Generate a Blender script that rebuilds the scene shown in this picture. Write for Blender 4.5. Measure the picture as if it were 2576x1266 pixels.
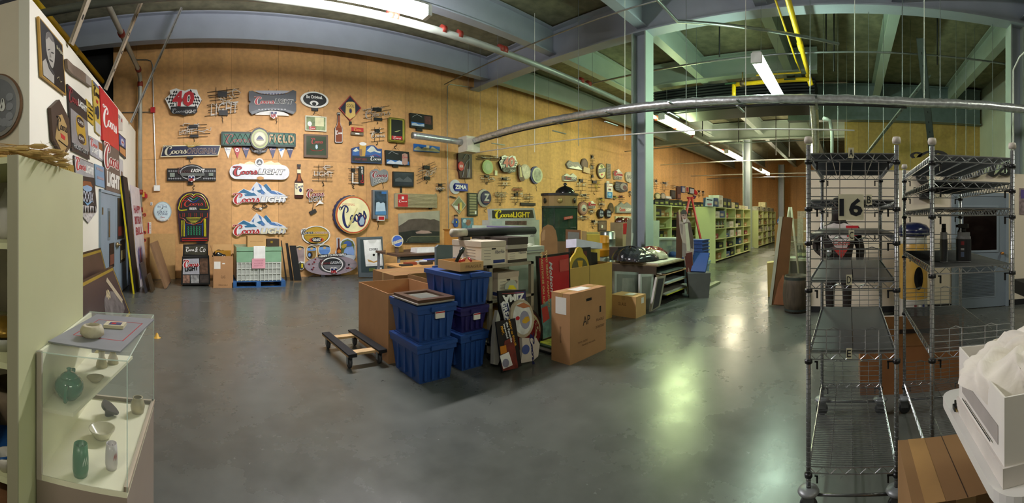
import bpy, math, random
from math import sin, cos, tan, atan2, pi, sqrt, radians
from mathutils import Vector, Matrix
for o in list(bpy.data.objects): bpy.data.objects.remove(o)
SC = bpy.context.scene
COL = SC.collection
# ---------------------------------------------------------------- camera: the photo is a phone panorama, so a cylindrical lens
F, X0, H0, CAMZ = 1025.0, 525.0, 548.0, 1.55
cam = bpy.data.cameras.new('camera'); camo = bpy.data.objects.new('camera', cam); COL.objects.link(camo)
cam.type = 'PANO'
cam.panorama_type = 'CENTRAL_CYLINDRICAL'
cam.central_cylindrical_radius = 1.0
cam.central_cylindrical_range_u_min = -1288 / F
cam.central_cylindrical_range_u_max = 1288 / F
cam.central_cylindrical_range_v_min = -(1266 - H0) / F
cam.central_cylindrical_range_v_max = H0 / F
cam.clip_start = 0.01; cam.clip_end = 200
camo.location = (0, 0, CAMZ)
camo.rotation_euler = (pi / 2, 0, -(1288 - X0) / F)
SC.camera = camo
# ---------------------------------------------------------------- world and exposure
w = bpy.data.worlds.new('world'); SC.world = w; w.use_nodes = True
w.node_tree.nodes['Background'].inputs[0].default_value = (.55, .6, .62, 1)
w.node_tree.nodes['Background'].inputs[1].default_value = 0.0
SC.view_settings.view_transform = 'Standard'; SC.view_settings.look = 'None'
SC.view_settings.gamma = 1; SC.view_settings.use_curve_mapping = False
SC.view_settings.exposure = 0.0
if hasattr(SC, 'cycles'):
    SC.cycles.max_bounces = 8; SC.cycles.diffuse_bounces = 4; SC.cycles.glossy_bounces = 4
    SC.cycles.transparent_max_bounces = 16; SC.cycles.sample_clamp_indirect = 8
# ---------------------------------------------------------------- materials
def lin(h):
    if isinstance(h, tuple): return h
    h = h.lstrip('#'); c = [int(h[i:i+2], 16) / 255 for i in (0, 2, 4)]
    return tuple(x / 12.92 if x <= .04045 else ((x + .055) / 1.055) ** 2.4 for x in c)
MC = {}
def M(h, rough=.55, metal=0, var=.10, scale=6.0, emit=0, bump=0, stretch=None, coat=0, spec=None):
    k = (h, rough, metal, var, scale, emit, bump, stretch, coat)
    if k in MC: return MC[k]
    m = bpy.data.materials.new('material'); m.use_nodes = True; MC[k] = m
    nt = m.node_tree; N = nt.nodes; L = nt.links; b = N['Principled BSDF']
    c = lin(h)
    b.inputs['Roughness'].default_value = rough; b.inputs['Metallic'].default_value = metal
    b.inputs['Coat Weight'].default_value = coat
    tc = N.new('ShaderNodeTexCoord'); mp = N.new('ShaderNodeMapping'); nz = N.new('ShaderNodeTexNoise')
    mp.inputs['Scale'].default_value = stretch or (1, 1, 1)
    nz.inputs['Scale'].default_value = scale; nz.inputs['Detail'].default_value = 4
    L.new(tc.outputs['Object'], mp.inputs[0]); L.new(mp.outputs[0], nz.inputs[0])
    mr = N.new('ShaderNodeMapRange'); mr.inputs[1].default_value = .3; mr.inputs[2].default_value = .7
    mr.inputs[3].default_value = 1 - var; mr.inputs[4].default_value = 1 + var
    L.new(nz.outputs[0], mr.inputs[0])
    mx = N.new('ShaderNodeMix'); mx.data_type = 'RGBA'; mx.blend_type = 'MULTIPLY'; mx.inputs[0].default_value = 1
    mx.inputs[6].default_value = (*c, 1); L.new(mr.outputs[0], mx.inputs[7]); L.new(mx.outputs[2], b.inputs['Base Color'])
    if bump:
        bp = N.new('ShaderNodeBump'); bp.inputs['Strength'].default_value = bump; bp.inputs['Distance'].default_value = .01
        L.new(nz.outputs[0], bp.inputs['Height']); L.new(bp.outputs[0], b.inputs['Normal'])
    if emit:
        b.inputs['Emission Color'].default_value = (*c, 1); b.inputs['Emission Strength'].default_value = emit
    return m
def glass(tint='e8f4ee', alpha=.12, rough=.02):
    k = ('glass', tint, alpha, rough)
    if k in MC: return MC[k]
    m = bpy.data.materials.new('clear_plastic'); m.use_nodes = True; MC[k] = m
    nt = m.node_tree; N = nt.nodes; L = nt.links; N.remove(N['Principled BSDF'])
    out = N['Material Output']; t = N.new('ShaderNodeBsdfTransparent'); g = N.new('ShaderNodeBsdfPrincipled')
    g.inputs['Base Color'].default_value = (*lin(tint), 1); g.inputs['Roughness'].default_value = rough
    t.inputs[0].default_value = (*[min(1, .9 + .1 * x) for x in lin(tint)], 1)
    mx = N.new('ShaderNodeMixShader'); nz = N.new('ShaderNodeTexNoise'); nz.inputs['Scale'].default_value = 3
    mr = N.new('ShaderNodeMapRange'); mr.inputs[3].default_value = alpha * .7; mr.inputs[4].default_value = alpha * 1.3
    L.new(nz.outputs[0], mr.inputs[0]); L.new(mr.outputs[0], mx.inputs[0]); L.new(t.outputs[0], mx.inputs[1]); L.new(g.outputs[0], mx.inputs[2])
    L.new(mx.outputs[0], out.inputs[0])
    return m
# ---------------------------------------------------------------- mesh building
class MB:
    def __init__(s): s.v = []; s.f = []; s.m = []; s.mats = []; s.sm = []
    def mi(s, m):
        if m not in s.mats: s.mats.append(m)
        return s.mats.index(m)
    def add(s, vs, fs, m, smooth=False):
        o = len(s.v); s.v += [tuple(v) for v in vs]; i = s.mi(m)
        for f in fs: s.f.append([o + k for k in f]); s.m.append(i); s.sm.append(smooth)
        return s
    def box(s, a, b, m, T=None, taper=0):
        x0, y0, z0 = a; x1, y1, z1 = b; t = taper
        vs = [Vector(p) for p in ((x0+t, y0+t, z0), (x1-t, y0+t, z0), (x1-t, y1-t, z0), (x0+t, y1-t, z0), (x0, y0, z1), (x1, y0, z1), (x1, y1, z1), (x0, y1, z1))]
        if T: vs = [T @ v for v in vs]
        return s.add(vs, [(3, 2, 1, 0), (4, 5, 6, 7), (0, 1, 5, 4), (1, 2, 6, 5), (2, 3, 7, 6), (3, 0, 4, 7)], m)
    def quad(s, pts, th, m):
        """a flat panel of four corners given thickness th along its normal"""
        p = [Vector(q) for q in pts]; n = (p[1] - p[0]).cross(p[3] - p[0]).normalized() * th
        return s.add(p + [q - n for q in p], [(0, 1, 2, 3), (7, 6, 5, 4), (0, 4, 5, 1), (1, 5, 6, 2), (2, 6, 7, 3), (3, 7, 4, 0)], m)
    def prism(s, pts, z0, z1, m, side=None, T=None):
        n = len(pts); A = sum(pts[i][0] * pts[(i+1) % n][1] - pts[(i+1) % n][0] * pts[i][1] for i in range(n))
        if A < 0: pts = pts[::-1]
        vs = [Vector((x, y, z0)) for x, y in pts] + [Vector((x, y, z1)) for x, y in pts]
        if T: vs = [T @ v for v in vs]
        s.add(vs, [tuple(range(2*n-1, n-1, -1))[::-1], tuple(range(n))[::-1]], m)
        k = len(s.v) - 2 * n; i = s.mi(side or m)
        for j in range(n):
            s.f.append([k + j, k + (j+1) % n, k + n + (j+1) % n, k + n + j]); s.m.append(i); s.sm.append(False)
        return s
    def tube(s, pts, r, m, seg=6, closed=False, caps=True):
        P = [Vector(p) for p in pts]; n = len(P); rings = []
        up = None
        for i, p in enumerate(P):
            a = P[(i-1) % n] if (closed or i > 0) else p; b = P[(i+1) % n] if (closed or i < n-1) else p
            d = (b - a)
            if d.length < 1e-9: d = Vector((0, 0, 1))
            d.normalize()
            if up is None:
                up = Vector((0, 0, 1)) if abs(d.z) < .9 else Vector((1, 0, 0))
            x = d.cross(up)
            if x.length < 1e-4: x = d.cross(Vector((.3, 1, .2)))
            x.normalize(); y = x.cross(d).normalized(); up = y
            rr = r[i] if isinstance(r, (list, tuple)) else r
            rings.append([p + x * (cos(2*pi*k/seg) * rr) + y * (sin(2*pi*k/seg) * rr) for k in range(seg)])
        vs = [v for rg in rings for v in rg]; fs = []
        for i in range(n if closed else n - 1):
            for k in range(seg):
                a = i * seg; b = ((i + 1) % n) * seg
                fs.append((a + k, b + k, b + (k+1) % seg, a + (k+1) % seg))
        if caps and not closed: fs += [tuple(range(seg)), tuple(range((n-1)*seg, n*seg))[::-1]]
        return s.add(vs, fs, m, seg > 5)
    def lathe(s, prof, c, m, seg=20, T=None):
        """prof: list of (radius, z) or (radius, z, material)"""
        cx, cy, cz = c; n = len(prof); mats = [p[2] if len(p) > 2 else m for p in prof]
        o = len(s.v)
        for p in prof:
            for k in range(seg):
                v = Vector((cx + cos(2*pi*k/seg) * p[0], cy + sin(2*pi*k/seg) * p[0], cz + p[1]))
                s.v.append(tuple(T @ v if T else v))
        for i in range(n - 1):
            j = s.mi(mats[i])
            for k in range(seg):
                s.f.append([o + i*seg + k, o + i*seg + (k+1) % seg, o + (i+1)*seg + (k+1) % seg, o + (i+1)*seg + k]); s.m.append(j); s.sm.append(True)
        return s
    def build(s, name, parent=None, loc=None):
        me = bpy.data.meshes.new(name)
        me.from_pydata(s.v, [], s.f)
        for m in s.mats: me.materials.append(m)
        me.polygons.foreach_set('material_index', s.m); me.polygons.foreach_set('use_smooth', s.sm); me.update()
        o = bpy.data.objects.new(name, me); COL.objects.link(o)
        if parent: o.parent = parent
        if loc: o.location = loc
        return o
def tag(o, label, cat, group=None, kind=None):
    o['label'] = label; o['category'] = cat
    if group: o['group'] = group
    if kind: o['kind'] = kind
    return o
def struct(o): o['kind'] = 'structure'; return o
def empty(name, label, cat, loc=(0, 0, 0), rz=0, group=None):
    o = bpy.data.objects.new(name, None); COL.objects.link(o); o.location = loc; o.rotation_euler = (0, 0, rz); o.empty_display_size = .05
    return tag(o, label, cat, group)
def kids(o): return [c for c in bpy.data.objects if c.parent == o]
def copy_tree(o, loc=None, rz=None, label=None, parent=None, ch=None):
    c = o.copy(); COL.objects.link(c)
    if parent: c.parent = parent
    if loc is not None: c.location = loc
    if rz is not None: c.rotation_euler = (0, 0, rz)
    if label: c['label'] = label
    for k in (ch if ch is not None else kids(o)): copy_tree(k, parent=c)
    return c
# ---------------------------------------------------------------- where a pixel of the photo meets a real surface
def ray(px, py):
    t = (px - X0) / F
    return Vector((sin(t), cos(t), (H0 - py) / F))
CP = Vector((0, 0, CAMZ))
def onfloor(px, py, z=0): r = ray(px, py); return CP + r * ((z - CAMZ) / r.z)
class Plane:
    def __init__(s, o, u, v):
        s.o = Vector(o); s.u = Vector(u).normalized(); s.v = Vector(v).normalized(); s.n = s.u.cross(s.v)
    def hit(s, px, py):
        r = ray(px, py); t = (s.o - CP).dot(s.n) / r.dot(s.n); q = CP + r * t - s.o
        return (q.dot(s.u), q.dot(s.v))
    def pt(s, a, b, c=0): return s.o + s.u * a + s.v * b + s.n * c
def interp(pts, n=8, closed=False):
    """smooth curve through the points"""
    out = []; m = len(pts)
    for i in range(m if closed else m - 1):
        g = lambda k: pts[k % m] if closed else pts[max(0, min(m - 1, k))]
        p0, p1, p2, p3 = g(i-1), g(i), g(i+1), g(i+2)
        for j in range(n):
            t = j / n
            out.append(tuple(.5 * (2*b + (c - a)*t + (2*a - 5*b + 4*c - d)*t*t + (3*b - a - 3*c + d)*t**3) for a, b, c, d in zip(p0, p1, p2, p3)))
    if not closed: out.append(tuple(pts[-1]))
    return out
TC = {}
def textmesh(s, shear=0, bold=0, sp=1):
    k = (s, shear, bold, sp)
    if k in TC: return TC[k]
    c = bpy.data.curves.new('t', 'FONT'); c.body = s; c.shear = shear; c.offset = bold; c.space_character = sp; c.resolution_u = 2; c.size = 1; c.fill_mode = 'FRONT'
    o = bpy.data.objects.new('t', c); COL.objects.link(o)
    dg = bpy.context.evaluated_depsgraph_get(); me = o.evaluated_get(dg).to_mesh()
    v = [(p.co.x, p.co.y) for p in me.vertices]; f = [tuple(p.vertices) for p in me.polygons]
    o.evaluated_get(dg).to_mesh_clear(); bpy.data.objects.remove(o); bpy.data.curves.remove(c)
    xs = [p[0] for p in v] or [0, 1]; ys = [p[1] for p in v] or [0, 1]; a, b, c2, d = min(xs), min(ys), max(xs), max(ys)
    v = [((x - a) / (c2 - a or 1) - .5, (y - b) / (d - b or 1) - .5) for x, y in v]
    e = {}
    for fc in f:
        for i in range(len(fc)):
            p = (fc[i], fc[(i+1) % len(fc)]); e[p] = 1
    bd = [p for p in e if (p[1], p[0]) not in e]
    TC[k] = (v, f, bd); return TC[k]
# script lettering of the brewery name, drawn as pen strokes in a 0..1 wide box: (x, y, pen width)
_C = [(.02,.84,.02),(.0,.93,.03),(.04,.99,.035),(.085,.95,.03),(.06,.86,.03),(.10,.93,.04),(.17,1.0,.04),(.26,.98,.05),(.32,.86,.045),(.29,.72,.04),(.22,.69,.02)]
_C2 = [(.25,.97,.03),(.15,.80,.05),(.085,.55,.075),(.07,.30,.085),(.10,.10,.07),(.17,.02,.05),(.26,.10,.035),(.345,.32,.03)]
def _o(x, y, w): return [(x,y+.27,.03),(x-.045,y+.22,.04),(x-.065,y+.10,.055),(x-.045,y,.05),(x+.01,y-.03,.035),(x+.065,y+.06,.04),(x+.07,y+.19,.045),(x+.03,y+.28,.035),(x,y+.27,.03),(x+.05,y+.23,.025),(x+.13,y+.26,.025)]
SCRIPT = [_C, _C2, _o(.41,.22,0), _o(.585,.22,0),
          [(.70,.48,.025),(.735,.54,.04),(.75,.48,.03),(.79,.50,.045),(.78,.36,.05),(.76,.24,.05),(.79,.19,.03),(.84,.26,.025)],
          [(.84,.26,.025),(.895,.42,.03),(.935,.58,.035),(.955,.44,.05),(.97,.30,.055),(.93,.20,.045),(.875,.22,.035),(.885,.27,.03)]]
def ribbon(pts, k=1.0, n=5):
    q = interp(pts, n); L = []; R = []
    for i, p in enumerate(q):
        a = q[max(0, i-1)]; b = q[min(len(q)-1, i+1)]; dx, dy = b[0]-a[0], b[1]-a[1]; l = sqrt(dx*dx+dy*dy) or 1
        w = p[2] * .5 * k; L.append((p[0] - dy/l*w, p[1] + dx/l*w*1.0)); R.append((p[0] + dy/l*w, p[1] - dx/l*w))
    return L, R
class Sign:
    """something built on a plane: local x along the plane, y up it, z out of it; positions are read from the photo (cr: the crop read from).
    th= lays a body of that thickness on the plane; without it a shape is a thin layer on top of what is already there"""
    def __init__(s, name, label, cat, pl, cx, cy, group=None, lift=.0, cr=(0, 0, 1)):
        s.name = name; s.label = label; s.cat = cat; s.group = group; s.pl = pl; s.cr = cr
        s.o = pl.hit(*s.P(cx, cy)); s.lift = lift; s.parts = {}; s.order = []; s.zt = 0; s.k = 0
    def P(s, x, y): return (s.cr[0] + x / s.cr[2], s.cr[1] + y / s.cr[2])
    def mb(s, part):
        if part not in s.parts: s.parts[part] = MB(); s.order.append(part)
        return s.parts[part]
    def p(s, x, y): a, b = s.pl.hit(*s.P(x, y)); return (a - s.o[0], b - s.o[1])
    def zz(s, th, z):
        if th is not None: s.zt = max(s.zt, (z or 0) + th); return (z or 0, (z or 0) + th)
        if z is not None: return (z, z + .004)
        s.k += 1; return (s.zt - .001, s.zt + .002 + s.k * .0009)
    def put(s, part, pts, m, th=None, z=None, side=None):
        z0, z1 = s.zz(th, z); s.mb(part).prism(pts, z0, z1, m, side); return s
    def poly(s, part, pts, m, th=None, z=None, side=None, sm=0):
        q = [s.p(*k) for k in pts]
        if sm: q = interp(q, sm, True)
        return s.put(part, q, m, th, z, side)
    def wh(s, x0, y0, x1, y1):
        xc, yc = (x0+x1)/2, (y0+y1)/2; c = s.p(xc, yc)
        return c, abs(s.p(x1, yc)[0] - s.p(x0, yc)[0]), abs(s.p(xc, y0)[1] - s.p(xc, y1)[1])
    def rect(s, part, x0, y0, x1, y1, m, th=None, z=None, side=None, rot=0, r=0):
        c, w_, h_ = s.wh(x0, y0, x1, y1); pts = []
        if r:
            r = min(r, w_/2.01, h_/2.01)
            for sx, sy, a0 in ((1, 1, 0), (-1, 1, 90), (-1, -1, 180), (1, -1, 270)):
                for k in range(5):
                    a = radians(a0 + k * 22.5); pts.append((sx*(w_/2-r) + r*cos(a), sy*(h_/2-r) + r*sin(a)))
        else: pts = [(-w_/2, -h_/2), (w_/2, -h_/2), (w_/2, h_/2), (-w_/2, h_/2)]
        ca, sa = cos(rot), sin(rot)
        return s.put(part, [(c[0] + x*ca - y*sa, c[1] + x*sa + y*ca) for x, y in pts], m, th, z, side)
    def ell(s, part, x0, y0, x1, y1, m, th=None, z=None, side=None, n=32, a0=0, a1=360, rot=0, wav=0, nw=0):
        c, w_, h_ = s.wh(x0, y0, x1, y1); full = a1 - a0 >= 360; ca, sa = cos(rot), sin(rot); pts = []
        for k in range(n):
            a = radians(a0 + (a1-a0)*k/(n if full else n-1)); q = 1 + wav * cos(a * nw); pts.append((w_/2*cos(a)*q, h_/2*sin(a)*q))
        return s.put(part, [(c[0] + x*ca - y*sa, c[1] + x*sa + y*ca) for x, y in pts], m, th, z, side)
    def band(s, part, x0, y0, x1, y1, wd, m, a0=0, a1=360, z=None, n=40):
        """flat elliptical band, wd wide (metres)"""
        c, w_, h_ = s.wh(x0, y0, x1, y1); z0, z1 = s.zz(None, z); full = a1 - a0 >= 360; vs = []; fs = []; N_ = n if full else n + 1
        for k in range(N_):
            a = radians(a0 + (a1-a0)*k/n)
            for q in (0, wd): vs.append((c[0] + (w_/2-q)*cos(a), c[1] + (h_/2-q)*sin(a), z1))
        for k in range(n): a = 2*k; b = 2*((k+1) % N_); fs.append((a, b, b+1, a+1))
        s.mb(part).add(vs, fs, m); return s
    def ring(s, part, x0, y0, x1, y1, r, m, z=None, n=36, a0=0, a1=360):
        c, w_, h_ = s.wh(x0, y0, x1, y1); full = a1 - a0 >= 360; z = s.zt + r if z is None else z
        s.mb(part).tube([(c[0] + w_/2*cos(radians(a0 + (a1-a0)*k/n)), c[1] + h_/2*sin(radians(a0 + (a1-a0)*k/n)), z) for k in range(n if full else n + 1)], r, m, 5, closed=full); return s
    def line(s, part, pts, r, m, z=None, smooth=0):
        z = s.zt + r if z is None else z
        if smooth: pts = interp(pts, smooth)
        s.mb(part).tube([(*s.p(q[0], q[1]), z if len(q) < 3 else q[2]) for q in pts], r, m, seg=5); return s
    def text(s, part, st, x0, y0, x1, y1, m, z=None, shear=0, bold=.0, rot=0, sp=1):
        v, f, bd = textmesh(st, shear, bold, sp); c, w_, h_ = s.wh(x0, y0, x1, y1); z0, z1 = s.zz(None, z)
        ca, sa = cos(rot), sin(rot); q = [(c[0] + x*w_*ca - y*h_*sa, c[1] + x*w_*sa + y*h_*ca) for x, y in v]; n = len(q)
        s.mb(part).add([(x, y, z1) for x, y in q] + [(x, y, z0) for x, y in q], list(f) + [(a, n+a, n+b, b) for a, b in bd], m); return s
    def script(s, part, x0, y0, x1, y1, m, z=None, k=1.0, rot=0, back=None, n=4, d=.004, bk=2.1):
        c, w_, h_ = s.wh(x0, y0, x1, y1); ca, sa = cos(rot), sin(rot)
        z = s.zt if z is None else z
        for mm, kk, e0 in (((back, k*bk, d*.5),) if back else ()) + ((m, k, d),):
            s.k += 1; e0 += s.k * .0009
            for si, st in enumerate(SCRIPT):
                L, R = ribbon(st, kk, n); q = []
                for x, y in L + R:
                    x = (x - .5) * w_; y = (y - .5) * h_; q.append((c[0] + x*ca - y*sa, c[1] + x*sa + y*ca))
                m_ = len(L); e = z + e0 + si * .0001; vs = [(x, y, e) for x, y in q] + [(x, y, z) for x, y in q]; fs = []
                for i in range(m_ - 1):
                    fs += [(i, i+1, m_+i+1, m_+i), (i, 2*m_+i, 2*m_+i+1, i+1), (m_+i, m_+i+1, 3*m_+i+1, 3*m_+i)]
                s.mb(part).add(vs, fs, mm)
        return s
    def quadgrid(s, part, c4, nx, ny, m, par=0):
        """alternate cells of a chequer between four corner positions (tl, tr, br, bl)"""
        s.k += 1; z1 = s.zt + .002 + s.k*.0009; g = [s.p(*c) for c in c4]
        def b(u, v): return tuple((g[0][i]*(1-u) + g[1][i]*u)*(1-v) + (g[3][i]*(1-u) + g[2][i]*u)*v for i in (0, 1)) + (z1,)
        for i in range(nx):
            for j in range(ny):
                if (i + j) % 2 == par: s.mb(part).add([b(i/nx, (j+1)/ny), b((i+1)/nx, (j+1)/ny), b((i+1)/nx, j/ny), b(i/nx, j/ny)], [(0, 1, 2, 3)], m)
        return s
    def done(s):
        T = Matrix.Translation(s.pl.pt(*s.o, s.lift)) @ Matrix((s.pl.u, s.pl.v, s.pl.n)).transposed().to_4x4()
        if s.order[0] == '__': root = s.parts['__'].build(s.name)
        else: root = bpy.data.objects.new(s.name, None); COL.objects.link(root); root.empty_display_size = .05
        root.matrix_world = T
        if s.label: tag(root, s.label, s.cat, s.group)
        made = {'__': root}
        for k in s.order:
            if k == '__': continue
            par, nm = (k.split('>') if '>' in k else (None, k))
            made[k] = s.parts[k].build(nm.split('#')[0], made.get(par, root) if par else root)
        return root
# ================================================================ room shell
def plywood(base='d0a068', seed=0.0, pw=1.22, ph=3.05):
    m = bpy.data.materials.new('plywood'); m.use_nodes = True; nt = m.node_tree; N = nt.nodes; L = nt.links; b = N['Principled BSDF']
    b.inputs['Roughness'].default_value = .62
    tc = N.new('ShaderNodeTexCoord'); sx = N.new('ShaderNodeSeparateXYZ'); L.new(tc.outputs['Object'], sx.inputs[0])
    ad = N.new('ShaderNodeMath'); ad.operation = 'ADD'; L.new(sx.outputs[0], ad.inputs[0]); L.new(sx.outputs[1], ad.inputs[1])
    cb = N.new('ShaderNodeCombineXYZ'); L.new(ad.outputs[0], cb.inputs[0]); L.new(sx.outputs[2], cb.inputs[1])
    br = N.new('ShaderNodeTexBrick'); br.offset = 0; br.inputs['Scale'].default_value = 1; br.inputs['Brick Width'].default_value = pw; br.inputs['Row Height'].default_value = ph
    br.inputs['Mortar Size'].default_value = .004; br.inputs['Color1'].default_value = (.9, .9, .9, 1); br.inputs['Color2'].default_value = (1.1, 1.1, 1.08, 1); br.inputs['Mortar'].default_value = (.5, .45, .4, 1)
    L.new(cb.outputs[0], br.inputs[0])
    mp = N.new('ShaderNodeMapping'); mp.inputs['Scale'].default_value = (1.7, .22, 1); mp.inputs['Location'].default_value = (seed, seed, 0); L.new(cb.outputs[0], mp.inputs[0])
    n1 = N.new('ShaderNodeTexNoise'); n1.inputs['Scale'].default_value = 1.2; n1.inputs['Detail'].default_value = 3; L.new(mp.outputs[0], n1.inputs[0])
    n2 = N.new('ShaderNodeTexNoise'); n2.inputs['Scale'].default_value = 9; n2.inputs['Detail'].default_value = 6; L.new(cb.outputs[0], n2.inputs[0])
    r1 = N.new('ShaderNodeMapRange'); r1.inputs[1].default_value = .35; r1.inputs[2].default_value = .62; r1.inputs[3].default_value = .9; r1.inputs[4].default_value = 1.1; L.new(n1.outputs[0], r1.inputs[0])
    r2 = N.new('ShaderNodeMapRange'); r2.inputs[1].default_value = .3; r2.inputs[2].default_value = .7; r2.inputs[3].default_value = .88; r2.inputs[4].default_value = 1.1; L.new(n2.outputs[0], r2.inputs[0])
    def mul(a, bb):
        x = N.new('ShaderNodeMix'); x.data_type = 'RGBA'; x.blend_type = 'MULTIPLY'; x.inputs[0].default_value = 1; L.new(a, x.inputs[6]); L.new(bb, x.inputs[7]); return x.outputs[2]
    rgb = N.new('ShaderNodeRGB'); rgb.outputs[0].default_value = (*lin(base), 1)
    L.new(mul(mul(mul(rgb.outputs[0], br.outputs[0]), r1.outputs[0]), r2.outputs[0]), b.inputs['Base Color'])
    return m
def concrete(base, rough, var, scale, name='concrete', rvar=.12, bump=.05):
    m = bpy.data.materials.new(name); m.use_nodes = True; nt = m.node_tree; N = nt.nodes; L = nt.links; b = N['Principled BSDF']
    tc = N.new('ShaderNodeTexCoord'); a = N.new('ShaderNodeTexNoise'); a.inputs['Scale'].default_value = scale; a.inputs['Detail'].default_value = 8; a.inputs['Roughness'].default_value = .62; a.inputs['Distortion'].default_value = 0
    L.new(tc.outputs['Object'], a.inputs[0]); a2 = N.new('ShaderNodeTexNoise'); a2.inputs['Scale'].default_value = scale * 7; a2.inputs['Detail'].default_value = 5; L.new(tc.outputs['Object'], a2.inputs[0])
    r = N.new('ShaderNodeMapRange'); r.inputs[1].default_value = .15; r.inputs[2].default_value = .85; r.inputs[3].default_value = 1 - var; r.inputs[4].default_value = 1 + var; L.new(a.outputs[0], r.inputs[0])
    r2 = N.new('ShaderNodeMapRange'); r2.inputs[1].default_value = .3; r2.inputs[2].default_value = .7; r2.inputs[3].default_value = 1 - var*.5; r2.inputs[4].default_value = 1 + var*.5; L.new(a2.outputs[0], r2.inputs[0])
    mu = N.new('ShaderNodeMath'); mu.operation = 'MULTIPLY'; L.new(r.outputs[0], mu.inputs[0]); L.new(r2.outputs[0], mu.inputs[1])
    x = N.new('ShaderNodeMix'); x.data_type = 'RGBA'; x.blend_type = 'MULTIPLY'; x.inputs[0].default_value = 1; x.inputs[6].default_value = (*lin(base), 1); L.new(mu.outputs[0], x.inputs[7]); L.new(x.outputs[2], b.inputs['Base Color'])
    rr = N.new('ShaderNodeMapRange'); rr.inputs[1].default_value = .2; rr.inputs[2].default_value = .8; rr.inputs[3].default_value = rough - rvar; rr.inputs[4].default_value = rough + rvar; L.new(a.outputs[0], rr.inputs[0]); L.new(rr.outputs[0], b.inputs['Roughness'])
    bp = N.new('ShaderNodeBump'); bp.inputs['Strength'].default_value = bump; bp.inputs['Distance'].default_value = .02; L.new(a2.outputs[0], bp.inputs['Height']); L.new(bp.outputs[0], b.inputs['Normal'])
    return m
YW = 10.4; XE = 33.5; CEIL = 6.45
PLY = plywood(); PLY2 = plywood('b88a54', 3.3); PLYG = plywood('b89a58', 5.1)
FLOORM = concrete('585b56', .28, .26, .8, 'polished_concrete', .14, .04)
CEILM = concrete('7c7a62', .8, .5, .7, 'ceiling_concrete', .05, .2)
STEEL = M('98a0ac', .45, 0, .06, 2); STEELG = M('9aa89f', .45, 0, .06, 2); WHITEW = M('f0ecde', .7, 0, .03, 1.5); BEIGE = M('e0d4be', .75, 0, .04, 2)
SILVER = M('b8bcc0', .3, .9, .1, 9); GALV = M('9aa0a2', .4, .8, .1, 12); BLACK = M('101012', .5); DARKM = M('1b1c1e', .6)
MB().box((-7, -9, -.1), (XE+1, YW, 0), FLOORM).build('floor')['kind'] = 'structure'
MB().box((-7, -9, CEIL), (XE+1, YW+.5, CEIL+.2), CEILM).build('ceiling')['kind'] = 'structure'
struct(MB().box((-2.48, YW, 0), (XE, YW+.15, CEIL), PLY).build('wall_back'))
struct(MB().box((XE, -9, 0), (XE+.15, YW+.15, CEIL), PLY2).build('wall_far'))
struct(MB().box((-7, YW+.2, 0), (-2.48, YW+.35, CEIL), M('1c1c1e', .8)).build('wall_dark_space'))  # near-black colour stands in for the unlit space beyond the plywood's left end
struct(MB().box((-7.15, -9, 0), (-7, YW+.35, CEIL), M('6f6c66', .8)).build('wall_outer'))
struct(MB().box((-7, -9.15, 0), (XE, -9, CEIL), M('a8a294', .8)).build('wall_rear'))
# left partition (very slightly off square) and its beige return
LW0 = Vector((-1.75, 3.72, 0)); LW1 = Vector((-1.877, YW, 0)); LWT = 3.78
PB = Plane((0, YW, 0), (1, 0, 0), (0, 0, 1))
PLW = Plane(LW0, (LW1 - LW0), (0, 0, 1))
lwd = (LW1 - LW0).normalized(); lwn = PLW.n
mb = MB(); a = LW0; b_ = LW1
mb.add([a, b_, b_ - lwn*.12, a - lwn*.12] + [q + Vector((0, 0, LWT)) for q in (a, b_, b_ - lwn*.12, a - lwn*.12)], [(3, 2, 1, 0), (4, 5, 6, 7), (0, 1, 5, 4), (1, 2, 6, 5), (2, 3, 7, 6), (3, 0, 4, 7)], WHITEW)
struct(mb.build('wall_left'))
struct(MB().box((-7, 3.72, 0), (-1.8701, 3.84, LWT), BEIGE).box((-1.8701, 3.7201, 0), (-1.7502, 3.7203, LWT), BEIGE).build('wall_return'))
PRT = Plane((0, 3.72, 0), (1, 0, 0), (0, 0, 1))
# beige partition on the right with upper plywood wall behind
XR = 6.65
struct(MB().box((XR, -7.5, 0), (XR+.15, .62, 2.33), BEIGE).build('wall_right'))
struct(MB().box((XR-.012, -7.5, 0), (XR, .62, .1), DARKM).build('baseboard_right'))
PRW = Plane((XR, 0, 0), (0, -1, 0), (0, 0, 1))
struct(MB().box((15, -5, 0), (15.15, .15, CEIL), PLYG).build('wall_upper'))
struct(MB().box((9.3, -5.15, 0), (15.15, -5, CEIL), M('b9beb4', .7, 0, .04, 2)).build('wall_side'))
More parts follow.
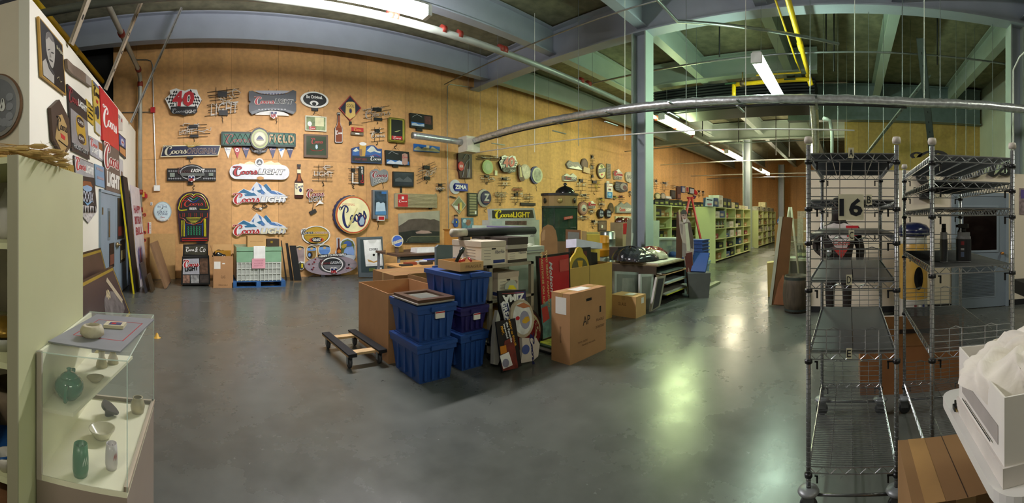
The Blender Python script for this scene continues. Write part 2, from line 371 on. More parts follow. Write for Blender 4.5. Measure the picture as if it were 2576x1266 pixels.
# ---- steel frame: I-beams and columns
def ibeam(mb, a, b, z0, h, fw, m, tw=.025):
    """horizontal I-beam from a to b (xy), bottom flange at z0"""
    a = Vector((*a, 0)); b = Vector((*b, 0)); d = (b - a); L = d.length; ang = atan2(d.y, d.x)
    T = Matrix.Translation((a.x, a.y, z0)) @ Matrix.Rotation(ang, 4, 'Z')
    mb.box((0, -fw/2, 0), (L, fw/2, .03), m, T); mb.box((0, -tw/2, .03), (L, tw/2, h-.03), m, T); mb.box((0, -fw/2, h-.03), (L, fw/2, h), m, T)
    return mb
def beam(a, b, z0, h, fw, m, label):
    return tag(ibeam(MB(), a, b, z0, h, fw, m).build('steel_beam'), label, 'beam', 'steel roof beams')
CX1, CY1 = 7.9, 4.38
JB = 5.75
ys = [9.65, 7.0, 4.38, 1.72, -.95, -3.65]
for i, y in enumerate(ys):
    beam((-7, y), (CX1-.02, y), JB, .66, .24, STEEL, ['grey steel beam running along the top of the plywood sign wall', 'grey steel beam overhead beside the long fluorescent tube', 'grey steel beam running to the big column from the left', 'dark grey steel beam crossing overhead in front of the column row', 'grey steel beam overhead above the wire racks', 'grey steel beam overhead at the right edge'][i])
    beam((CX1+.02, y), (20.1, y), JB, .66, .24, STEELG, ['grey beam along the yellow lit part of the plywood wall', 'pale joist beyond the big column nearest the sign wall', 'pale joist running from the big column to the middle column', 'pale joist above the hanging tube light and yellow gas pipe', 'pale joist above the wire racks, left of the slanting strut', 'pale joist at the far right of the bay behind the foil duct'][i])
beam((CX1, YW-.05), (CX1, -9), 5.6, .8, .34, STEEL, 'deep grey girder crossing over the big column and the racks')
beam((20.1, YW-.05), (20.1, -9), 5.5, .9, .34, STEELG, 'grey girder over the middle column')
beam((11.6, 6.3), (11.6, .9), 5.72, .66, .3, STEELG, 'short pale beam above the dark louvred unit')
beam((14.7, 2.2), (14.7, -4.9), 5.05, 1.3, .34, M('6e7d80', .5), 'blue grey girder above the upper plywood wall')
for y in ys[:5]: beam((20.2, y), (XE, y), JB, .66, .24, STEELG, 'far grey roof beam at %s beyond the middle column' % ['the sign wall', 'the shelving side', 'the column line', 'the aisle side', 'the rack side'][ys.index(y)])
def column(x, y, top, w_, label, m1, m2):
    r = empty('steel_column', label, 'column', (x, y, 0))
    MB().box((-w_/2, -w_/2, 0), (w_/2, -w_/2+.03, top), m1).box((-w_/2, w_/2-.03, 0), (w_/2, w_/2, top), m1).box((-.015, -w_/2+.03, 0), (.015, w_/2-.03, top), m2).build('column_shaft', r)
    MB().box((-w_/2-.08, -w_/2-.08, 0), (w_/2+.08, w_/2+.08, .03), m2).build('base_plate', r)
    return r
column(CX1, CY1, 5.6, .36, 'big grey H-section steel column beside the cutout man', STEELG, STEEL)
column(20.1, 5.1, 5.5, .40, 'middle grey steel column among the green shelving', STEELG, STEEL)
column(31.8, 5.3, 5.75, .45, 'far pale grey steel column near the end wall', STEELG, STEEL)
column(CX1+.1, -3.45, 5.6, .3, 'grey steel column at the right edge above the racks', STEELG, STEEL)
# ================================================================ things hung from the ceiling
FOIL = M('d8dcde', .3, .75, .2, 14, bump=.6)
YEL = M('e8c21a', .4, 0, .05, 4); REDP = M('8c2f22', .5)
PIPE = M('a9a79c', .45, .2, .12, 5); PIPEG = M('a2aaa0', .4, .3, .1, 5); WHT = M('e4e4de', .5); FRAMEW = M('d8d9d2', .5)
def pipe(name, label, cat, pts, r, m, couplings=(), cm=None, group=None, cr=1.35, cl=.09):
    root = empty(name, label, cat, pts[0], 0, group); o = Vector(pts[0])
    MB().tube([Vector(p) - o for p in pts], r, m, 10).build('pipe_run', root)
    for a, ax in couplings:
        a = Vector(a) - o; d = Vector(ax).normalized() * cl/2
        MB().tube([a - d, a + d], r*cr, cm or REDP, 10).build('coupling', root)
    return root
X_, Y_, Z_ = (1, 0, 0), (0, 1, 0), (0, 0, 1)
pipe('sprinkler_pipe', 'long grey sprinkler pipe with red couplings crossing in front of the plywood wall', 'pipe', [(-6.5, 6.1, 4.9), (33, 6.1, 4.75)], .065, PIPEG,
     [((x, 6.1, 4.9), X_) for x in (2.9, 3.0, 3.95, 4.3, 5.3, 5.4, 7.9, 8.2)] + [((x, 6.1, 4.83), X_) for x in (11.9, 13.4, 15, 17, 19, 22, 25)])
pipe('corner_standpipe', 'grey pipe with rusty red couplings dropping down the left corner', 'pipe', [(-1.72, 3.2, 5.25), (-1.72, 9.9, 5.2), (-1.73, 10.17, 5.1), (-1.735, 10.22, 4.9), (-1.735, 10.22, 1.25)], .055, PIPE,
     [((-1.72, 5.2, 5.23), Y_), ((-1.72, 6.4, 5.23), Y_), ((-1.72, 7.9, 5.21), Y_), ((-1.72, 9.85, 5.2), Y_), ((-1.735, 10.22, 4.95), Z_), ((-1.735, 10.22, 2.2), Z_), ((-1.735, 10.22, 1.75), Z_), ((-1.735, 10.22, 1.3), Z_)], cl=.12)
pipe('gas_pipe', 'yellow gas pipe running high behind the white partition', 'pipe', [(-2.7, 3, 5.0), (-2.7, 10.1, 5.05)], .06, YEL, [((-2.7, 5.5, 5), Y_), ((-2.7, 8, 5), Y_)], M('b9982a', .5), 'yellow gas pipes')
r = pipe('gas_pipe', 'fat yellow gas pipe coming forward then turning left above the hanging light', 'pipe', [(4.6, 1.02, 5.25), (10.5, 1.02, 5.2)], .055, YEL, [((10.55, 1.02, 5.14), (0, .3, 1)), ((8.6, 1.02, 5.2), X_)], YEL, 'yellow gas pipes', 1.25, .3)
MB().tube([(5.9, 0, -.11), (5.9, 2.0, -.13)], .055, YEL, 10).build('cross_run', r)
MB().tube([(5.9, 2.02, -.08), (5.9, 2.02, -.56)], .055, YEL, 10).build('drop_leg', r)
MB().tube([(5.9, 2.42, -.6), (5.9, 1.2, -.6)], .085, YEL, 12).build('header', r)
v = MB(); v.tube([(5.9, 1.72, -.12), (5.9, 1.84, -.12)], .085, M('5d4a34', .5, .5), 8); v.tube([(5.9, 1.78, -.12), (5.9, 1.78, .18)], .02, M('8a7a4c', .5, .5), 6); v.build('valve', r)
for dy in (.35, 1.95): MB().box((5.83, dy, -.13), (5.845, dy+.3, -.09), M('2a4a2e', .6)).build('marker_band', r)
pipe('gas_line', 'thin yellow line running beside the fat yellow gas pipe', 'pipe', [(4.6, 1.25, 5.3), (9.6, 1.25, 5.28), (10.4, 1.22, 5.28), (10.4, 2.4, 5.28)], .02, YEL, group='yellow gas pipes')
# foil covered duct
dp = [(7, 9.15, 3.74), (7, 7, 3.80), (7, 4, 3.74), (7, 1.5, 3.63), (7, -1, 3.56), (7, -3, 3.60), (7.1, -8.5, 3.64)]
r = empty('foil_duct', 'silver foil wrapped duct sweeping across the room below the beams', 'duct', (7, 1.5, 3.6))
o = Vector((7, 1.5, 3.6)); rnd = random.Random(4); q = interp(dp, 26)
MB().tube([Vector(p) - o + Vector((0, 0, rnd.uniform(-.006, .006))) for p in q], [.082 + rnd.uniform(-.006, .006) for _ in q], FOIL, 12).build('duct_wrap', r)
MB().tube([(p[0]-7-.02, p[1]-1.5, p[2]-3.6-.105) for p in interp(dp[:5], 6)], .018, BLACK, 6).build('black_cable', r)
bp = [(7, .62, 3.6), (7.6, .64, 3.5), (8.6, .7, 3.25), (9.6, .78, 3.02)]
MB().tube([Vector(p) - o for p in interp(bp, 8)], .075, FOIL, 10).build('branch_duct', r)
for y in (8.1, 6.0, 4.6, 3.2, 1.9, .55):
    MB().box((-.25, y-1.52, .0), (.08, y-1.48, .02), GALV, Matrix.Translation((0, 0, .07 if y > 3 else -.02))).box((-.25, y-1.52, -.13), (.2, y-1.48, -.11), GALV).build('bracket', r)
r = empty('foil_duct', 'short foil wrapped duct running left from the white box on the sign wall', 'duct', (6.15, 9.5, 3.72))
MB().tube([(-.95, 0, .02), (-.88, 0, .02), (.3, 0, .0), (.6, -.06, -.02)], [.075, .095, .09, .085], FOIL, 12).build('duct_wrap', r)
MB().tube([(-.955, 0, .02), (-.96, 0, .02)], .09, M('9aa09c', .4, .8), 12).build('end_cap', r)
r = MB().box((-.24, -.2, -.24), (.24, .2, .2), M('c9c6b4', .6)).build('control_box', None, (7.0, 9.42, 3.66)); tag(r, 'off white metal box where the foil duct meets the sign wall', 'box')
MB().box((-.21, -.215, -.2), (.0, -.202, .16), M('d8d5c4', .6)).build('cover_plate', r)
for k, (lab, pts, rr, m) in enumerate([
    ('thin white conduit hung below the foil duct', [(7, 9.1, 3.38), (7, 5, 3.25), (7, .55, 3.07), (7, -.1, 3.05)], .014, WHT),
    ('thin conduit slanting up across the beams to the big column', [(6.6, 10.1, 5.5), (6.6, -8, 5.5)], .016, GALV),
    ('grey conduit behind the yellow pipe in the right bay', [(9.5, 7.5, 5.42), (9.5, -4.9, 5.42)], .024, GALV),
    ('far thin pipe across the ceiling below the hanging lights', [(16, 9.8, 4.6), (16, -1, 4.6)], .022, GALV),
    ('far pale pipe near the middle column', [(19.7, 9.8, 4.4), (19.7, .2, 4.4)], .03, WHT),
    ('pale pipe deep in the hall right of the middle column', [(24, 9.8, 4.2), (24, -4, 4.2)], .035, WHT),
    ('thin conduit deep in the hall near the end wall', [(27, 9.8, 4.3), (27, -6, 4.3)], .03, GALV),
    ('pair of conduits curving at the top edge left of the big column', [(4.6, 2.2, 5.0), (5.3, 2.9, 4.98), (6.5, 2.9, 4.98), (8.2, .2, 5.05)], .03, GALV),
    ('bent conduit at the upper right corner', [(5.3, -3.5, 5.0), (7.4, -3.3, 4.75), (7.6, -3.25, 4.55), (7.6, -3.25, 2.2)], .02, WHT),
    ('bent vertical conduit beside the foil branch duct', [(9.6, .6, 3.9), (9.7, .45, 3.88), (9.8, .4, 3.6), (9.8, .4, 2.4)], .045, PIPEG)]):
    tag(MB().tube([Vector(p) - Vector(pts[0]) for p in pts], rr, m, 6).build('conduit', None, pts[0]), lab, 'conduit', 'ceiling conduits')
# threaded hanger rods
def rod(x, px, z0, z1=CEIL, m=GALV, r_=.008):
    y = x / tan((px - X0) / F); return MB().tube([(0, 0, 0), (0, 0, z1-z0)], r_, m, 4).build('hanger_rod', None, (x, y, z0))
for i, px in enumerate([1252, 1345, 1455, 1572, 1726, 1876, 2038, 2150, 2270, 2325, 2365]):
    tag(rod(7, px, 3.12 if px < 2100 else 3.6, CEIL, WHT if i % 2 else GALV), 'thin vertical rod carrying the foil duct, number %s along it from the sign wall' % ['one', 'two', 'three', 'four', 'five', 'six', 'seven', 'eight', 'nine', 'ten', 'eleven'][i], 'rod', 'rods carrying the foil duct')
for i, (x, px, z) in enumerate([(6.6, 1178, 3.9), (6.8, 1208, 3.9), (8.3, 1290, 3.9), (9.5, 1380, 4.0), (8.8, 1490, 3.7), (9.2, 1752, 3.9), (9, 2072, 2.6), (9.4, 2108, 2.6), (11, 2130, 2.6), (8, 2185, 2.6), (9, 2222, 2.6), (10, 2290, 2.6), (9, 2405, 2.6), (8.5, 2430, 2.6), (10, 2452, 2.6), (8, 2497, 2.4), (8.2, 2535, 2.4)]):
    tag(rod(x, px, z, CEIL, M('6c7070', .5, .5), .005), 'thin scattered ceiling rod, %s counting rightward from the foil duct box' % ('1st 2nd 3rd 4th 5th 6th 7th 8th 9th 10th 11th 12th 13th 14th 15th 16th 17th'.split()[i]), 'rod', 'scattered ceiling rods')
for i, (x, px, z) in enumerate([(9.3, 1810, 5.42), (9.5, 2078, 5.42), (9.5, 2365, 5.42), (9.6, 2098, 5.0), (9.5, 2358, 5.2), (15, 1767, 4.75), (16.2, 1858, 4.62), (17, 1952, 4.2), (17.5, 1985, 4.2)]):
    tag(rod(x, px, z, CEIL, DARKM, .018), 'short dark hanger strap holding a ceiling conduit, the %s of its kind from the left' % ('6th 8th 10th 7th 9th 1st 2nd 3rd 4th'.split()[i]), 'rod', 'short conduit straps')
def strut(a, b, label, m, w_=.04):
    a, b = Vector(a), Vector(b); d = (b-a); L = d.length; q = d.to_track_quat('X', 'Z').to_matrix().to_4x4(); T = q
    mb = MB().box((0, -w_, -w_/2), (L, w_, -w_/2+.008), m, T).box((0, -w_, -w_/2), (L, -w_+.008, w_/2), m, T).box((0, w_-.008, -w_/2), (L, w_, w_/2), m, T)
    r = tag(mb.build('brace_strut', None, a), label, 'strut', 'slanting brace struts')
    hb = MB()
    for k in range(1, int(L/.32)): hb.box((k*.32, -.013, -w_/2-.003), (k*.32+.06, .013, -w_/2-.001), DARKM, T)
    hb.build('slot_hole', r)['kind'] = 'stuff'
    return r
strut((-1.72, 4.9, 3.76), (-.95, 4.75, 5.4), 'nearest pale slotted strut slanting up from the white partition top', M('b7ab98', .5, .3))
strut((-1.76, 6.8, 3.76), (-.60, 6.7, 6.35), 'pale slotted strut slanting up from the red sign on the partition', M('b7ab98', .5, .3))
strut((-1.80, 9.3, 3.76), (-.62, 9.3, 6.35), 'farthest thin strut slanting up beside the corner pipe', M('a0a09a', .5, .3))
strut((9.0, -1.6, 5.6), (12, -2.55, 2.9), 'dark steel strut slanting down behind the foil duct on the right', M('4a5150', .5, .3), .09)
strut((10.5, -2.1, 5.3), (14.4, -.55, 3.7), 'thin grey strut slanting left in front of the upper plywood wall', M('7d8a8c', .5, .3), .05)
# dark louvred unit
r = empty('air_handler', 'dark louvred ventilation unit under the ceiling behind the yellow pipe', 'ventilation unit', (11.9, 3.6, 4.9))
MB().box((.1, -2.6, 0), (1.3, 2.6, .82), M('15181b', .6)).build('casing', r)
for k in range(9): MB().box((0, -2.6, .03+k*.088), (.1, 2.6, .075+k*.088), M('272c30', .5), Matrix.Translation((0, 0, 0))).build('louvre', r)
# ================================================================ signs on the plywood wall, left half
W_ = M('e8e8e4', .4); RED = M('b3202a', .4); NAVY = M('16205a', .4); BLK = M('0e0e10', .45); GRY = M('8d9094', .45); LGR = M('c2c4c6', .4); GOLD = M('c39a2c', .4); CREAM = M('e9e2bc', .5); YELL = M('e3cf2a', .4)
NW = M('cfc9c0', .3, 0, .05); NP = M('c8a9a0', .3); WIRE = M('2b2622', .6); BRN = M('5b4232', .55); SKYB = M('2f6fb8', .4); TEAL = M('17524a', .5)
A = (380, 80, 3.724); B = (380, 400, 3.724); C = (740, 220, 3.724); D = (740, 440, 3.724); E_ = (1100, 340, 4.522); Fc = (1360, 360, 4.87); G = (720, 540, 7.035)
def S(name, label, cr, cx, cy, group=None, lift=.015, pl=PB, cat='sign'): return Sign(name, label, cat, pl, cx, cy, group, lift, cr)
def nfl(s, part, x0, y0, x1, y1):
    w = x1-x0; h = y1-y0
    s.poly(part, [(x0, y0+h*.1), (x0+w*.25, y0), (x0+w*.5, y0+h*.08), (x0+w*.75, y0), (x1, y0+h*.1), (x1, y0+h*.75), (x0+w*.5, y1), (x0, y0+h*.75)], W_, th=.03, z=s.zt)
    s.poly(part, [(x0+w*.08, y0+h*.15), (x1-w*.08, y0+h*.15), (x1-w*.08, y0+h*.42), (x0+w*.08, y0+h*.42)], NAVY)
    s.ell(part, x0+w*.4, y0+h*.17, x0+w*.6, y0+h*.38, W_, n=10)
    s.text(part, 'NFL', x0+w*.1, y0+h*.46, x1-w*.1, y0+h*.86, RED, bold=.03)
def cord(s, x, y, l=60, seed=0, part='cord'):
    r = random.Random(seed); pts = [(x, y)]
    for k in range(5): pts.append((x + r.uniform(-12, 12), y + l*(k+1)/5))
    s.line(part, pts, .008, WIRE, .02, 4)
def neon(label, cr, x0, y0, x1, y1, word='LIGHT', bars=6, col=NW, seed=1, slant=0, shear=.25, group='unlit neon signs', wb=None, tr=1, curls=3, pl=PB, wr=.0065):
    """unlit neon tubes on a wire frame: bars, uprights, transformer, glass letters, squiggles"""
    s = S('neon_sign', label, cr, (x0+x1)/2, (y0+y1)/2, group, .01, pl); r = random.Random(seed); w = x1-x0; h = y1-y0
    sl = lambda x: slant * (x - (x0+x1)/2)
    f = 'wire_frame'
    for k in range(bars):
        y = y0 + h*(.08 + .84*k/max(1, bars-1)) + r.uniform(-.03, .03)*h; a = x0 + r.uniform(0, .14)*w; b = x1 - r.uniform(0, .14)*w
        s.line(f, [(a, y + sl(a)), (b, y + sl(b))], wr, WIRE, .04)
    for x in (x0 + w*.32, x0 + w*.62): s.line(f, [(x, y0 - h*.06), (x, y1)], wr, WIRE, .03)
    if tr:
        s.rect('transformer', x0+w*.36, y0+h*.1, x0+w*.62, y0+h*.3, BLK, th=.07)
        if tr > 1: s.rect('transformer#2', x0+w*.4, y1-h*.22, x0+w*.64, y1-h*.04, BLK, th=.07)
    s.zt = .05; s.k = 0
    wb = wb or (.12, .45, .95, .8)
    if word == 'Coors': s.script('glass_letters', x0+w*wb[0], y0+h*wb[1], x0+w*wb[2], y0+h*wb[3], col, k=.7, rot=-atan2(slant, 1), n=3)
    elif word: s.text('glass_letters', word, x0+w*wb[0], y0+h*wb[1], x0+w*wb[2], y0+h*wb[3], col, shear=shear, bold=-.005, rot=-atan2(slant, 1))
    for k in range(curls):
        cx = x0 + w*r.uniform(.1, .85); cy = y0 + h*r.uniform(.1, .6); q = [(cx, cy)]
        for j in range(6): cx += w*r.uniform(-.05, .13); cy += h*r.uniform(-.14, .14); q.append((min(max(cx, x0), x1), min(max(cy, y0), y1)))
        s.line('glass_tube#%d' % k, q, wr*1.25, col, .055, 4)
    cord(s, x0+w*.5, y1-h*.05, h*.28, seed)
    return s.done()
def cl_logo(s, x0, y0, x1, y1, part='lettering', c1=RED, c2=BLK, b1=W_, b2=W_, split=.5, shear=.2, bold=.035, tall=1.0):
    """red script word followed by the block word"""
    w = x1-x0; h = y1-y0
    s.script(part, x0, y0, x0+w*split, y1, c1, k=1.25, back=b1, bk=1.7)
    if b2: s.text(part, 'LIGHT', x0+w*(split+.01), y0+h*.26, x1, y0+h*.86, b2, shear=shear, bold=bold*1.9)
    s.text(part, 'LIGHT', x0+w*(split+.02), y0+h*.3, x1-w*.01, y0+h*.82, c2, shear=shear, bold=bold)
# --- number 40
def forty(label, cr, k, pl=PB):
    X = lambda pts: [(k[0] + x*k[2], k[1] + y*k[3]) for x, y in pts]
    s = S('illuminated_sign', label, cr, k[0]+300*k[2], k[1]+650*k[3], 'racing number signs', .02, pl)
    s.poly('__', X([(135, 640), (185, 595), (178, 562), (240, 542), (275, 556), (320, 565), (365, 548), (432, 556), (442, 592), (475, 648), (430, 735), (412, 760), (200, 760), (180, 735)]), W_, th=.09, side=BLK)
    s.quadgrid('checker_pattern', X([(145, 640), (240, 548), (270, 640), (195, 725)]), 6, 6, BLK); s.quadgrid('checker_pattern', X([(368, 552), (470, 645), (425, 725), (350, 640)]), 6, 6, BLK)
    s.poly('name_plate', X([(190, 715), (430, 715), (435, 760), (410, 782), (350, 785), (320, 800), (280, 785), (210, 782), (188, 760)]), BLK, th=.05, z=.07)
    a, b = X([(205, 570), (300, 712)]); s.text('number', '4', *a, *b, BLK, shear=.1, bold=.09).text('number', '4', *a, *b, W_, shear=.1, bold=.07).text('number', '4', *a, *b, RED, shear=.1, bold=.045)
    a, b = X([(302, 570), (408, 712)]); s.text('number', '0', *a, *b, BLK, shear=.1, bold=.09).text('number', '0', *a, *b, W_, shear=.1, bold=.07).text('number', '0', *a, *b, RED, shear=.1, bold=.045)
    a, b = X([(325, 745), (425, 776)]); s.text('lettering', 'LIGHT', *a, *b, W_, bold=.01, shear=.15)
    a, b = X([(200, 735), (320, 778)]); s.script('lettering', *a, *b, GRY)
    return s.done()
forty('large chequered racing sign with a red number 40 beside the corner conduit', A, (0, 0, 1, 1))
# --- neon tangles, upper left
neon('big neon tangle spelling LIGHT right of the chequered 40 sign', A, 500, 540, 840, 800, 'LIGHT', 9, NW, 3, -.12, .3, wb=(.15, .5, .95, .92), tr=2, curls=8)
neon('small neon tangle hanging under the chequered 40 sign', A, 238, 865, 560, 1000, 'LIGHT', 5, NW, 5, -.05, .2, wb=(.08, .4, .5, .75), tr=2, curls=6)
# --- stadium style grey sign
s = S('illuminated_sign', 'grey curved scoreboard sign with red script and white LIGHT', A, 1130, 670, None, .02)
s.poly('__', [(912, 570), (945, 565), (1000, 595), (1130, 610), (1260, 595), (1320, 558), (1352, 570), (1350, 660), (1335, 668), (1352, 690), (1350, 755), (1320, 785), (1240, 755), (1130, 742), (1030, 755), (940, 788), (912, 755), (912, 690), (930, 668), (912, 655)], M('4a4e54', .4), th=.10, side=BLK)
s.poly('panel', [(960, 565), (1300, 565), (1255, 590), (1130, 604), (1010, 590)], M('a8aab6', .4)).poly('panel#2', [(930, 760), (1020, 735), (1130, 722), (1240, 735), (1340, 762), (1325, 780), (1240, 750), (1130, 738), (1030, 750), (945, 785)], M('70757c', .4))
for k in range(9): s.rect('panel', 1010+k*28, 590-abs(k-4)*-1, 1020+k*28, 602, M('3b3f66', .5)); s.rect('panel', 1000+k*30, 735, 1012+k*30, 745, LGR)
s.ell('base_arc', 975, 745, 1290, 830, W_, th=.05, a0=0, a1=180, n=20)
cl_logo(s, 965, 625, 1325, 700, b1=W_, c2=M('33363a', .4), b2=W_)
nfl(s, 'shield', 1110, 755, 1172, 828); cord(s, 1180, 810, 60, 4)
for x in (1095, 1170): s.line('hook#%d' % x, [(x-8, 572), (x+8, 540)], .005, WIRE, .03)
s.done()
# --- oval
s = S('illuminated_sign', 'black and white oval sign reading Be Original', A, 1525, 645)
s.ell('__', 1395, 570, 1655, 720, W_, th=.07, n=44).ell('face', 1418, 583, 1636, 705, BLK, n=44).text('lettering', 'Be Original.', 1448, 605, 1600, 645, W_, bold=.03)
s.ell('mountain', 1480, 655, 1560, 700, W_).ell('mountain', 1500, 668, 1540, 700, BLK); s.rect('transformer', 1500, 715, 1560, 745, BLK, th=.05); cord(s, 1530, 720, 60, 6)
for x in (1465, 1520, 1570): s.line('hook#%d' % x, [(x, 575), (x+8, 550)], .004, WIRE, .03)
s.done()
# --- painted picture clock and mirror
s = S('picture_sign', 'landscape picture sign with a red label below the Be Original oval', A, 1540, 865, cat='sign')
s.rect('__', 1440, 795, 1638, 935, M('d9d8c2', .5), th=.05, side=LGR).rect('picture', 1450, 805, 1628, 926, M('7c8c60', .5, 0, .4, 9)).rect('picture', 1530, 810, 1612, 890, M('d8d6a8', .5)).ell('picture', 1460, 845, 1500, 890, W_).rect('label', 1473, 892, 1533, 922, RED).script('label', 1480, 895, 1527, 920, W_, n=2)
s.line('wire_hanger', [(1480, 796), (1540, 768), (1600, 796)], .003, WIRE, .02); s.done()
s = S('mirror_sign', 'square wood framed beer mirror with red lettering and faint winter scene', A, 1537, 1075, cat='mirror')
s.rect('frame', 1428, 968, 1650, 1182, M('5d4634', .5), th=.07).rect('mirror_face', 1448, 984, 1632, 1160, M('55604f', .12, .3, .15, 3)).script('lettering', 1492, 1005, 1600, 1060, RED).ell('emblem', 1530, 1062, 1555, 1105, M('6fa3b8', .4)).text('emblem', '$', 1534, 1068, 1551, 1102, W_)
s.line('lettering', [(1480, 1105), (1505, 1118), (1545, 1122), (1585, 1118), (1608, 1105)], .006, RED); s.done()
# --- green Coors Field sign with pennants
s = S('illuminated_sign', 'long green ballpark sign with a round centre medallion', A, 1005, 1020, None, .03)
s.rect('__', 660, 950, 1350, 1080, M('15352f', .5), th=.10, side=BLK, r=.03).rect('panel', 672, 962, 938, 1066, M('1d5e48', .5)).rect('panel#2', 1092, 962, 1338, 1066, M('1d5e48', .5))
for x0_, x1_ in ((680, 930), (1100, 1330)):
    n_ = 5
    for k in range(n_):
        a = x0_ + (x1_-x0_)*k/n_; b = x0_ + (x1_-x0_)*(k+1)/n_
        s.line('lattice#%d' % x0_, [(a, 1064), (b, 964)], .006, BLK).line('lattice#%d' % x0_, [(a, 964), (b, 1064)], .006, BLK)
s.script('lettering', 690, 970, 925, 1062, M('8c4038', .4), k=1.1)
s.text('lettering', 'FIELD', 1102, 975, 1332, 1050, M('b08a52', .4), sp=1.25, bold=.03)
s.ell('medallion', 920, 912, 1098, 1120, BLK, th=.06, z=.09).band('medallion', 932, 928, 1090, 1104, .05, M('9fa860', .4)).ell('medallion', 952, 948, 1070, 1082, M('b4ad88', .4)).ell('medallion', 962, 958, 1060, 1070, CREAM)
s.poly('medallion', [(975, 1025), (995, 995), (1010, 985), (1030, 1000), (1050, 1025)], NAVY).rect('medallion', 980, 1030, 1048, 1034, BLK)
s.poly('banner', [(925, 1085), (960, 1115), (1010, 1125), (1060, 1115), (1095, 1085), (1075, 1128), (1010, 1152), (945, 1128)], M('20242a', .5), th=.05).text('banner', 'DENVER  COLORADO', 960, 1122, 1062, 1140, LGR)
s.line('wire_hanger', [(880, 950), (1000, 895), (1130, 950)], .003, WIRE, .02); s.done()
for x, col, col2, lab in ((682, W_, NAVY, 'white pennant at the far left under the green ballpark sign'), (768, RED, W_, 'red pennant under the green ballpark sign'), (850, NAVY, RED, 'navy pennant left of the round medallion'), (1100, NAVY, RED, 'navy pennant just right of the round medallion'), (1183, W_, SKYB, 'white pennant second from the right under the ballpark sign'), (1262, NAVY, W_, 'navy pennant at the far right under the ballpark sign')):
    s = S('pennant', lab, A, x+38, 1130, 'pennants under the ballpark sign', .02, cat='pennant')
    s.poly('__', [(x, 1080), (x+76, 1078), (x+40, 1188)], col, th=.006)
    if col2 == W_ and col == RED: s.band('logo', x+20, 1092, x+56, 1128, .025, W_)
    elif col2 == W_: s.text('logo', 'ZIMA', x+12, 1095, x+64, 1110, W_, bold=.03)
    elif col2 == SKYB: s.ell('logo', x+25, 1095, x+60, 1110, SKYB).ell('logo', x+18, 1105, x+42, 1122, SKYB)
    else: s.script('logo', x+16, 1090, x+60, 1112, col2, n=2, back=W_ if col == NAVY else None)
    s.done()
# --- Coors ORIGINAL long sign
s = S('illuminated_sign', 'long navy slanted sign reading Coors ORIGINAL with wheat ears', A, 370, 1120, None, .03)
s.poly('__', [(118, 1072), (656, 1068), (628, 1165), (92, 1180)], CREAM, th=.07, side=W_).poly('face', [(122, 1082), (646, 1076), (622, 1158), (100, 1172)], M('141d44', .4))
s.script('lettering', 128, 1075, 335, 1165, M('c9c4ae', .4), k=1.3, back=BLK).text('lettering', 'ORIGINAL', 338, 1096, 612, 1150, M('9a8f86', .4), shear=.3, bold=.04).text('lettering', 'ORIGINAL', 342, 1100, 608, 1146, M('4a2e33', .4), shear=.3, bold=.015)
for k in range(16): s.line('wheat', [(355 + k*2, 1090), (300 + k*13, 1048 - 22*sin(k*.2+.2) + (k % 3)*8)], .004, M('c4ad62', .6), .085 + .002*(k % 4))
s.rect('transformer', 335, 1165, 395, 1192, BLK, th=.05); cord(s, 365, 1180, 55, 3); s.done()
# --- football sign
s = S('illuminated_sign', 'black football sign with rows of team discs, LIGHT and a league shield', B, 382, 140)
s.rect('__', 152, 92, 608, 206, BLK, th=.07).ell('__', 262, 55, 505, 205, BLK, th=.08, n=30).band('rim', 275, 66, 492, 198, .015, LGR)
for rowy in (118, 188):
    for k in range(6): s.ell('team_disc', 165+k*21, rowy-8, 181+k*21, rowy+8, GRY, n=12); s.ell('team_disc', 488+k*20, rowy-8, 504+k*20, rowy+8, GRY, n=12)
s.rect('screen', 180, 135, 225, 172, M('7d8a80', .3)).rect('screen', 540, 135, 582, 165, M('7d8a80', .3)).poly('screen', [(285, 135), (505, 140), (500, 165), (285, 165)], M('5d625f', .3))
s.script('lettering', 250, 85, 375, 145, M('5c3a3c', .4)).text('lettering', 'LIGHT', 375, 98, 505, 130, W_, shear=.3, bold=.02)
nfl(s, 'shield', 350, 160, 412, 222); s.rect('transformer', 345, 215, 390, 245, BLK, th=.05); cord(s, 400, 225, 70, 8); s.done()
# --- clock
s = S('wall_clock', 'round pale blue wall clock reading IN THE with icy lower edge', B, 108, 490, None, .01, cat='clock')
s.ell('__', 26, 400, 192, 585, M('9fb4bb', .4), th=.04).ell('face', 34, 408, 184, 578, M('c9dde4', .4))
s.text('lettering', 'IN THE', 64, 438, 152, 458, NAVY).text('lettering', 'YOU ARE NOW', 72, 420, 142, 430, GRY).text('lettering', 'LAST', 60, 488, 160, 506, NAVY, shear=.2).text('lettering', 'ZONE', 62, 510, 160, 528, NAVY, shear=.2).script('lettering', 92, 538, 130, 554, RED, n=2)
s.ell('hub', 103, 457, 113, 467, BLK, n=10); s.line('clock_hand', [(108, 462), (72, 500)], .004, BLK)
for k in range(9): s.poly('icicle', [(58+k*12, 560), (70+k*12, 560), (66+k*12, 578 + 12*sin(k*.4))], W_)
s.done()
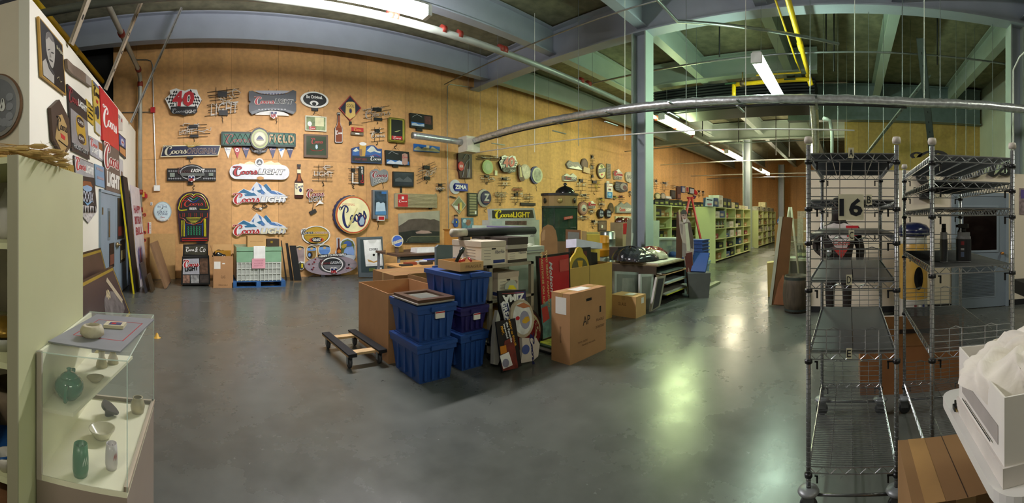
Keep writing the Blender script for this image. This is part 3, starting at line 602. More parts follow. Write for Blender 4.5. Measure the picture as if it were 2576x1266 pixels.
# --- jukebox neon
s = S('neon_sign', 'tall jukebox shaped neon sign with yellow red blue and green tubes', B, 396, 540, None, .02)
s.poly('__', [(244, 430), (262, 370), (300, 330), (345, 312), (400, 305), (450, 312), (495, 332), (532, 375), (550, 430), (545, 640), (540, 768), (278, 775), (262, 640)], M('2a0a26', .45), th=.06, side=BLK)
s.poly('face', [(262, 485), (266, 400), (310, 345), (400, 322), (485, 345), (528, 400), (532, 485)], BLK).poly('face', [(270, 500), (530, 495), (520, 725), (290, 730)], BLK)
yn, rn, bn, gn, wn, on = M('d6cf2e', .3), M('c2332a', .3), M('1f43a8', .3), M('1c8f62', .3), M('e0e0dc', .3), M('cc4a22', .3)
s.line('yellow_tube', [(340, 478), (266, 480), (268, 430), (290, 375), (340, 335), (385, 332), (400, 345), (415, 332), (465, 335), (505, 370), (530, 430), (532, 472), (455, 472)], .012, yn, smooth=3)
s.line('red_tube', [(283, 460), (290, 410), (320, 365), (370, 348), (398, 362), (430, 348), (480, 368), (508, 410), (515, 450)], .011, on, smooth=4)
s.line('green_tube', [(362, 365), (398, 385), (438, 362)], .010, gn, smooth=4).line('blue_tube', [(345, 375), (398, 410), (455, 372)], .010, bn, smooth=4)
s.script('lettering', 305, 388, 488, 448, rn, k=1.0).text('lettering', 'BEER', 362, 456, 430, 478, wn, bold=.02)
for k in range(4):
    x = 300 + k*56
    s.line('red_tube', [(x, 508), (x, 545)], .007, rn).line('red_tube', [(x+16, 508), (x+16, 545)], .007, rn)
s.line('red_tube', [(272, 515), (274, 552), (300, 556), (325, 575), (335, 598), (380, 608), (402, 618), (425, 606), (470, 592), (488, 565), (510, 550), (528, 548), (528, 505)], .008, on)
for k in range(5): s.line('yellow_tube', [(330+k*11, 553+k*12), (470-k*12, 551+k*12)], .007, yn)
for x in (288, 301, 314, 500, 511): s.line('yellow_tube', [(x-2, 575 if x < 400 else 560), (x+2, 725)], .009 if x < 400 else .013, yn)
s.line('blue_tube', [(325, 605), (330, 725)], .009, bn).line('blue_tube', [(482, 600), (482, 720)], .009, bn).line('blue_tube', [(325, 618), (385, 616)], .006, bn).line('blue_tube', [(430, 616), (482, 614)], .006, bn)
for k in range(5):
    q = [(345+k*26, 632), (357+k*26, 652), (345+k*26, 672), (357+k*26, 692), (345+k*26, 712)]; q2 = [(357+k*26, 632), (345+k*26, 652), (357+k*26, 672), (345+k*26, 692), (357+k*26, 712)]
    s.line('green_tube', q, .007, gn, smooth=2).line('green_tube', q2, .007, gn, smooth=2)
s.rect('base_panel', 285, 738, 535, 768, M('3c0c14', .4)); s.line('red_tube', [(292, 745), (528, 742), (528, 762), (292, 765), (292, 745)], .008, rn)
s.rect('transformer', 425, 768, 510, 790, BLK, th=.05); s.done()
# --- white rounded Coors LIGHT
s = S('illuminated_sign', 'white rounded Coors LIGHT sign with a round crest on top', B, 1012, 115, None, .02)
s.rect('__', 735, 58, 1292, 195, M('e4e6ee', .35), th=.09, r=.5, side=M('b8bcc6', .4))
s.poly('mountain_outline', [(800, 68), (830, 42), (870, 48), (900, 30), (925, 25), (975, 45), (975, 70)], CREAM, th=.05).poly('mountain_outline', [(1050, 45), (1090, 28), (1125, 22), (1150, 40), (1190, 35), (1230, 65), (1050, 70)], CREAM, th=.05)
s.ell('crest', 970, -2, 1050, 80, W_, th=.10).ell('crest', 982, 10, 1038, 66, M('4c5058', .4)).poly('crest', [(990, 52), (1012, 22), (1030, 52)], LGR)
cl_logo(s, 768, 75, 1250, 165, b1=BLK, b2=BLK, c2=W_, split=.46); s.ell('notch', 985, 168, 1052, 200, PLY, th=.004, z=.09); s.done()
# --- two mountain signs
for dy, lab in ((0, 'upper of the two snowy blue mountain Coors LIGHT signs'), (292, 'lower snowy blue mountain Coors LIGHT sign, just above the pallet boxes')):
    s = S('neon_sign', lab, B, 1030, 350+dy, 'mountain Coors LIGHT signs', .03)
    q = [(795, 345), (810, 315), (830, 300), (865, 280), (895, 292), (925, 300), (955, 252), (985, 217), (1030, 245), (1060, 268), (1075, 232), (1105, 265), (1125, 295), (1165, 298), (1200, 312), (1245, 335), (1262, 350), (1255, 400), (790, 410)]
    s.poly('__', [(x, y+dy) for x, y in q], M('d4dae2', .4), th=.04, side=W_)
    bl, bl2 = M('2b6b94', .4), M('4d78b4', .4)
    for t in ([(805, 325), (865, 284), (950, 325), (900, 330), (860, 320)], [(1050, 250), (1075, 235), (1120, 290), (1130, 318), (1085, 300)], [(985, 300), (1035, 285), (1070, 325), (1010, 318)], [(870, 335), (960, 318), (990, 345), (880, 350)]): s.poly('snow_shade', [(x, y+dy) for x, y in t], bl)
    for t in ([(1000, 228), (1030, 252), (1035, 290), (1012, 262)], [(1090, 300), (1150, 305), (1190, 335), (1120, 325)], [(1170, 310), (1230, 335), (1200, 338)], [(940, 290), (965, 262), (958, 305)], [(1020, 300), (1045, 300), (1060, 335), (1030, 330)]): s.poly('snow_shade', [(x, y+dy) for x, y in t], bl2)
    s.zt = .06; cl_logo(s, 770, 325+dy, 1275, 425+dy, b1=W_, c2=W_ if dy == 0 else M('d8cfae', .4), b2=M('a9a9ae', .4), split=.48)
    for k in range(3): s.line('wire_frame', [(762, 352+dy+k*25), (1295, 345+dy+k*28)], .004, WIRE, .03)
    if not dy:
        s.line('cord', [(1000, 420), (955, 440), (990, 465), (1030, 460), (1085, 445), (1060, 425)], .012, WIRE, .02, 4); s.line('cord', [(1045, 425), (1040, 470), (990, 480), (945, 450)], .010, WIRE, .025, 4); s.rect('plug', 1012, 458, 1040, 478, W_, th=.03, rot=-.6)
    s.done()
# --- hanging bottle sign
def bottle_sign(label, cr, x0, y0, x1, y1, glass_, lab_, rim=None, pl=PB):
    s = S('bottle_sign', label, cr, (x0+x1)/2, (y0+y1)/2, None, .01, pl); w = x1-x0; h = y1-y0; xc = (x0+x1)/2
    q = [(.30, 0), (.70, 0), (.70, .06), (.66, .08), (.68, .32), (.78, .42), (.98, .50), (1, .56), (1, .97), (.92, 1), (.08, 1), (0, .97), (0, .56), (.02, .50), (.22, .42), (.32, .32), (.34, .08), (.30, .06)]
    pt = lambda e: [(xc + (a-.5)*w*e, y0 + h*(.5 + (b-.5)*(1 + (e-1)*.35))) for a, b in q]
    if rim: s.poly('rim', pt(1.22), BLK, th=.05).poly('rim', pt(1.12), W_)
    s.poly('bottle', pt(1.0), glass_, th=None if rim else .03)
    s.rect('cap', x0+w*.3, y0, x0+w*.7, y0+h*.07, BLK)
    s.poly('highlight', [(x0+w*.3, y0+h*.5), (x0+w*.4, y0+h*.3), (x0+w*.6, y0+h*.3), (x0+w*.75, y0+h*.5)], M('9a4a18', .3))
    if lab_:
        s.rect('neck_label', x0+w*.28, y0+h*.15, x0+w*.72, y0+h*.26, CREAM).rect('label', x0+w*.02, y0+h*.55, x0+w*.98, y0+h*.90, CREAM)
        s.script('label', x0+w*.06, y0+h*.57, x0+w*.94, y0+h*.72, NAVY, rot=.2, k=1.2).ell('label', x0+w*.5, y0+h*.7, x0+w*.82, y0+h*.82, NAVY)
    else: s.script('label', x0+w*.02, y0+h*.6, x0+w*.98, y0+h*.75, W_, k=1.5, rot=.1)
    return s.done()
bottle_sign('flat brown bottle sign with a cream label beside the white rounded sign', B, 1342, 52, 1424, 370, M('3c140a', .3), 1)
bottle_sign('brown longneck bottle sign with a white outline left of the diamond', C, 382, 250, 442, 515, M('7c3a1c', .3), 0, 1)
# --- diamond
s = S('diamond_sign', 'navy diamond sign with a cream beer can, edged in red', C, 517, 200)
s.poly('__', [(517, 80), (622, 198), (517, 320), (412, 200)], M('a33330', .5), th=.05, side=BLK).poly('face', [(517, 92), (611, 199), (517, 308), (423, 200)], M('1a1c34', .5))
s.poly('can_picture', [(478, 150), (500, 140), (540, 140), (562, 152), (566, 270), (517, 305), (472, 268)], M('d6b66a', .5)).text('can_picture', 'COOL', 483, 165, 555, 192, BLK, bold=.0).ell('can_picture', 505, 200, 535, 250, M('8a6a40', .5)).ell('can_picture', 511, 210, 530, 245, NAVY)
s.rect('transformer', 510, 325, 532, 348, BLK, th=.05); cord(s, 522, 340, 22, 4); s.done()
neon('neon tangle of thin script right of the navy diamond', C, 620, 185, 925, 320, 'Coors', 4, M('a99c90', .3), 11, -.18, .3, wb=(.08, .1, .9, .8), tr=2, curls=3)
neon('small neon tangle above the beer glass mountain sign', C, 700, 385, 850, 515, 'Coors', 4, NW, 12, -.08, .2, wb=(.05, .25, .95, .75), tr=1, curls=3)
s = S('illuminated_sign', 'small gold and red light up sign under the navy diamond', C, 578, 405); s.rect('wire_frame', 520, 350, 636, 353, M('8c6a3c', .4), z=.02); s.rect('__', 507, 378, 652, 428, M('9c8a3a', .3, .4), th=.09).rect('face', 524, 384, 636, 420, RED).script('lettering', 545, 388, 615, 418, M('d8b44a', .4)).rect('base', 525, 428, 640, 452, M('6f6252', .5), th=.07).rect('base', 562, 434, 600, 446, W_, z=.075); s.done()
# --- framed dark mirror with gold frame
s = S('framed_sign', 'black sign in a rounded gold frame with a red bottom label', C, 947, 408)
s.rect('frame', 870, 293, 1024, 523, M('7a7430', .3, .5), th=.08, r=.05).rect('frame', 884, 305, 1012, 510, M('b6aa48', .3, .5), r=.03).rect('face', 896, 310, 1002, 500, BLK).rect('face', 900, 462, 998, 495, RED).script('lettering', 915, 465, 985, 495, W_, n=2).poly('lettering', [(925, 420), (985, 405), (965, 418), (945, 424)], M('a8b078', .4)); cord(s, 945, 520, 60, 2); s.done()
# --- monitors style signs
s = S('screen_sign', 'tilted black screen with a mountain line drawing and drink picture, top right', C, 1175, 325)
s.poly('__', [(1070, 245), (1280, 272), (1282, 398), (1076, 378)], BLK, th=.09).poly('picture', [(1082, 328), (1202, 345), (1202, 375), (1084, 362)], SKYB).poly('picture', [(1085, 345), (1115, 338), (1150, 355), (1200, 350), (1202, 373), (1085, 362)], M('b8c8d8', .4)).poly('picture', [(1200, 275), (1262, 282), (1270, 360), (1205, 345)], M('5a3030', .4, 0, .4, 12)).line('mountain_line', [(1090, 285), (1115, 270), (1135, 262), (1160, 275), (1180, 285)], .005, LGR); s.rect('transformer', 1135, 385, 1190, 412, BLK, th=.06); s.done()
s = S('screen_sign', 'black screen with a silver can and blue mountains below the gold framed sign', C, 950, 665)
s.poly('__', [(842, 592), (1060, 610), (1068, 738), (846, 725)], BLK, th=.09).poly('picture', [(852, 680), (1058, 700), (1060, 730), (852, 718)], SKYB).poly('picture', [(855, 705), (890, 685), (930, 705), (970, 688), (1000, 705), (1000, 728), (852, 716)], M('c6d2de', .4)).poly('can_picture', [(995, 630), (1020, 622), (1045, 632), (1048, 725), (1020, 732), (995, 722)], M('b08c7c', .4)).script('can_picture', 998, 640, 1045, 672, RED, n=2).line('mountain_line', [(870, 628), (900, 602), (915, 612), (935, 625), (960, 630)], .005, LGR); s.rect('transformer', 915, 732, 965, 750, BLK, th=.06); s.line('wire_hanger', [(905, 597), (945, 550), (985, 602)], .003, WIRE, .02); s.done()
s = S('picture_sign', 'long narrow snowy mountain picture under the foil duct end', C, 1232, 575)
s.poly('__', [(1112, 530), (1355, 560), (1352, 615), (1115, 600)], SKYB, th=.05).poly('picture', [(1115, 575), (1150, 556), (1185, 578), (1215, 560), (1250, 590), (1285, 558), (1350, 600), (1350, 608), (1115, 592)], M('c8c89a', .5)).rect('can_picture', 1228, 548, 1255, 600, M('e0dcae', .4)); s.done()
# --- beer glass mountain sign
s = S('illuminated_sign', 'mountain range sign with a tall beer glass and white Coors', C, 668, 620)
s.poly('__', [(530, 575), (560, 565), (600, 560), (640, 575), (670, 555), (700, 548), (735, 550), (770, 580), (808, 580), (808, 718), (530, 708)], M('1f3d78', .4), th=.09).poly('picture', [(535, 600), (570, 575), (600, 600), (640, 590), (690, 560), (720, 552), (755, 595), (800, 610), (800, 650), (700, 640), (535, 640)], M('2e5c9c', .4)).poly('picture', [(665, 600), (705, 558), (730, 560), (760, 600), (800, 608), (790, 622), (735, 605), (700, 615)], M('c9cdbf', .4)).poly('picture', [(535, 602), (570, 572), (595, 600), (560, 610)], M('c9cdbf', .4))
s.rect('picture', 534, 655, 806, 706, M('1a1d24', .4)); s.poly('glass_picture', [(600, 530), (662, 530), (655, 600), (650, 650), (605, 650), (598, 600)], M('c49a42', .4)).ell('glass_picture', 598, 520, 664, 552, W_).rect('glass_picture', 598, 585, 622, 645, M('8a6a50', .5))
s.text('lettering', 'DRAFT BEER', 556, 668, 668, 688, M('7c1c28', .4), bold=.02).script('lettering', 698, 650, 795, 695, W_).line('lettering', [(705, 652), (745, 635), (790, 655)], .006, RED); s.done()
neon('neon spelling LIGHT with an underline left of the letter L neon', C, 155, 735, 380, 890, 'LIGHT', 6, NW, 14, .02, 0, wb=(.12, .35, .9, .66), tr=0, curls=3)
neon('neon tangle with a tall letter L beside a black upright panel', C, 498, 745, 602, 910, 'L', 7, NW, 15, 0, 0, wb=(.35, .35, .95, .95), tr=1, curls=2)
s = S('illuminated_sign', 'narrow black upright panel with red and white lettering turned sideways', C, 622, 830); s.rect('__', 598, 742, 646, 912, BLK, th=.06); s.text('lettering', 'LIGHT', 595, 772, 659, 790, W_, rot=pi/2, bold=.02).script('lettering', 590, 845, 664, 875, RED, rot=pi/2, k=1.4); s.done()
s = S('illuminated_sign', 'small grey Coors LIGHT shield sign left of the wall television', C, 788, 850); s.poly('__', [(705, 800), (735, 772), (770, 765), (795, 785), (830, 768), (868, 790), (872, 840), (858, 885), (800, 892), (725, 928), (712, 880)], M('7f8284', .4), th=.05, sm=2).script('lettering', 722, 790, 862, 850, M('8c2c34', .4), k=1.4, back=M('b4b6b8', .4)).text('lettering', 'LIGHT', 728, 845, 858, 895, W_, shear=.2, bold=.06, rot=.1).text('lettering', 'LIGHT', 731, 848, 855, 892, M('3c3e42', .4), shear=.2, bold=.02, rot=.1); cord(s, 820, 890, 60, 5); s.line('wire_hanger', [(745, 770), (765, 735), (800, 772)], .003, WIRE, .02); s.done()
s = S('television', 'flat black television showing a dim mountain scene', C, 1012, 862, cat='television'); s.poly('__', [(915, 790), (1110, 798), (1106, 935), (915, 930)], BLK, th=.07).poly('screen', [(927, 800), (1100, 808), (1097, 924), (927, 920)], M('2b3038', .2, 0, .5, 4)).poly('screen', [(935, 860), (975, 845), (1010, 870), (1050, 835), (1090, 870), (1090, 890), (935, 885)], M('4e5358', .3, 0, .3, 8)).rect('stand_neck', 985, 932, 1005, 990, BLK, z=.02); s.done()
neon('slanted bar neon sign beside the vertical conduit', C, 1130, 720, 1335, 870, 'LIGHT', 6, M('b9b3a6', .3), 17, -.45, .4, wb=(.45, .35, 1.0, .65), tr=2, curls=2)
neon('small black neon tangle just left of the vertical conduit', C, 1310, 900, 1415, 975, 'LIGHT', 4, NW, 18, 0, .1, wb=(.1, .5, .8, .8), tr=2, curls=2)
# --- red/white neon logo with pennant arrow
s = S('neon_sign', 'tilted red and white neon LIGHT logo with an arrow, left of the bottle cap', C, 190, 1030)
for k in range(5): s.line('wire_frame', [(105, 968+k*26), (285, 972+k*28)], .004, WIRE, .03)
s.zt = .05; s.script('lettering', 115, 955, 270, 1035, M('8c2c34', .3), k=1.2, back=NW).text('lettering', 'LIGHT', 130, 1015, 270, 1070, W_, shear=.1, bold=.03, rot=.12).text('lettering', 'LIGHT', 134, 1020, 266, 1066, M('4a4c50', .4), shear=.1, bold=.0, rot=.12)
s.poly('arrow', [(192, 1112), (235, 1058), (272, 1092), (230, 1092)], W_); cord(s, 175, 1090, 90, 9); s.rect('transformer', 140, 1150, 205, 1185, WIRE, th=.04, rot=.5); s.done()
# --- bottle cap clock
s = S('bottle_cap_sign', 'huge cream bottle cap sign with blue Coors script and red ring', D, 532, 375, None, .02)
s.ell('__', 358, 195, 690, 552, M('232a5a', .45), th=.10, n=84, wav=.018, nw=26).ell('rim', 372, 200, 702, 553, M('b08c4a', .4), th=.13, side=M('a9853f', .4)).ell('face', 380, 207, 697, 545, M('c24a2c', .4)).ell('face', 390, 217, 688, 535, M('ece6b4', .35), n=44)
s.text('lettering', 'ORIGINAL', 434, 268, 552, 292, M('cf8a6a', .4), bold=.02)
for k in range(14): s.line('wheat_picture', [(480+k*5, 480-k*9), (520+k*4, 455-k*11)], .008, M('c2b46a', .5), smooth=0)
s.script('lettering', 425, 275, 655, 480, NAVY, k=1.25, rot=.22); s.ell('emblem', 572, 372, 650, 488, RED).ell('emblem', 576, 376, 646, 484, M('1c2a5c', .4)).poly('emblem', [(588, 440), (605, 400), (622, 385), (640, 430), (630, 465), (600, 470)], M('9fb4c8', .4)); s.done()
# --- waterfall lightbox
s = S('light_box', 'grey framed waterfall light box with a small red label', D, 790, 290); s.rect('frame', 722, 145, 860, 412, M('6d7278', .4), th=.12).rect('picture', 736, 158, 846, 378, M('27394a', .4, 0, .6, 7)).rect('picture', 800, 160, 845, 180, SKYB)
s.poly('picture', [(750, 262), (775, 255), (790, 268), (815, 260), (830, 268), (838, 345), (745, 350)], M('b8cfe0', .4)).poly('picture', [(742, 345), (842, 340), (842, 376), (742, 374)], M('4f86b4', .4)).rect('label', 762, 385, 824, 430, W_, th=.15).rect('label', 768, 391, 819, 422, RED); cord(s, 788, 425, 90, 4); s.done()
# --- red/cream menu board
s = S('menu_board', 'long cream menu board with a red Coors panel', D, 1130, 242); s.rect('__', 946, 180, 1325, 308, M('a39a78', .5), th=.10, side=M('c9c4a6', .5)).rect('panel', 955, 186, 1048, 300, M('b8262c', .4)).script('lettering', 962, 235, 1038, 262, W_).rect('lettering', 990, 205, 1010, 230, W_)
for k in range(9): s.rect('letter_track', 1052, 190+k*12.5, 1318, 192+k*12.5, M('77704f', .5))
for x in (935, 1320): s.rect('end_bracket#%d' % x, x-4, 176, x+10, 312, M('8e8a72', .5), z=.0)
s.rect('transformer', 1258, 308, 1285, 322, BLK, th=.05); s.done()
# --- painting
s = S('painting', 'large unframed painting of a dark mesa above a brewery', D, 1170, 500, None, .04, cat='painting'); s.poly('__', [(965, 365), (1352, 335), (1352, 635), (975, 640)], M('a8a592', .7, 0, .12, 4), th=.03)
s.poly('mesa_picture', [(968, 480), (1000, 462), (1035, 440), (1060, 420), (1120, 412), (1200, 410), (1265, 420), (1300, 415), (1350, 435), (1350, 560), (970, 560)], M('564c44', .7, 0, .25, 5)).poly('mesa_picture', [(970, 540), (1100, 520), (1350, 530), (1350, 633), (976, 638)], M('232723', .7, 0, .3, 6)).poly('mesa_picture', [(1050, 600), (1085, 575), (1350, 572), (1350, 625), (1070, 628)], M('3c4438', .6, 0, .2, 9)).poly('mesa_picture', [(1125, 535), (1180, 520), (1250, 525), (1280, 545), (1200, 552), (1135, 550)], M('a48a82', .6)).line('mesa_picture', [(1040, 628), (1055, 598), (1085, 577), (1350, 574)], .006, M('8c8468', .6)); s.done()
# --- big oval near the floor
s = S('cutout_sign', 'gold oval Coors ORIGINAL sign with a racing emblem, above the small ovals', G, 515, 370, None, .02)
s.ell('__', 272, 198, 775, 530, W_, th=.02, n=48).poly('__', [(255, 300), (265, 262), (320, 245), (350, 260), (345, 330), (300, 350), (265, 345)], W_, th=.02, sm=3).poly('__', [(385, 490), (560, 520), (680, 490), (650, 525), (530, 545), (420, 525)], W_, th=.02).ell('face', 300, 212, 748, 515, BLK, n=44).ell('face', 310, 220, 738, 507, M('b5922f', .4), n=44)
s.script('lettering', 270, 262, 468, 358, M('4b4a48', .4), k=1.4, back=LGR).text('lettering', 'ORIGINAL', 490, 300, 768, 340, W_, shear=.2, bold=.05).text('lettering', 'ORIGINAL', 494, 303, 764, 337, M('7e2a26', .4), shear=.2, bold=.01)
s.rect('lettering', 335, 368, 700, 374, M('4d4426', .5)).ell('emblem', 400, 402, 658, 490, M('b9442a', .4)).ell('emblem', 438, 398, 622, 492, BLK).text('emblem', 'DRAFT', 455, 420, 612, 442, W_, bold=.03, shear=.2).text('emblem', 'BEER', 465, 445, 600, 466, W_, bold=.03, shear=.2); s.done()
# --- capsule cards
for x0, y0, x1, y1, sky, lab in ((145, 550, 330, 970, M('a08c8c', .5, 0, .3, 6), 'tall capsule picture card of a canyon, leftmost of the three by the floor'), (352, 545, 538, 800, M('8c6f3a', .5, 0, .4, 6), 'capsule picture card with a blue sky and a dark arch, middle of three'), (560, 530, 785, 720, M('5d86c8', .5), 'capsule picture card with a clear blue scene, right of three')):
    s = S('cutout_sign', lab, G, (x0+x1)/2, (y0+y1)/2, 'capsule picture cards', .015); s.rect('__', x0, y0, x1, y1, M('d9d2b8', .5), th=.015, r=.12).rect('picture', x0+14, y0+14, x1-14, y1-14, sky, r=.11)
    if x0 > 300: s.rect('picture', x0+18, y0+30, x1-18, y0+95, M('6f98d4', .5), r=.03)
    if x0 == 352: s.ell('picture', x0+20, y0+110, x0+110, y0+230, M('2a1e16', .5)).ell('picture', x0+30, y0+135, x0+75, y0+200, M('6a94d8', .5))
    s.poly('title_band', [(x0+14, y0+52), (x0+40, y0+20), ((x0+x1)/2, y0+8), (x1-40, y0+20), (x1-14, y0+52), ((x0+x1)/2, y0+34)], M('3c3820', .5)).ell('title_band', (x0+x1)/2-26, y0+38, (x0+x1)/2+26, y0+76, M('cfa86a', .5)); s.done()
s = S('cutout_sign', 'small round badge with a yellow bottle at the foot of the canyon card', G, 245, 900, None, .06); s.ell('__', 200, 820, 310, 975, W_, th=.015).ell('face', 208, 828, 302, 967, M('3c3c30', .5)).rect('bottle_picture', 255, 865, 285, 935, YELL).rect('bottle_picture', 245, 830, 310, 850, W_); s.done()
# --- bottle + mountain standee
s = S('cutout_sign', 'bottle and waterfall cutout board partly behind the football sign', G, 1045, 590, None, .03)
s.poly('__', [(880, 410), (945, 410), (950, 480), (1010, 430), (1075, 412), (1140, 430), (1190, 480), (1215, 560), (1215, 760), (1190, 800), (870, 780), (855, 660), (885, 610)], M('c4ccd8', .5), th=.02, side=W_).poly('picture', [(955, 520), (985, 465), (1075, 432), (1160, 470), (1195, 540), (1195, 720), (960, 700)], M('5d6a3c', .5, 0, .5, 8)).poly('picture', [(1000, 500), (1060, 460), (1120, 475), (1150, 510), (1140, 560), (1040, 560)], M('3d5a9c', .5)).poly('picture', [(1020, 620), (1060, 575), (1170, 560), (1190, 640), (1190, 720), (1000, 690)], M('86a4d8', .5)).poly('picture', [(960, 560), (1010, 520), (1060, 520), (1050, 570), (990, 600)], M('b89a3a', .5))
s.poly('bottle_picture', [(898, 420), (932, 420), (935, 570), (962, 620), (962, 700), (880, 700), (882, 620), (900, 570)], M('5c2c1c', .4)).ell('bottle_picture', 890, 615, 958, 680, M('c47a2c', .4)); s.done()
# --- round football sign on floor
s = S('neon_sign', 'wide oval football sign on the floor reading HERES TO FOOTBALL', G, 765, 880, None, .1)
s.ell('__', 310, 720, 1222, 1055, M('9a8d96', .4), th=.08, n=52, side=GRY)
rr = random.Random(7)
for k in range(34):
    a = rr.uniform(0, 2*pi); rx = rr.uniform(.66, .93); x = 765 + 440*rx*cos(a); y = 888 + 160*rx*sin(a)
    if abs(x-775) > 235: s.poly('team_badge', [(x-16, y-8), (x, y-15), (x+17, y-4), (x+8, y+14), (x-12, y+12)], (NAVY, BLK, M('7a2a34', .4), M('cc5a2a', .4), GRY, M('6c2030', .4))[k % 6])
for a in ((340, 870, 560, 840), (360, 960, 560, 900), (1000, 840, 1190, 850), (1010, 920, 1180, 950), (430, 1020, 560, 950), (1000, 960, 1100, 1020)): s.line('divider', [a[:2], a[2:]], .004, GRY)
s.ell('centre_plate', 540, 735, 1010, 1010, M('4a4a4e', .35), n=40).band('centre_plate', 585, 742, 965, 1005, .03, W_).ell('centre_plate', 605, 765, 945, 985, M('2c2e32', .35), n=40).poly('centre_plate', [(615, 880), (930, 880), (900, 940), (780, 965), (650, 940)], M('77777c', .35))
s.script('lettering', 565, 795, 740, 880, M('6f3034', .4), k=1.3).text('lettering', 'LIGHT', 742, 812, 955, 860, LGR, shear=.2, bold=.03); s.poly('title_bar', [(522, 700), (1015, 672), (1028, 705), (535, 742)], BLK, th=.03, z=.09).text('title_bar', "HERE'S TO FOOTBALL", 540, 690, 1012, 724, W_, shear=.1, bold=.03, rot=.06)
s.zt = .1; nfl(s, 'shield', 738, 918, 855, 1030); s.rect('foot', 590, 1040, 660, 1085, M('3a3a40', .5), th=.06).rect('foot#2', 860, 1022, 935, 1058, M('4a2a30', .5), th=.06).line('cord', [(500, 1062), (420, 1080), (370, 1100), (440, 1112), (480, 1100)], .012, WIRE, .02, 4); s.done()
# ================================================================ signs further along the plywood wall
L_ = (1630, 420, 7.035)
s = S('illuminated_sign', 'maroon panel sign with a red round badge under the foil duct box', E_, 300, 345); s.poly('__', [(218, 215), (250, 195), (375, 205), (378, 495), (240, 495), (230, 420), (218, 400)], M('3a1a1e', .5), th=.08).line('wheat_picture', [(275, 275), (300, 230), (330, 225), (345, 270), (300, 330), (265, 480)], .012, GRY, smooth=3).line('wheat_picture', [(345, 280), (340, 400), (315, 485)], .012, GRY, smooth=3).rect('wheat_picture', 318, 390, 355, 485, M('6c6468', .4)).ell('badge', 215, 305, 278, 410, RED, th=.03, z=.085).text('badge', 'BEER', 228, 345, 266, 372, W_); cord(s, 300, 495, 60, 5); s.done()
neon('thin neon tangle between the maroon panel and the second 40 sign', E_, 425, 232, 700, 290, '', 5, NW, 21, .05, tr=0, curls=4)
s = S('oval_sign', 'plain green oval sign left of the second chequered 40 sign', E_, 560, 365); s.ell('__', 500, 285, 622, 447, M('9db46a', .4), th=.05).ell('face', 512, 298, 612, 432, M('8fae78', .4)).ell('face', 535, 325, 592, 405, M('a8bc94', .4)); s.done()
forty('smaller chequered racing 40 sign in the yellow lit stretch of wall', E_, (596.6, -204.8, .618, .806))
s = S('wall_switch', 'small cream switch plate right of the green oval sign', E_, 660, 432, cat='switch'); s.rect('__', 646, 405, 675, 460, M('d8d4b0', .4), th=.03).rect('toggle', 656, 425, 665, 440, W_); s.done()
s = S('cutout_sign', 'round picture sign with a brown bottle edge right of the second 40 sign', E_, 970, 430); s.ell('__', 925, 335, 1052, 505, M('b4a894', .5, 0, .3, 9), th=.05).ell('face', 945, 352, 1035, 490, M('c4bcae', .4, 0, .3, 12)).poly('bottle_picture', [(898, 350), (915, 335), (935, 360), (950, 450), (972, 500), (965, 525), (925, 528), (905, 480)], M('4a2c1a', .4, 0, .5, 12), th=.04, z=.05).poly('bottle_picture', [(915, 370), (928, 365), (935, 420), (945, 480), (920, 480)], M('d4c49a', .5)); s.done()
s = S('oval_sign', 'upright oval mirror sign with a blue rim', E_, 1112, 455); s.ell('__', 1046, 358, 1165, 556, M('1a2a6c', .4), th=.06).ell('face', 1062, 370, 1178, 545, M('b8bca0', .3), th=.02, z=.06).ell('face', 1078, 388, 1162, 528, M('8c9484', .3, 0, .4, 9)); cord(s, 1120, 560, 80, 3); s.done()
s = S('illuminated_sign', 'white disc sign with a blue ZIMA bar', E_, 220, 590); s.ell('__', 132, 508, 255, 672, M('c4c8cc', .4), th=.05).ell('face', 165, 548, 262, 640, NAVY).rect('name_bar', 185, 552, 326, 640, M('1f2f8c', .4), th=.04, z=.05).text('name_bar', 'ZIMA', 182, 570, 312, 618, W_, bold=.04); s.done()
neon('low neon tangle under the green oval sign', E_, 472, 450, 640, 540, '', 4, NW, 22, tr=1, curls=4)
neon('neon tangle with two letters XX under the second 40 sign', E_, 678, 475, 832, 585, 'XX', 4, NW, 23, tr=1, wb=(.3, .55, .75, .9), curls=3)
s = S('diamond_sign', 'cream diamond sign with bottles, left of the green slatted board', E_, 235, 795); s.poly('__', [(238, 692), (320, 795), (240, 900), (155, 795)], M('b8b29a', .5), th=.03).poly('face', [(238, 705), (308, 795), (240, 888), (168, 795)], M('7e8664', .5)).rect('bottle_picture', 225, 780, 242, 850, M('8a3a2c', .4)).rect('bottle_picture', 246, 768, 270, 860, M('d4bc5c', .4)).poly('bottle_picture', [(175, 800), (225, 810), (225, 855), (200, 840)], W_).rect('bracket', 130, 700, 205, 715, WIRE, rot=-.2); s.done()
s = S('letter_board', 'upright green framed board with slats', E_, 390, 790, cat='board'); s.rect('frame', 332, 660, 447, 922, M('20281c', .5), th=.05)
for k in range(8): s.rect('slat', 352, 672+k*30, 430, 694+k*30, M('8c8a68', .5))
s.rect('slat', 412, 865, 430, 900, W_); s.done()
s = S('bottle_cap_sign', 'silver bottle cap sign with a navy face and a big letter Z', E_, 522, 718); s.ell('__', 446, 618, 585, 818, M('9c9c98', .3, .5), th=.06, n=72, wav=.03, nw=18).ell('face', 480, 635, 592, 795, M('171a4a', .4), th=.03, z=.06).text('lettering', 'Z', 510, 668, 572, 752, M('b8b8b4', .3), bold=.05).rect('lettering', 505, 760, 570, 770, M('8a4a4a', .4)); cord(s, 540, 820, 60, 2); s.done()
neon('square neon panel of pale unreadable letters right of the letter Z cap', E_, 628, 640, 785, 772, 'ROCKS', 5, M('a89c84', .3), 24, tr=0, wb=(.1, .1, .9, .45), curls=5)
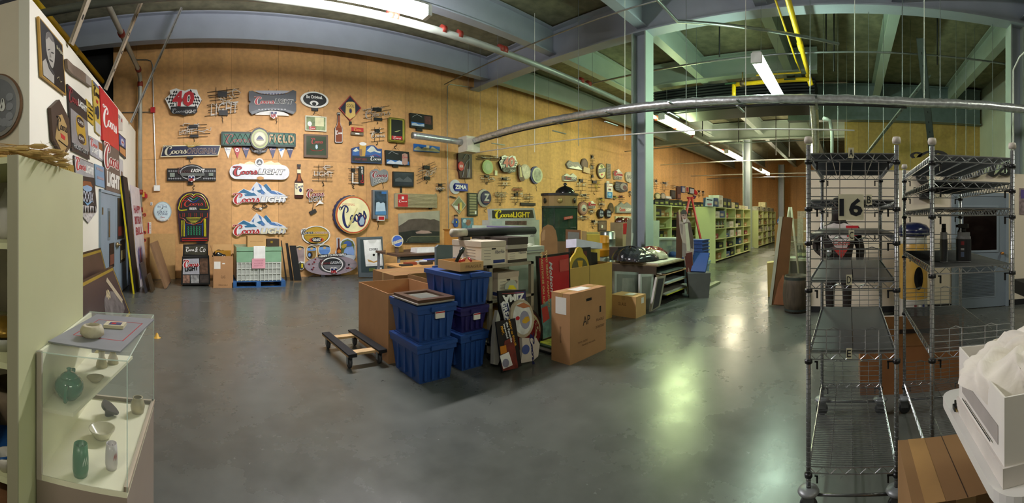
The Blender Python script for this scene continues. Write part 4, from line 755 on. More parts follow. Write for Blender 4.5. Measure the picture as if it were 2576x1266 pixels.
neon('small red neon lines above the black strip', E_, 832, 596, 970, 650, 'BEER', 4, M('9c4a32', .3), 25, tr=0, wb=(.1, .2, .9, .7), curls=1)
neon('neon tangle with a white transformer left of the pale script neon', E_, 822, 655, 955, 770, '', 4, NW, 26, tr=1, curls=4)
neon('pale script neon right above the black strip', E_, 962, 665, 1088, 765, 'Coors', 4, M('a89078', .3), 27, tr=0, wb=(.05, .15, .95, .6), curls=2)
s = S('name_strip', 'narrow black strip sign on the yellow lit wall', E_, 1022, 787); s.rect('__', 940, 771, 1106, 803, M('131522', .5), th=.05).rect('face', 945, 775, 1100, 799, BLK); s.done()
s = S('cutout_figure', 'small cutout figure in blue overalls on the plywood wall', E_, 202, 975, cat='figure'); sk = M('c49a7c', .5)
s.poly('body', [(188, 950), (218, 950), (228, 990), (222, 1042), (184, 1042), (178, 990)], M('2c4f9c', .5), th=.04, sm=2).ell('head', 188, 908, 220, 952, sk, th=.05).poly('cap', [(186, 925), (190, 908), (215, 905), (222, 925)], M('3a2a1c', .5), th=.06).poly('arm', [(160, 985), (180, 958), (192, 965), (180, 1005), (162, 1005)], M('9aa4a8', .5), th=.03).poly('arm#2', [(245, 985), (228, 958), (214, 965), (222, 1005), (240, 1005)], M('9aa4a8', .5), th=.03).ell('body', 196, 980, 210, 1000, YELL); s.done()
s = S('picture_sign', 'small blue and brown picture right of the cutout figure', E_, 335, 1000); s.poly('__', [(270, 942), (400, 940), (402, 1060), (272, 1062)], M('5f8696', .5, 0, .4, 12), th=.04).ell('picture', 310, 960, 370, 1030, M('8c6450', .5, 0, .3, 14)).ell('picture', 280, 955, 320, 1000, M('b8d0d8', .5)); s.done()
# group seen just before the big column
s = S('illuminated_sign', 'grey mountain shaped sign, top left of the cluster by the big column', Fc, 390, 275); s.poly('__', [(295, 260), (330, 215), (370, 235), (440, 235), (480, 290), (490, 335), (400, 320), (320, 310)], M('77787a', .4), th=.08).text('lettering', 'COORS', 318, 250, 440, 290, M('a09690', .4), bold=.03, rot=-.1).poly('mountain_edge', [(330, 300), (375, 285), (400, 300), (440, 285), (488, 332), (330, 308)], W_); s.done()
s = S('oval_sign', 'dark brown oval sign with a small tan plate', Fc, 528, 280); s.ell('__', 480, 190, 562, 330, M('4c3a34', .5), th=.07).ell('face', 492, 205, 552, 315, M('6c564c', .5)).rect('plate', 502, 302, 582, 368, M('c4a884', .5), th=.05, z=.05, rot=-.08); s.done()
s = S('illuminated_sign', 'white snow capped sign above the black dome on the kiosk', Fc, 340, 430); s.poly('__', [(258, 405), (300, 375), (325, 390), (345, 400), (375, 372), (420, 410), (425, 470), (262, 465)], M('c4c4bc', .4), th=.08).rect('name_bar', 262, 415, 420, 460, M('3c3434', .4)).script('name_bar', 285, 412, 350, 452, RED).text('name_bar', 'LIGHT', 352, 422, 412, 450, LGR, bold=.03); s.done()
neon('tall thin column of neon clips above the cluster', Fc, 588, 145, 655, 262, '', 4, NW, 31, tr=1, curls=1)
neon('neon tangle below the thin column of clips', Fc, 588, 265, 655, 430, '', 5, NW, 32, tr=2, curls=3)
s = S('oval_sign', 'tall cream oval sign crossed by a dark green name band', Fc, 730, 348); s.ell('__', 677, 250, 780, 440, M('4c3420', .5), th=.07).ell('face', 688, 262, 772, 428, M('d4cc94', .4)).poly('name_band', [(690, 320), (782, 305), (780, 352), (690, 372)], M('3a4a44', .4)).text('name_band', 'STOUT', 700, 325, 775, 350, LGR, rot=.15).ell('emblem', 712, 272, 745, 305, M('6c7a3c', .5)).poly('emblem', [(715, 380), (745, 380), (730, 405)], RED); s.done()
s = S('slat_sign', 'narrow upright slatted sign between the cream oval and the red peak', Fc, 822, 345); s.rect('frame', 800, 256, 846, 436, M('8c8878', .5), th=.05)
for k in range(9): s.rect('slat', 806, 264+k*19, 840, 276+k*19, M('56504a', .5))
s.done()
def peak(label, cr, x0, y0, x1, y1, big=0):
    s = S('illuminated_sign', label, cr, (x0+x1)/2, (y0+y1)/2, None, .015); w = x1-x0; h = y1-y0
    s.poly('__', [(x0, y0+h*.3), (x0+w*.3, y0+h*.12), (x0+w*.55, y0), (x0+w*.7, y0+h*.15), (x1, y0+h*.4), (x1-w*.03, y1), (x0+w*.08, y1-h*.02)], M('bcb4ac', .4), th=.07).poly('snow', [(x0+w*.3, y0+h*.12), (x0+w*.55, y0), (x0+w*.7, y0+h*.15), (x0+w*.8, y0+h*.3), (x0+w*.4, y0+h*.28)], W_)
    s.script('lettering', x0+w*.02, y0+h*.25, x0+w*.98, y0+h*.68, RED, k=1.6, back=M('7c2a30', .4)).text('lettering', 'LIGHT', x0+w*.1, y0+h*.7, x0+w*.92, y0+h*.95, M('4c4c4c', .4), bold=.04); return s.done()
peak('red scripted snow peak sign right of the upright slats', Fc, 882, 318, 985, 450); peak('small red scripted snow peak sign right of the brown oval mirror', Fc, 567, 708, 655, 802)
s = S('illuminated_sign', 'white crumpled edged sign partly behind the big column', Fc, 1068, 418); s.poly('__', [(1028, 375), (1050, 356), (1110, 365), (1110, 485), (1040, 470), (1030, 430)], M('b4b4a8', .5, 0, .3, 9), th=.06, sm=2).text('face', 'BAR', 1045, 395, 1105, 440, M('7c7c78', .4), bold=.03); s.done()
s = S('can_sign', 'tall white and blue can shaped sign', Fc, 825, 582); s.rect('__', 782, 492, 868, 680, M('3a3f48', .4), th=.06, r=.04).rect('face', 796, 500, 866, 676, W_, r=.04).rect('face', 800, 600, 862, 672, M('2f7fc4', .4)).script('lettering', 802, 510, 860, 545, RED).rect('face', 812, 560, 846, 582, M('6c3a44', .4)).ell('face', 810, 612, 850, 650, M('8cc0e8', .4)).rect('cap', 800, 468, 830, 494, W_, th=.04); s.done()
s = S('illuminated_sign', 'dark rounded sign with two grey football helmets', Fc, 970, 540); s.ell('__', 890, 485, 1050, 602, M('23262a', .4), th=.08).rect('face', 896, 480, 1048, 590, M('2e3236', .4), r=.1)
for k in range(4): s.rect('face', 900, 498+k*22, 945, 508+k*22, M('5c6a74', .4))
s.ell('helmet_picture', 955, 495, 1042, 580, M('8c8c8c', .4)).ell('helmet_picture', 985, 520, 1035, 575, M('5c3c3c', .4)); s.done()
for i, (x0, y0, x1, y1, c, lab) in enumerate([(412, 430, 560, 590, NW, 'neon tangle right of the black dome'), (562, 450, 738, 600, M('b4a43c', .3), 'yellowish neon tangle left of the white and blue can sign'), (448, 622, 600, 708, NW, 'neon bars right of the kiosk top'), (862, 645, 932, 690, M('8c9c2c', .3), 'small green neon piece under the can sign'), (932, 640, 1022, 722, M('8c3c3c', .3), 'small reddish neon piece under the helmet sign'), (668, 668, 782, 735, M('c4b43c', .3), 'yellow neon curls above the two black bubble signs'), (682, 738, 776, 792, NW, 'tight neon bars above the two black bubble signs'), (562, 820, 660, 872, NW, 'neon scribble below the small red peak sign'), (426, 892, 602, 942, M('b8b8b0', .3), 'long pale neon line right of the kiosk glass'), (582, 940, 690, 1030, NW, 'round neon tangle low beside the brown poster'), (1062, 590, 1108, 650, W_, 'small neon piece half behind the big column')]):
    neon(lab, Fc, x0, y0, x1, y1, '', 4, c, 40+i, tr=1, curls=5)
s = S('oval_sign', 'pinkish brown oval mirror with a pale mountain, beside the kiosk', Fc, 505, 797); s.ell('__', 447, 715, 562, 882, M('6c463c', .5), th=.07).ell('face', 462, 730, 556, 868, M('9a7468', .4)).ell('face', 480, 755, 542, 842, M('b8bcb8', .3)).ell('face', 490, 795, 532, 838, M('4a4c50', .4)); s.done()
for x, lab in ((718, 'left of the two black bubble signs with pale script'), (808, 'right of the two black bubble signs with pale script')):
    s = S('bubble_sign', lab, Fc, x, 865, 'black bubble signs', .015); s.ell('__', x-38, 808, x+38, 922, M('17141a', .3), th=.10).ell('face', x-26, 818, x+30, 910, M('2a3040', .3)).text('lettering', 'ice', x-18, 822, x+22, 862, M('a4b4d0', .3), shear=.3, bold=.03).text('lettering', 'ice', x-18, 866, x+26, 902, M('a8acb8', .3), bold=.05); s.done()
s = S('cutout_sign', 'dark brown guitar shaped piece right of the bubble signs', Fc, 850, 797); s.poly('__', [(850, 732), (870, 750), (882, 790), (878, 850), (850, 862), (822, 850), (818, 790), (832, 750)], M('4c4028', .5, 0, .3, 9), th=.05, sm=3).ell('face', 832, 790, 868, 845, M('6c5c3c', .5)); s.done()
s = S('illuminated_sign', 'long grey mountain light sign with a red name, low beside the big column', Fc, 1005, 795); s.poly('__', [(905, 780), (935, 760), (968, 728), (1000, 755), (1040, 728), (1085, 765), (1108, 780), (1108, 858), (908, 856)], M('8c9490', .4), th=.10).rect('name_bar', 915, 790, 1106, 845, M('a4aaa4', .3)).text('name_bar', 'Coors', 940, 792, 1012, 840, M('b8453c', .4), bold=.05).text('name_bar', 'LIGHT', 1022, 800, 1100, 832, W_, bold=.04); s.done()
s = S('poster', 'brown framed poster with a small white tag', Fc, 748, 1015, cat='poster'); s.rect('__', 697, 950, 800, 1080, M('3c322c', .5), th=.03).rect('picture', 706, 962, 792, 1062, M('6c5c50', .5, 0, .3, 8)).rect('tag', 735, 1005, 752, 1040, W_, rot=-.3); s.done()
s = S('framed_print', 'wide white picture frame beside the big column', Fc, 1002, 935, cat='picture frame'); s.rect('frame', 910, 897, 1100, 975, M('c9cdb4', .5), th=.05).rect('picture', 940, 915, 1092, 965, M('7c9c9c', .4)).poly('picture', [(1000, 932), (1034, 932), (1018, 962)], M('a4505a', .4)); s.done()
# beyond the big column
neon('neon tangle just past the big column', L_, 75, 215, 182, 395, '', 5, NW, 61, tr=1, curls=5, wr=.006); neon('wide neon tangle second past the big column', L_, 190, 255, 372, 415, '', 6, NW, 62, tr=1, curls=6, wr=.006); neon('short neon bars third past the big column', L_, 380, 322, 490, 378, '', 3, NW, 63, tr=0, curls=3, wr=.006)
for nm, lab, x0, y0, x1, y1, c, c2 in [('sign', 'round green sign low past the big column', 102, 458, 200, 578, M('5c6444', .5), M('b4b48c', .4)), ('sign', 'grey oval sign beside the round green one', 205, 460, 290, 582, M('6c6860', .5), M('a49c90', .4)), ('sign', 'small white label sign below the short neon bars', 300, 522, 400, 565, M('c4ccd4', .4), M('e4e8ec', .4)), ('sign', 'black mountain shaped sign above the dark bottles', 388, 412, 466, 566, M('1d1d1f', .4), M('3c3c40', .4)), ('sign', 'tall maroon sign with a pink base', 492, 345, 560, 575, M('46221f', .5), M('8c5a4c', .4)), ('sign', 'slim blue and white sign past the maroon one', 572, 345, 636, 455, M('3c4c84', .5), M('b4b0b4', .4)), ('sign', 'upright cream and red sign', 645, 342, 700, 450, M('c4a878', .5), M('9c2c34', .4)), ('sign', 'square black sign with white lettering far along the wall', 702, 368, 800, 482, M('141416', .5), M('b8bcc4', .4))]:
    s = S('wall_sign', lab, L_, (x0+x1)/2, (y0+y1)/2); w = x1-x0; h = y1-y0
    if 'round' in lab or 'oval' in lab: s.ell('__', x0, y0, x1, y1, c, th=.08).ell('face', x0+w*.15, y0+h*.15, x1-w*.1, y1-h*.15, c2)
    else: s.rect('__', x0, y0, x1, y1, c, th=.08, r=.03).rect('face', x0+w*.2, y0+h*(.2 if 'tall' not in lab else .6), x1-w*.1, y1-h*.1, c2)
    s.done()
s = S('pennant', 'red and navy pennant far along the plywood wall', L_, 830, 480, None, .03, cat='pennant'); s.poly('__', [(798, 400), (830, 405), (866, 455), (855, 500), (800, 470)], RED, th=.02).poly('lower_flap', [(785, 500), (850, 515), (820, 570)], M('4a2c5c', .4), th=.02); s.done()
neon('far neon tangle right of the red pennant', L_, 858, 410, 930, 515, '', 4, NW, 64, tr=1, curls=4, wr=.008); neon('farthest neon tangle near the corner of the hall', L_, 935, 425, 1000, 510, '', 4, NW, 65, tr=1, curls=4, wr=.008)
# ---- conduit, alarm and boxes at the left end of the plywood wall
s = S('conduit', 'conduit running down the left end of the plywood wall to a white box', (0, 0, 1), 388, 300, 'wall conduits', .02, cat='conduit'); s.line('conduit_run', [(334, 152), (370, 152), (380, 155), (384, 165), (387, 280), (393, 468)], .014, GALV, .02).line('conduit_run', [(308, 284), (382, 283)], .012, GALV, .02); s.rect('red_junction', 380, 272, 391, 285, RED, th=.08)
s.done()
s = S('junction_box', 'white square junction box at the foot of the left conduit', (0, 0, 1), 396, 474, cat='box'); s.rect('__', 388, 467, 403, 481, W_, th=.07).rect('cover', 390, 469, 401, 479, M('f0f0ea', .4)); s.done()
s = S('conduit', 'tall thin conduit down the plywood wall below the foil duct', (0, 0, 1), 1123, 400, 'wall conduits', .02, cat='conduit'); s.line('conduit_run', [(1190, 222), (1130, 213), (1124, 218), (1123, 330), (1125, 470), (1127, 610)], .012, GALV, .02); s.done()
s = S('alarm_horn', 'red and yellow fire alarm horn on the left corner of the plywood wall', (270, 420, 3.72), 350, 262, None, .08, cat='alarm'); s.rect('__', 318, 238, 362, 290, RED, th=.1).rect('yellow_panel', 335, 242, 358, 285, M('c8a832', .5)).ell('bell', 358, 252, 382, 298, M('a82024', .4), th=.06); s.done()
s = S('warning_notice', 'upright red and white warning notice by the corner valves', (270, 420, 3.72), 394, 572, None, .01, cat='notice'); s.rect('__', 378, 518, 411, 625, W_, th=.005).rect('print', 380, 521, 392, 622, RED)
for k in range(6): s.rect('print', 397, 530+k*15, 407, 536+k*15, M('b8908c', .5))
s.done()
s = S('wall_outlet', 'pair of small white outlets left of the wall clock', (270, 420, 3.72), 414, 346, None, .01, cat='outlet'); s.rect('__', 405, 332, 424, 360, W_, th=.02).rect('socket', 408, 336, 421, 344, GRY).rect('socket', 408, 348, 421, 356, GRY); s.done()
for k, (y, lab) in enumerate(((450, 'upper'), (612, 'middle'), (682, 'lowest'))):
    s = S('valve', lab + ' small red handwheel valve on the corner standpipe', (270, 420, 3.72), 360, y, 'handwheel valves', .1, cat='valve'); s.ring('handwheel', 350, y-12, 372, y+12, .012, RED, .12, 12).rect('body', 340, y-6, 362, y+6, M('7a6a50', .5, .4), th=.1); s.done()
# ================================================================ left partition
J = (0, 0, 3.0143); I = (0, 400, 3.0143); Hh = (140, 180, 3.956)
def Lw(name, label, cr, cx, cy, cat='sign', group=None, lift=.008): return Sign(name, label, cat, PLW, cx, cy, group, lift, cr)
s = Lw('portrait_poster', 'gold edged black poster with a grey portrait reading Be Original', J, 378, 430, 'poster'); s.poly('frame', [(270, 128), (452, 342), (481, 728), (293, 582)], M('b08a3c', .4, .3), th=.03).poly('print', [(278, 148), (446, 348), (473, 712), (300, 575)], M('0d0c0d', .4))
s.poly('portrait_picture', [(296, 470), (320, 448), (345, 520), (385, 555), (385, 640), (302, 572)], M('a8a49c', .5), sm=1).poly('portrait_picture', [(322, 262), (345, 248), (372, 285), (388, 340), (390, 440), (375, 520), (352, 490), (330, 420), (320, 330)], M('a09c94', .5), sm=3).poly('portrait_picture', [(322, 300), (324, 262), (345, 246), (372, 283), (384, 325), (362, 312), (345, 285), (330, 300)], M('5c5854', .5), sm=2).poly('portrait_picture', [(352, 395), (362, 440), (350, 440)], M('7c7872', .5)).poly('portrait_picture', [(385, 560), (350, 500), (330, 470), (345, 525), (380, 575)], M('2c2a28', .5)).poly('portrait_picture', [(335, 380), (350, 375), (352, 382), (336, 388)], BLK).poly('portrait_picture', [(362, 398), (380, 405), (379, 412), (362, 406)], BLK).poly('portrait_picture', [(348, 450), (372, 468), (370, 476), (350, 460)], M('4a4643', .5)).text('lettering', 'Be Original.', 402, 375, 452, 408, M('d8cfb4', .4)).line('lettering', [(405, 600), (420, 588), (430, 625), (442, 622)], .006, M('9c8c6c', .5), smooth=2); s.done()
s = Lw('name_plank', 'curved bronze plank sign under the slotted strut', J, 575, 560); s.poly('__', [(482, 448), (530, 495), (600, 540), (668, 600), (671, 664), (600, 612), (530, 570), (488, 525)], M('7a6a5c', .5, .2, .2, 6), th=.04).poly('end_panel', [(625, 565), (668, 602), (670, 660), (627, 628)], M('a49c94', .5)); s.done()
s = Lw('hexagon_sign', 'brown and gold hexagon Coors sign', J, 435, 980); s.poly('__', [(422, 758), (498, 905), (512, 1110), (455, 1197), (375, 1062), (356, 820)], M('3c2a1e', .5), th=.04, side=M('4a3424', .5)).poly('face', [(412, 880), (440, 870), (478, 960), (488, 1095), (452, 1175), (388, 1050)], M('a88c58', .5)).script('lettering', 402, 905, 482, 1010, BLK, k=1.3, rot=-.0).poly('label', [(428, 1010), (466, 1040), (462, 1068), (432, 1045)], RED).line('label', [(412, 1065), (484, 1120)], .006, BLK); s.done()
s = Lw('poster', 'tall dark Coors LIGHT poster with a gold helmet shaped emblem', J, 585, 920, 'poster'); s.poly('__', [(497, 638), (640, 768), (668, 1212), (530, 1140)], M('2c2628', .45), th=.02).poly('print', [(518, 820), (648, 925), (660, 1150), (528, 1080)], M('8c8a8c', .45, 0, .2, 5)).script('lettering', 505, 690, 578, 800, M('8c3038', .4), k=1.4).text('lettering', 'LIGHT', 578, 782, 645, 830, W_, bold=.04).poly('emblem', [(565, 880), (592, 880), (620, 930), (635, 1040), (638, 1100), (600, 1090), (572, 1030), (560, 950)], M('b8962c', .4), sm=2).ell('emblem', 565, 895, 622, 965, M('2a1c20', .4)).ell('emblem', 575, 1020, 628, 1090, M('2a1c20', .4)).text('emblem', 'SUPER', 572, 918, 616, 942, W_).text('emblem', 'BOWL', 580, 1042, 622, 1066, W_).text('lettering', 'HOST CITY', 545, 1118, 655, 1150, LGR); s.done()
s = Lw('poster', 'small yellow poster with black words, left of the can banner', J, 675, 850, 'poster'); s.poly('__', [(644, 748), (697, 812), (703, 955), (655, 908)], M('c8a83c', .5), th=.01)
for k, t in enumerate(('The', 'Longest', 'Lasting', 'Beer')): s.text('lettering', t, 657, 785+k*33, 695, 806+k*33, BLK, bold=.02)
s.done()
s = Lw('can_banner', 'tall gold and white beer can banner left of the red Coors sign', J, 720, 820, 'banner'); s.poly('__', [(690, 608), (738, 662), (753, 1035), (712, 998)], M('c4aa4c', .5), th=.02).poly('print', [(709, 915), (750, 955), (753, 1033), (712, 996)], LGR).poly('print', [(692, 612), (738, 664), (738, 680), (692, 630)], M('5c6a8c', .5)).script('lettering', 697, 668, 740, 745, BLK, k=1.3).poly('label', [(716, 755), (730, 768), (729, 790), (717, 778)], RED).ell('emblem', 716, 805, 738, 905, M('23283c', .5)).poly('emblem', [(706, 810), (713, 815), (713, 870), (706, 865)], M('3c4450', .5)); s.done()
s = Lw('wall_sign', 'large red Coors sign on the white partition', J, 815, 900); s.poly('__', [(740, 653), (881, 828), (888, 1146), (762, 1060)], M('c0202a', .4), th=.03).script('lettering', 768, 850, 874, 1000, W_, k=1.35); s.done()
s = Lw('sticker', 'small grey and red sticker right of the red Coors sign', J, 903, 925, 'sticker'); s.poly('__', [(888, 858), (925, 900), (925, 995), (892, 985)], M('c9c4bc', .5), th=.004).poly('print', [(890, 865), (905, 882), (905, 905), (890, 890)], GRY).poly('print', [(915, 900), (922, 908), (922, 930), (915, 922)], RED); s.done()
s = Lw('picture_sign', 'blue and orange framed picture right of the red Coors sign', J, 915, 1105); s.poly('__', [(887, 1008), (940, 1055), (943, 1207), (892, 1160)], M('2a2a30', .5), th=.03).poly('picture', [(890, 1020), (936, 1062), (937, 1125), (893, 1095)], M('4c5c9c', .5)).poly('picture', [(893, 1110), (938, 1140), (939, 1195), (894, 1152)], M('c48a54', .5)).ell('label', 902, 1055, 928, 1110, M('b8bccc', .5)).rect('label', 908, 1075, 922, 1088, RED); s.done()
s = Lw('poster', 'small Coors LIGHT poster with bottles in ice', J, 718, 1125, 'poster'); s.poly('__', [(667, 1028), (766, 1085), (771, 1226), (677, 1172)], M('a4a4ac', .5, 0, .3, 8), th=.01).script('lettering', 678, 1065, 728, 1122, RED, k=1.5, back=W_).text('lettering', 'LIGHT', 688, 1125, 734, 1168, W_, bold=.03).poly('bottle_picture', [(738, 1078), (765, 1092), (768, 1150), (742, 1130)], M('8c5424', .5)).poly('bottle_picture', [(738, 1130), (766, 1148), (768, 1215), (742, 1195)], W_); s.done()
s = Lw('wall_sign', 'grey brown Coors LIGHT sign above the double door', (0, 0, 1), 278, 422); s.poly('__', [(255.5, 357), (294.5, 379), (300, 489), (262, 478)], M('6a5c54', .5), th=.03).script('lettering', 259, 371, 295, 430, M('9c2c34', .4), k=1.35, back=W_).text('lettering', 'LIGHT', 265, 437, 297, 474, M('e4e4e0', .4), bold=.05); s.done()
s = Lw('poster', 'silver Coors LIGHT poster over a big XXXIX emblem, pointed at the foot', (0, 0, 1), 212, 470, 'poster'); s.poly('__', [(182, 391), (232, 412), (241.5, 532), (219.5, 562), (190, 525)], M('2e2a2c', .5, 0, .2, 4), th=.01).poly('print', [(184, 394), (232, 414), (234, 448), (187, 440)], M('a4a4a8', .5, 0, .15, 5)).script('lettering', 188, 400, 212, 432, RED, k=1.5, back=W_).text('lettering', 'LIGHT', 212, 418, 232, 438, W_, bold=.05).text('lettering', 'XXXIX', 200, 482, 232, 508, BLK, bold=.05).text('lettering', 'XXXIX', 200, 482, 232, 508, M('c4ccdc', .4), bold=.015)
s.ell('emblem', 203, 462, 228, 482, M('8cb0d4', .4)).poly('emblem', [(200, 470), (206, 455), (224, 458), (230, 472), (215, 466)], M('8c5430', .5)).poly('emblem', [(206, 505), (216, 512), (230, 505), (216, 518)], M('7cb0dc', .4))
for k in range(7): s.poly('crowd_picture', [(193+k*6.5, 535), (194.5+k*6.5, 518+(k % 2)*4), (197+k*6.5, 535)], BLK)
s.poly('crowd_picture', [(189, 526), (219.5, 562), (241, 532), (238, 520), (192, 515)], M('c4c0c0', .5, 0, .5, 30), z=.009); s.done()
s = Lw('poster', 'small plain blue poster left of the double door top', (0, 0, 1), 249, 442, 'poster'); s.poly('__', [(235.5, 412), (259, 421), (261, 473), (238.5, 466)], M('7c9ab8', .5, 0, .08, 4), th=.01).rect('print', 240, 424, 257, 430, M('9c8c94', .5)).rect('print', 242, 446, 258, 452, M('9c8c94', .5)); s.done()
s = Lw('poster', 'narrow white poster of a bottle right of the grey brown sign', (0, 0, 1), 303, 438, 'poster'); s.poly('__', [(297, 398), (307, 404), (309.5, 478), (301.5, 471)], M('c4c4c8', .5), th=.01).poly('bottle_picture', [(302, 430), (306, 433), (308, 472), (303, 468)], M('7c6858', .5)); s.done()
s = Lw('wall_plate', 'gold metal Coors plate behind the tall shelf panel', Hh, 95, 945); s.poly('__', [(25, 882), (160, 938), (180, 1266), (60, 1230)], M('a08a34', .35, .5), th=.02).script('lettering', 50, 930, 155, 1000, M('c4ae54', .3, .6)); s.done()
# double door in the partition
DR = Plane(LW0 + lwn*.004, (LW1 - LW0), (0, 0, 1))
def Dr(px): return DR.hit(px, 600)[0]
da, db, dm, dt = Dr(248.5), Dr(323), Dr(287), 2.03
DG = M('8b9cac', .5, 0, .04, 3)
d = MB(); T = Matrix.Translation(DR.o) @ Matrix((DR.u, DR.v, DR.n)).transposed().to_4x4()
d.box((da, 0, 0), (da+.06, dt, .04), DG).box((db-.06, 0, 0), (db, dt, .04), DG).box((da, dt-.05, 0), (db, dt, .041), DG)
dr = d.build('door_1'); dr.matrix_world = T; dr['kind'] = 'structure'
MB().box((da+.06, .01, 0), (dm, dt-.05, .025), DG).build('door_leaf', dr); MB().box((dm+.012, .01, 0), (db-.06, dt-.05, .025), DG).build('door_leaf', dr)
x = Dr(270); MB().box((x-.09, 1.15, .02), (x+.09, 1.72, .035), M('77858f', .5)).box((x-.05, 1.2, .034), (x+.05, 1.67, .04), M('33372c', .2)).build('vision_panel', dr)
for (y0, lf) in ((1.6, da+.05), (1.75, db-.09), (1.0, db-.09), (.3, db-.09)): MB().box((lf, y0, .02), (lf+.07, y0+.12, .05), M('7a6c50', .4, .5)).build('hinge', dr)
MB().tube([(dm+.05, 1.02, .02), (dm+.05, 1.02, .08)], .05, M('9c8a68', .3, .8), 10).tube([(dm+.05, 1.02, .08), (dm+.22, 1.01, .09)], .02, M('9c8a68', .3, .8), 8).build('lever_handle', dr)
for nm, lab, px0, z0, px1, z1, c, c2 in (('door_poster', 'tall dark poster taped high on the right door leaf', 292, 1.12, 308, 1.95, M('231c1c', .5, 0, .4, 5), M('6c2c20', .5)), ('door_poster', 'dark gold poster taped below it by the door handle', 299, .62, 311, 1.08, M('2c2418', .5, 0, .5, 7), M('c4b47c', .5)), ('door_poster', 'dark poster of a person taped on the left door leaf', 271, .62, 283, 1.08, M('2a1c18', .5, 0, .5, 6), M('7c4c3c', .5))):
    a, b = Dr(px0), Dr(px1); r = MB().box((a, z0, .03), (b, z1, .036), c).build(nm); r.matrix_world = T; tag(r, lab, 'poster'); MB().box((a+.04, z0+.06, .036), (b-.04, z0+.25, .038), c2).build('print', r)
# return wall lid sign
s = Sign('can_lid_sign', 'big silver can lid sign cut by the left edge of the photo', 'sign', PRT, 0, 270, None, .01)
s.ell('__', -66, 189, 57, 352, M('7a5c44', .4, .5), th=.03, n=48).ell('rim', -62, 193, 53, 348, M('a8a49e', .3, .7), th=.045, n=48).ell('face', -54, 203, 46, 338, M('8a8c90', .3, .6), n=40).script('lettering', -60, 228, 18, 300, W_, k=1.6, back=M('4a3a30', .4), bk=1.4)
for k in range(6): s.ell('embossing', 20-k*12, 300-(k*k)*.2, 38-k*12, 322-(k*k)*.2, M('a4a6ac', .3, .6), n=14)
for k in range(3): s.ell('embossing', 22, 238+k*24, 40, 258+k*24, M('a4a6ac', .3, .6), n=14)
s.done()
# ================================================================ boxes, totes and clutter standing on the floor
CARD = M('b0845a', .8, 0, .06, 5); CARD2 = M('8f6a42', .8, 0, .06, 5); CARDY = M('b8964c', .8, 0, .05, 5); TAPE = M('b08c58', .35); KRAFT = M('c29a64', .8, 0, .06, 4)
BLUE = M('24498a', .4, 0, .05, 3); PURP = M('2a2560', .4, 0, .05, 3); WPAP = M('e4e0d8', .6, 0, .04, 6); OAK = M('a8743c', .5, 0, .12, 3, stretch=(1, 8, 8)); GMET = M('3a3d42', .5)
def FP(px, d): t = (px-X0)/F; return Plane((sin(t)*d, cos(t)*d, 0), (cos(t), -sin(t), 0), (0, 0, 1))
def LP(y, lean=.2, x=None, z=0): return Plane((0, y, z), (1, 0, 0), (0, lean, 1))
def carton(label, x, y, z, w, d, h, m=CARD, rz=0, open_=0, name='cardboard_box', group=None, cat='box', tape=1, text=None, tc=None, hole=0, sheet=None):
    """x,y = near left corner"""
    mb = MB(); t = .008
    if open_:
        mb.box((0, 0, 0), (w, d, t), m).box((0, 0, t), (w, t, h), m).box((0, d-t, t), (w, d, h), m).box((0, t, t), (t, d-t, h), m).box((w-t, t, t), (w, d-t, h), m)
    else: mb.box((0, 0, 0), (w, d, h), m)
    r = mb.build(name, None, (x, y, z)); r.rotation_euler = (0, 0, rz); tag(r, label, cat, group)
    if tape and not open_:
        q = MB(); q.box((0, d/2-.03, h), (w, d/2+.03, h+.001), TAPE).box((-.001, d/2-.03, h*.8), (0, d/2+.03, h), TAPE).box((w, d/2-.03, h*.8), (w+.001, d/2+.03, h), TAPE).build('packing_tape', r)
        MB().box((.002, d/2-.001, h+.001), (w-.002, d/2+.001, h+.0015), M('4a3520', .8)).build('seam', r)
    if open_ > 1:
        for k, (a, b, T) in enumerate((((0, 0), (w, .004), Matrix.Translation((0, 0, h)) @ Matrix.Rotation(radians(35), 4, 'X')), ((0, 0), (.004, d), Matrix.Translation((w, 0, h)) @ Matrix.Rotation(radians(40), 4, 'Y')), ((0, 0), (w, .004), Matrix.Translation((0, d, h)) @ Matrix.Rotation(radians(-50), 4, 'X')))):
            MB().box((a[0], a[1], 0), (b[0], b[1], min(w, d)*.45), m, T).build('flap', r)
    def on_front(part, st, cx, cz, ww, hh, mm, side=0):
        v, f, bd = textmesh(st); 
        if side == 0: P_ = lambda a, b: (cx + a*ww, -.0015, cz + b*hh)
        else: P_ = lambda a, b: (-.0015, cx - a*ww, cz + b*hh)
        MB().add([P_(a, b) for a, b in v], f, mm).build(part, r)
    for tt in (text or []): on_front('printed_text', *tt)
    for sh in (sheet or []):
        a0, b0, a1, b1, mm = sh[:5]; sd = sh[5] if len(sh) > 5 else 0
        (MB().box((a0, -.0012, b0), (a1, 0, b1), mm) if sd == 0 else MB().box((-.0012, a0, b0), (0, a1, b1), mm) if sd == 1 else MB().box((a0, b0, h+.001), (a1, b1, h+.003), mm)).build('paper_label', r)
    if hole: MB().box((w/2-.05, -.0012, h*.84), (w/2+.05, 0, h*.84+.03), BLK).build('hand_hole', r)
    return r
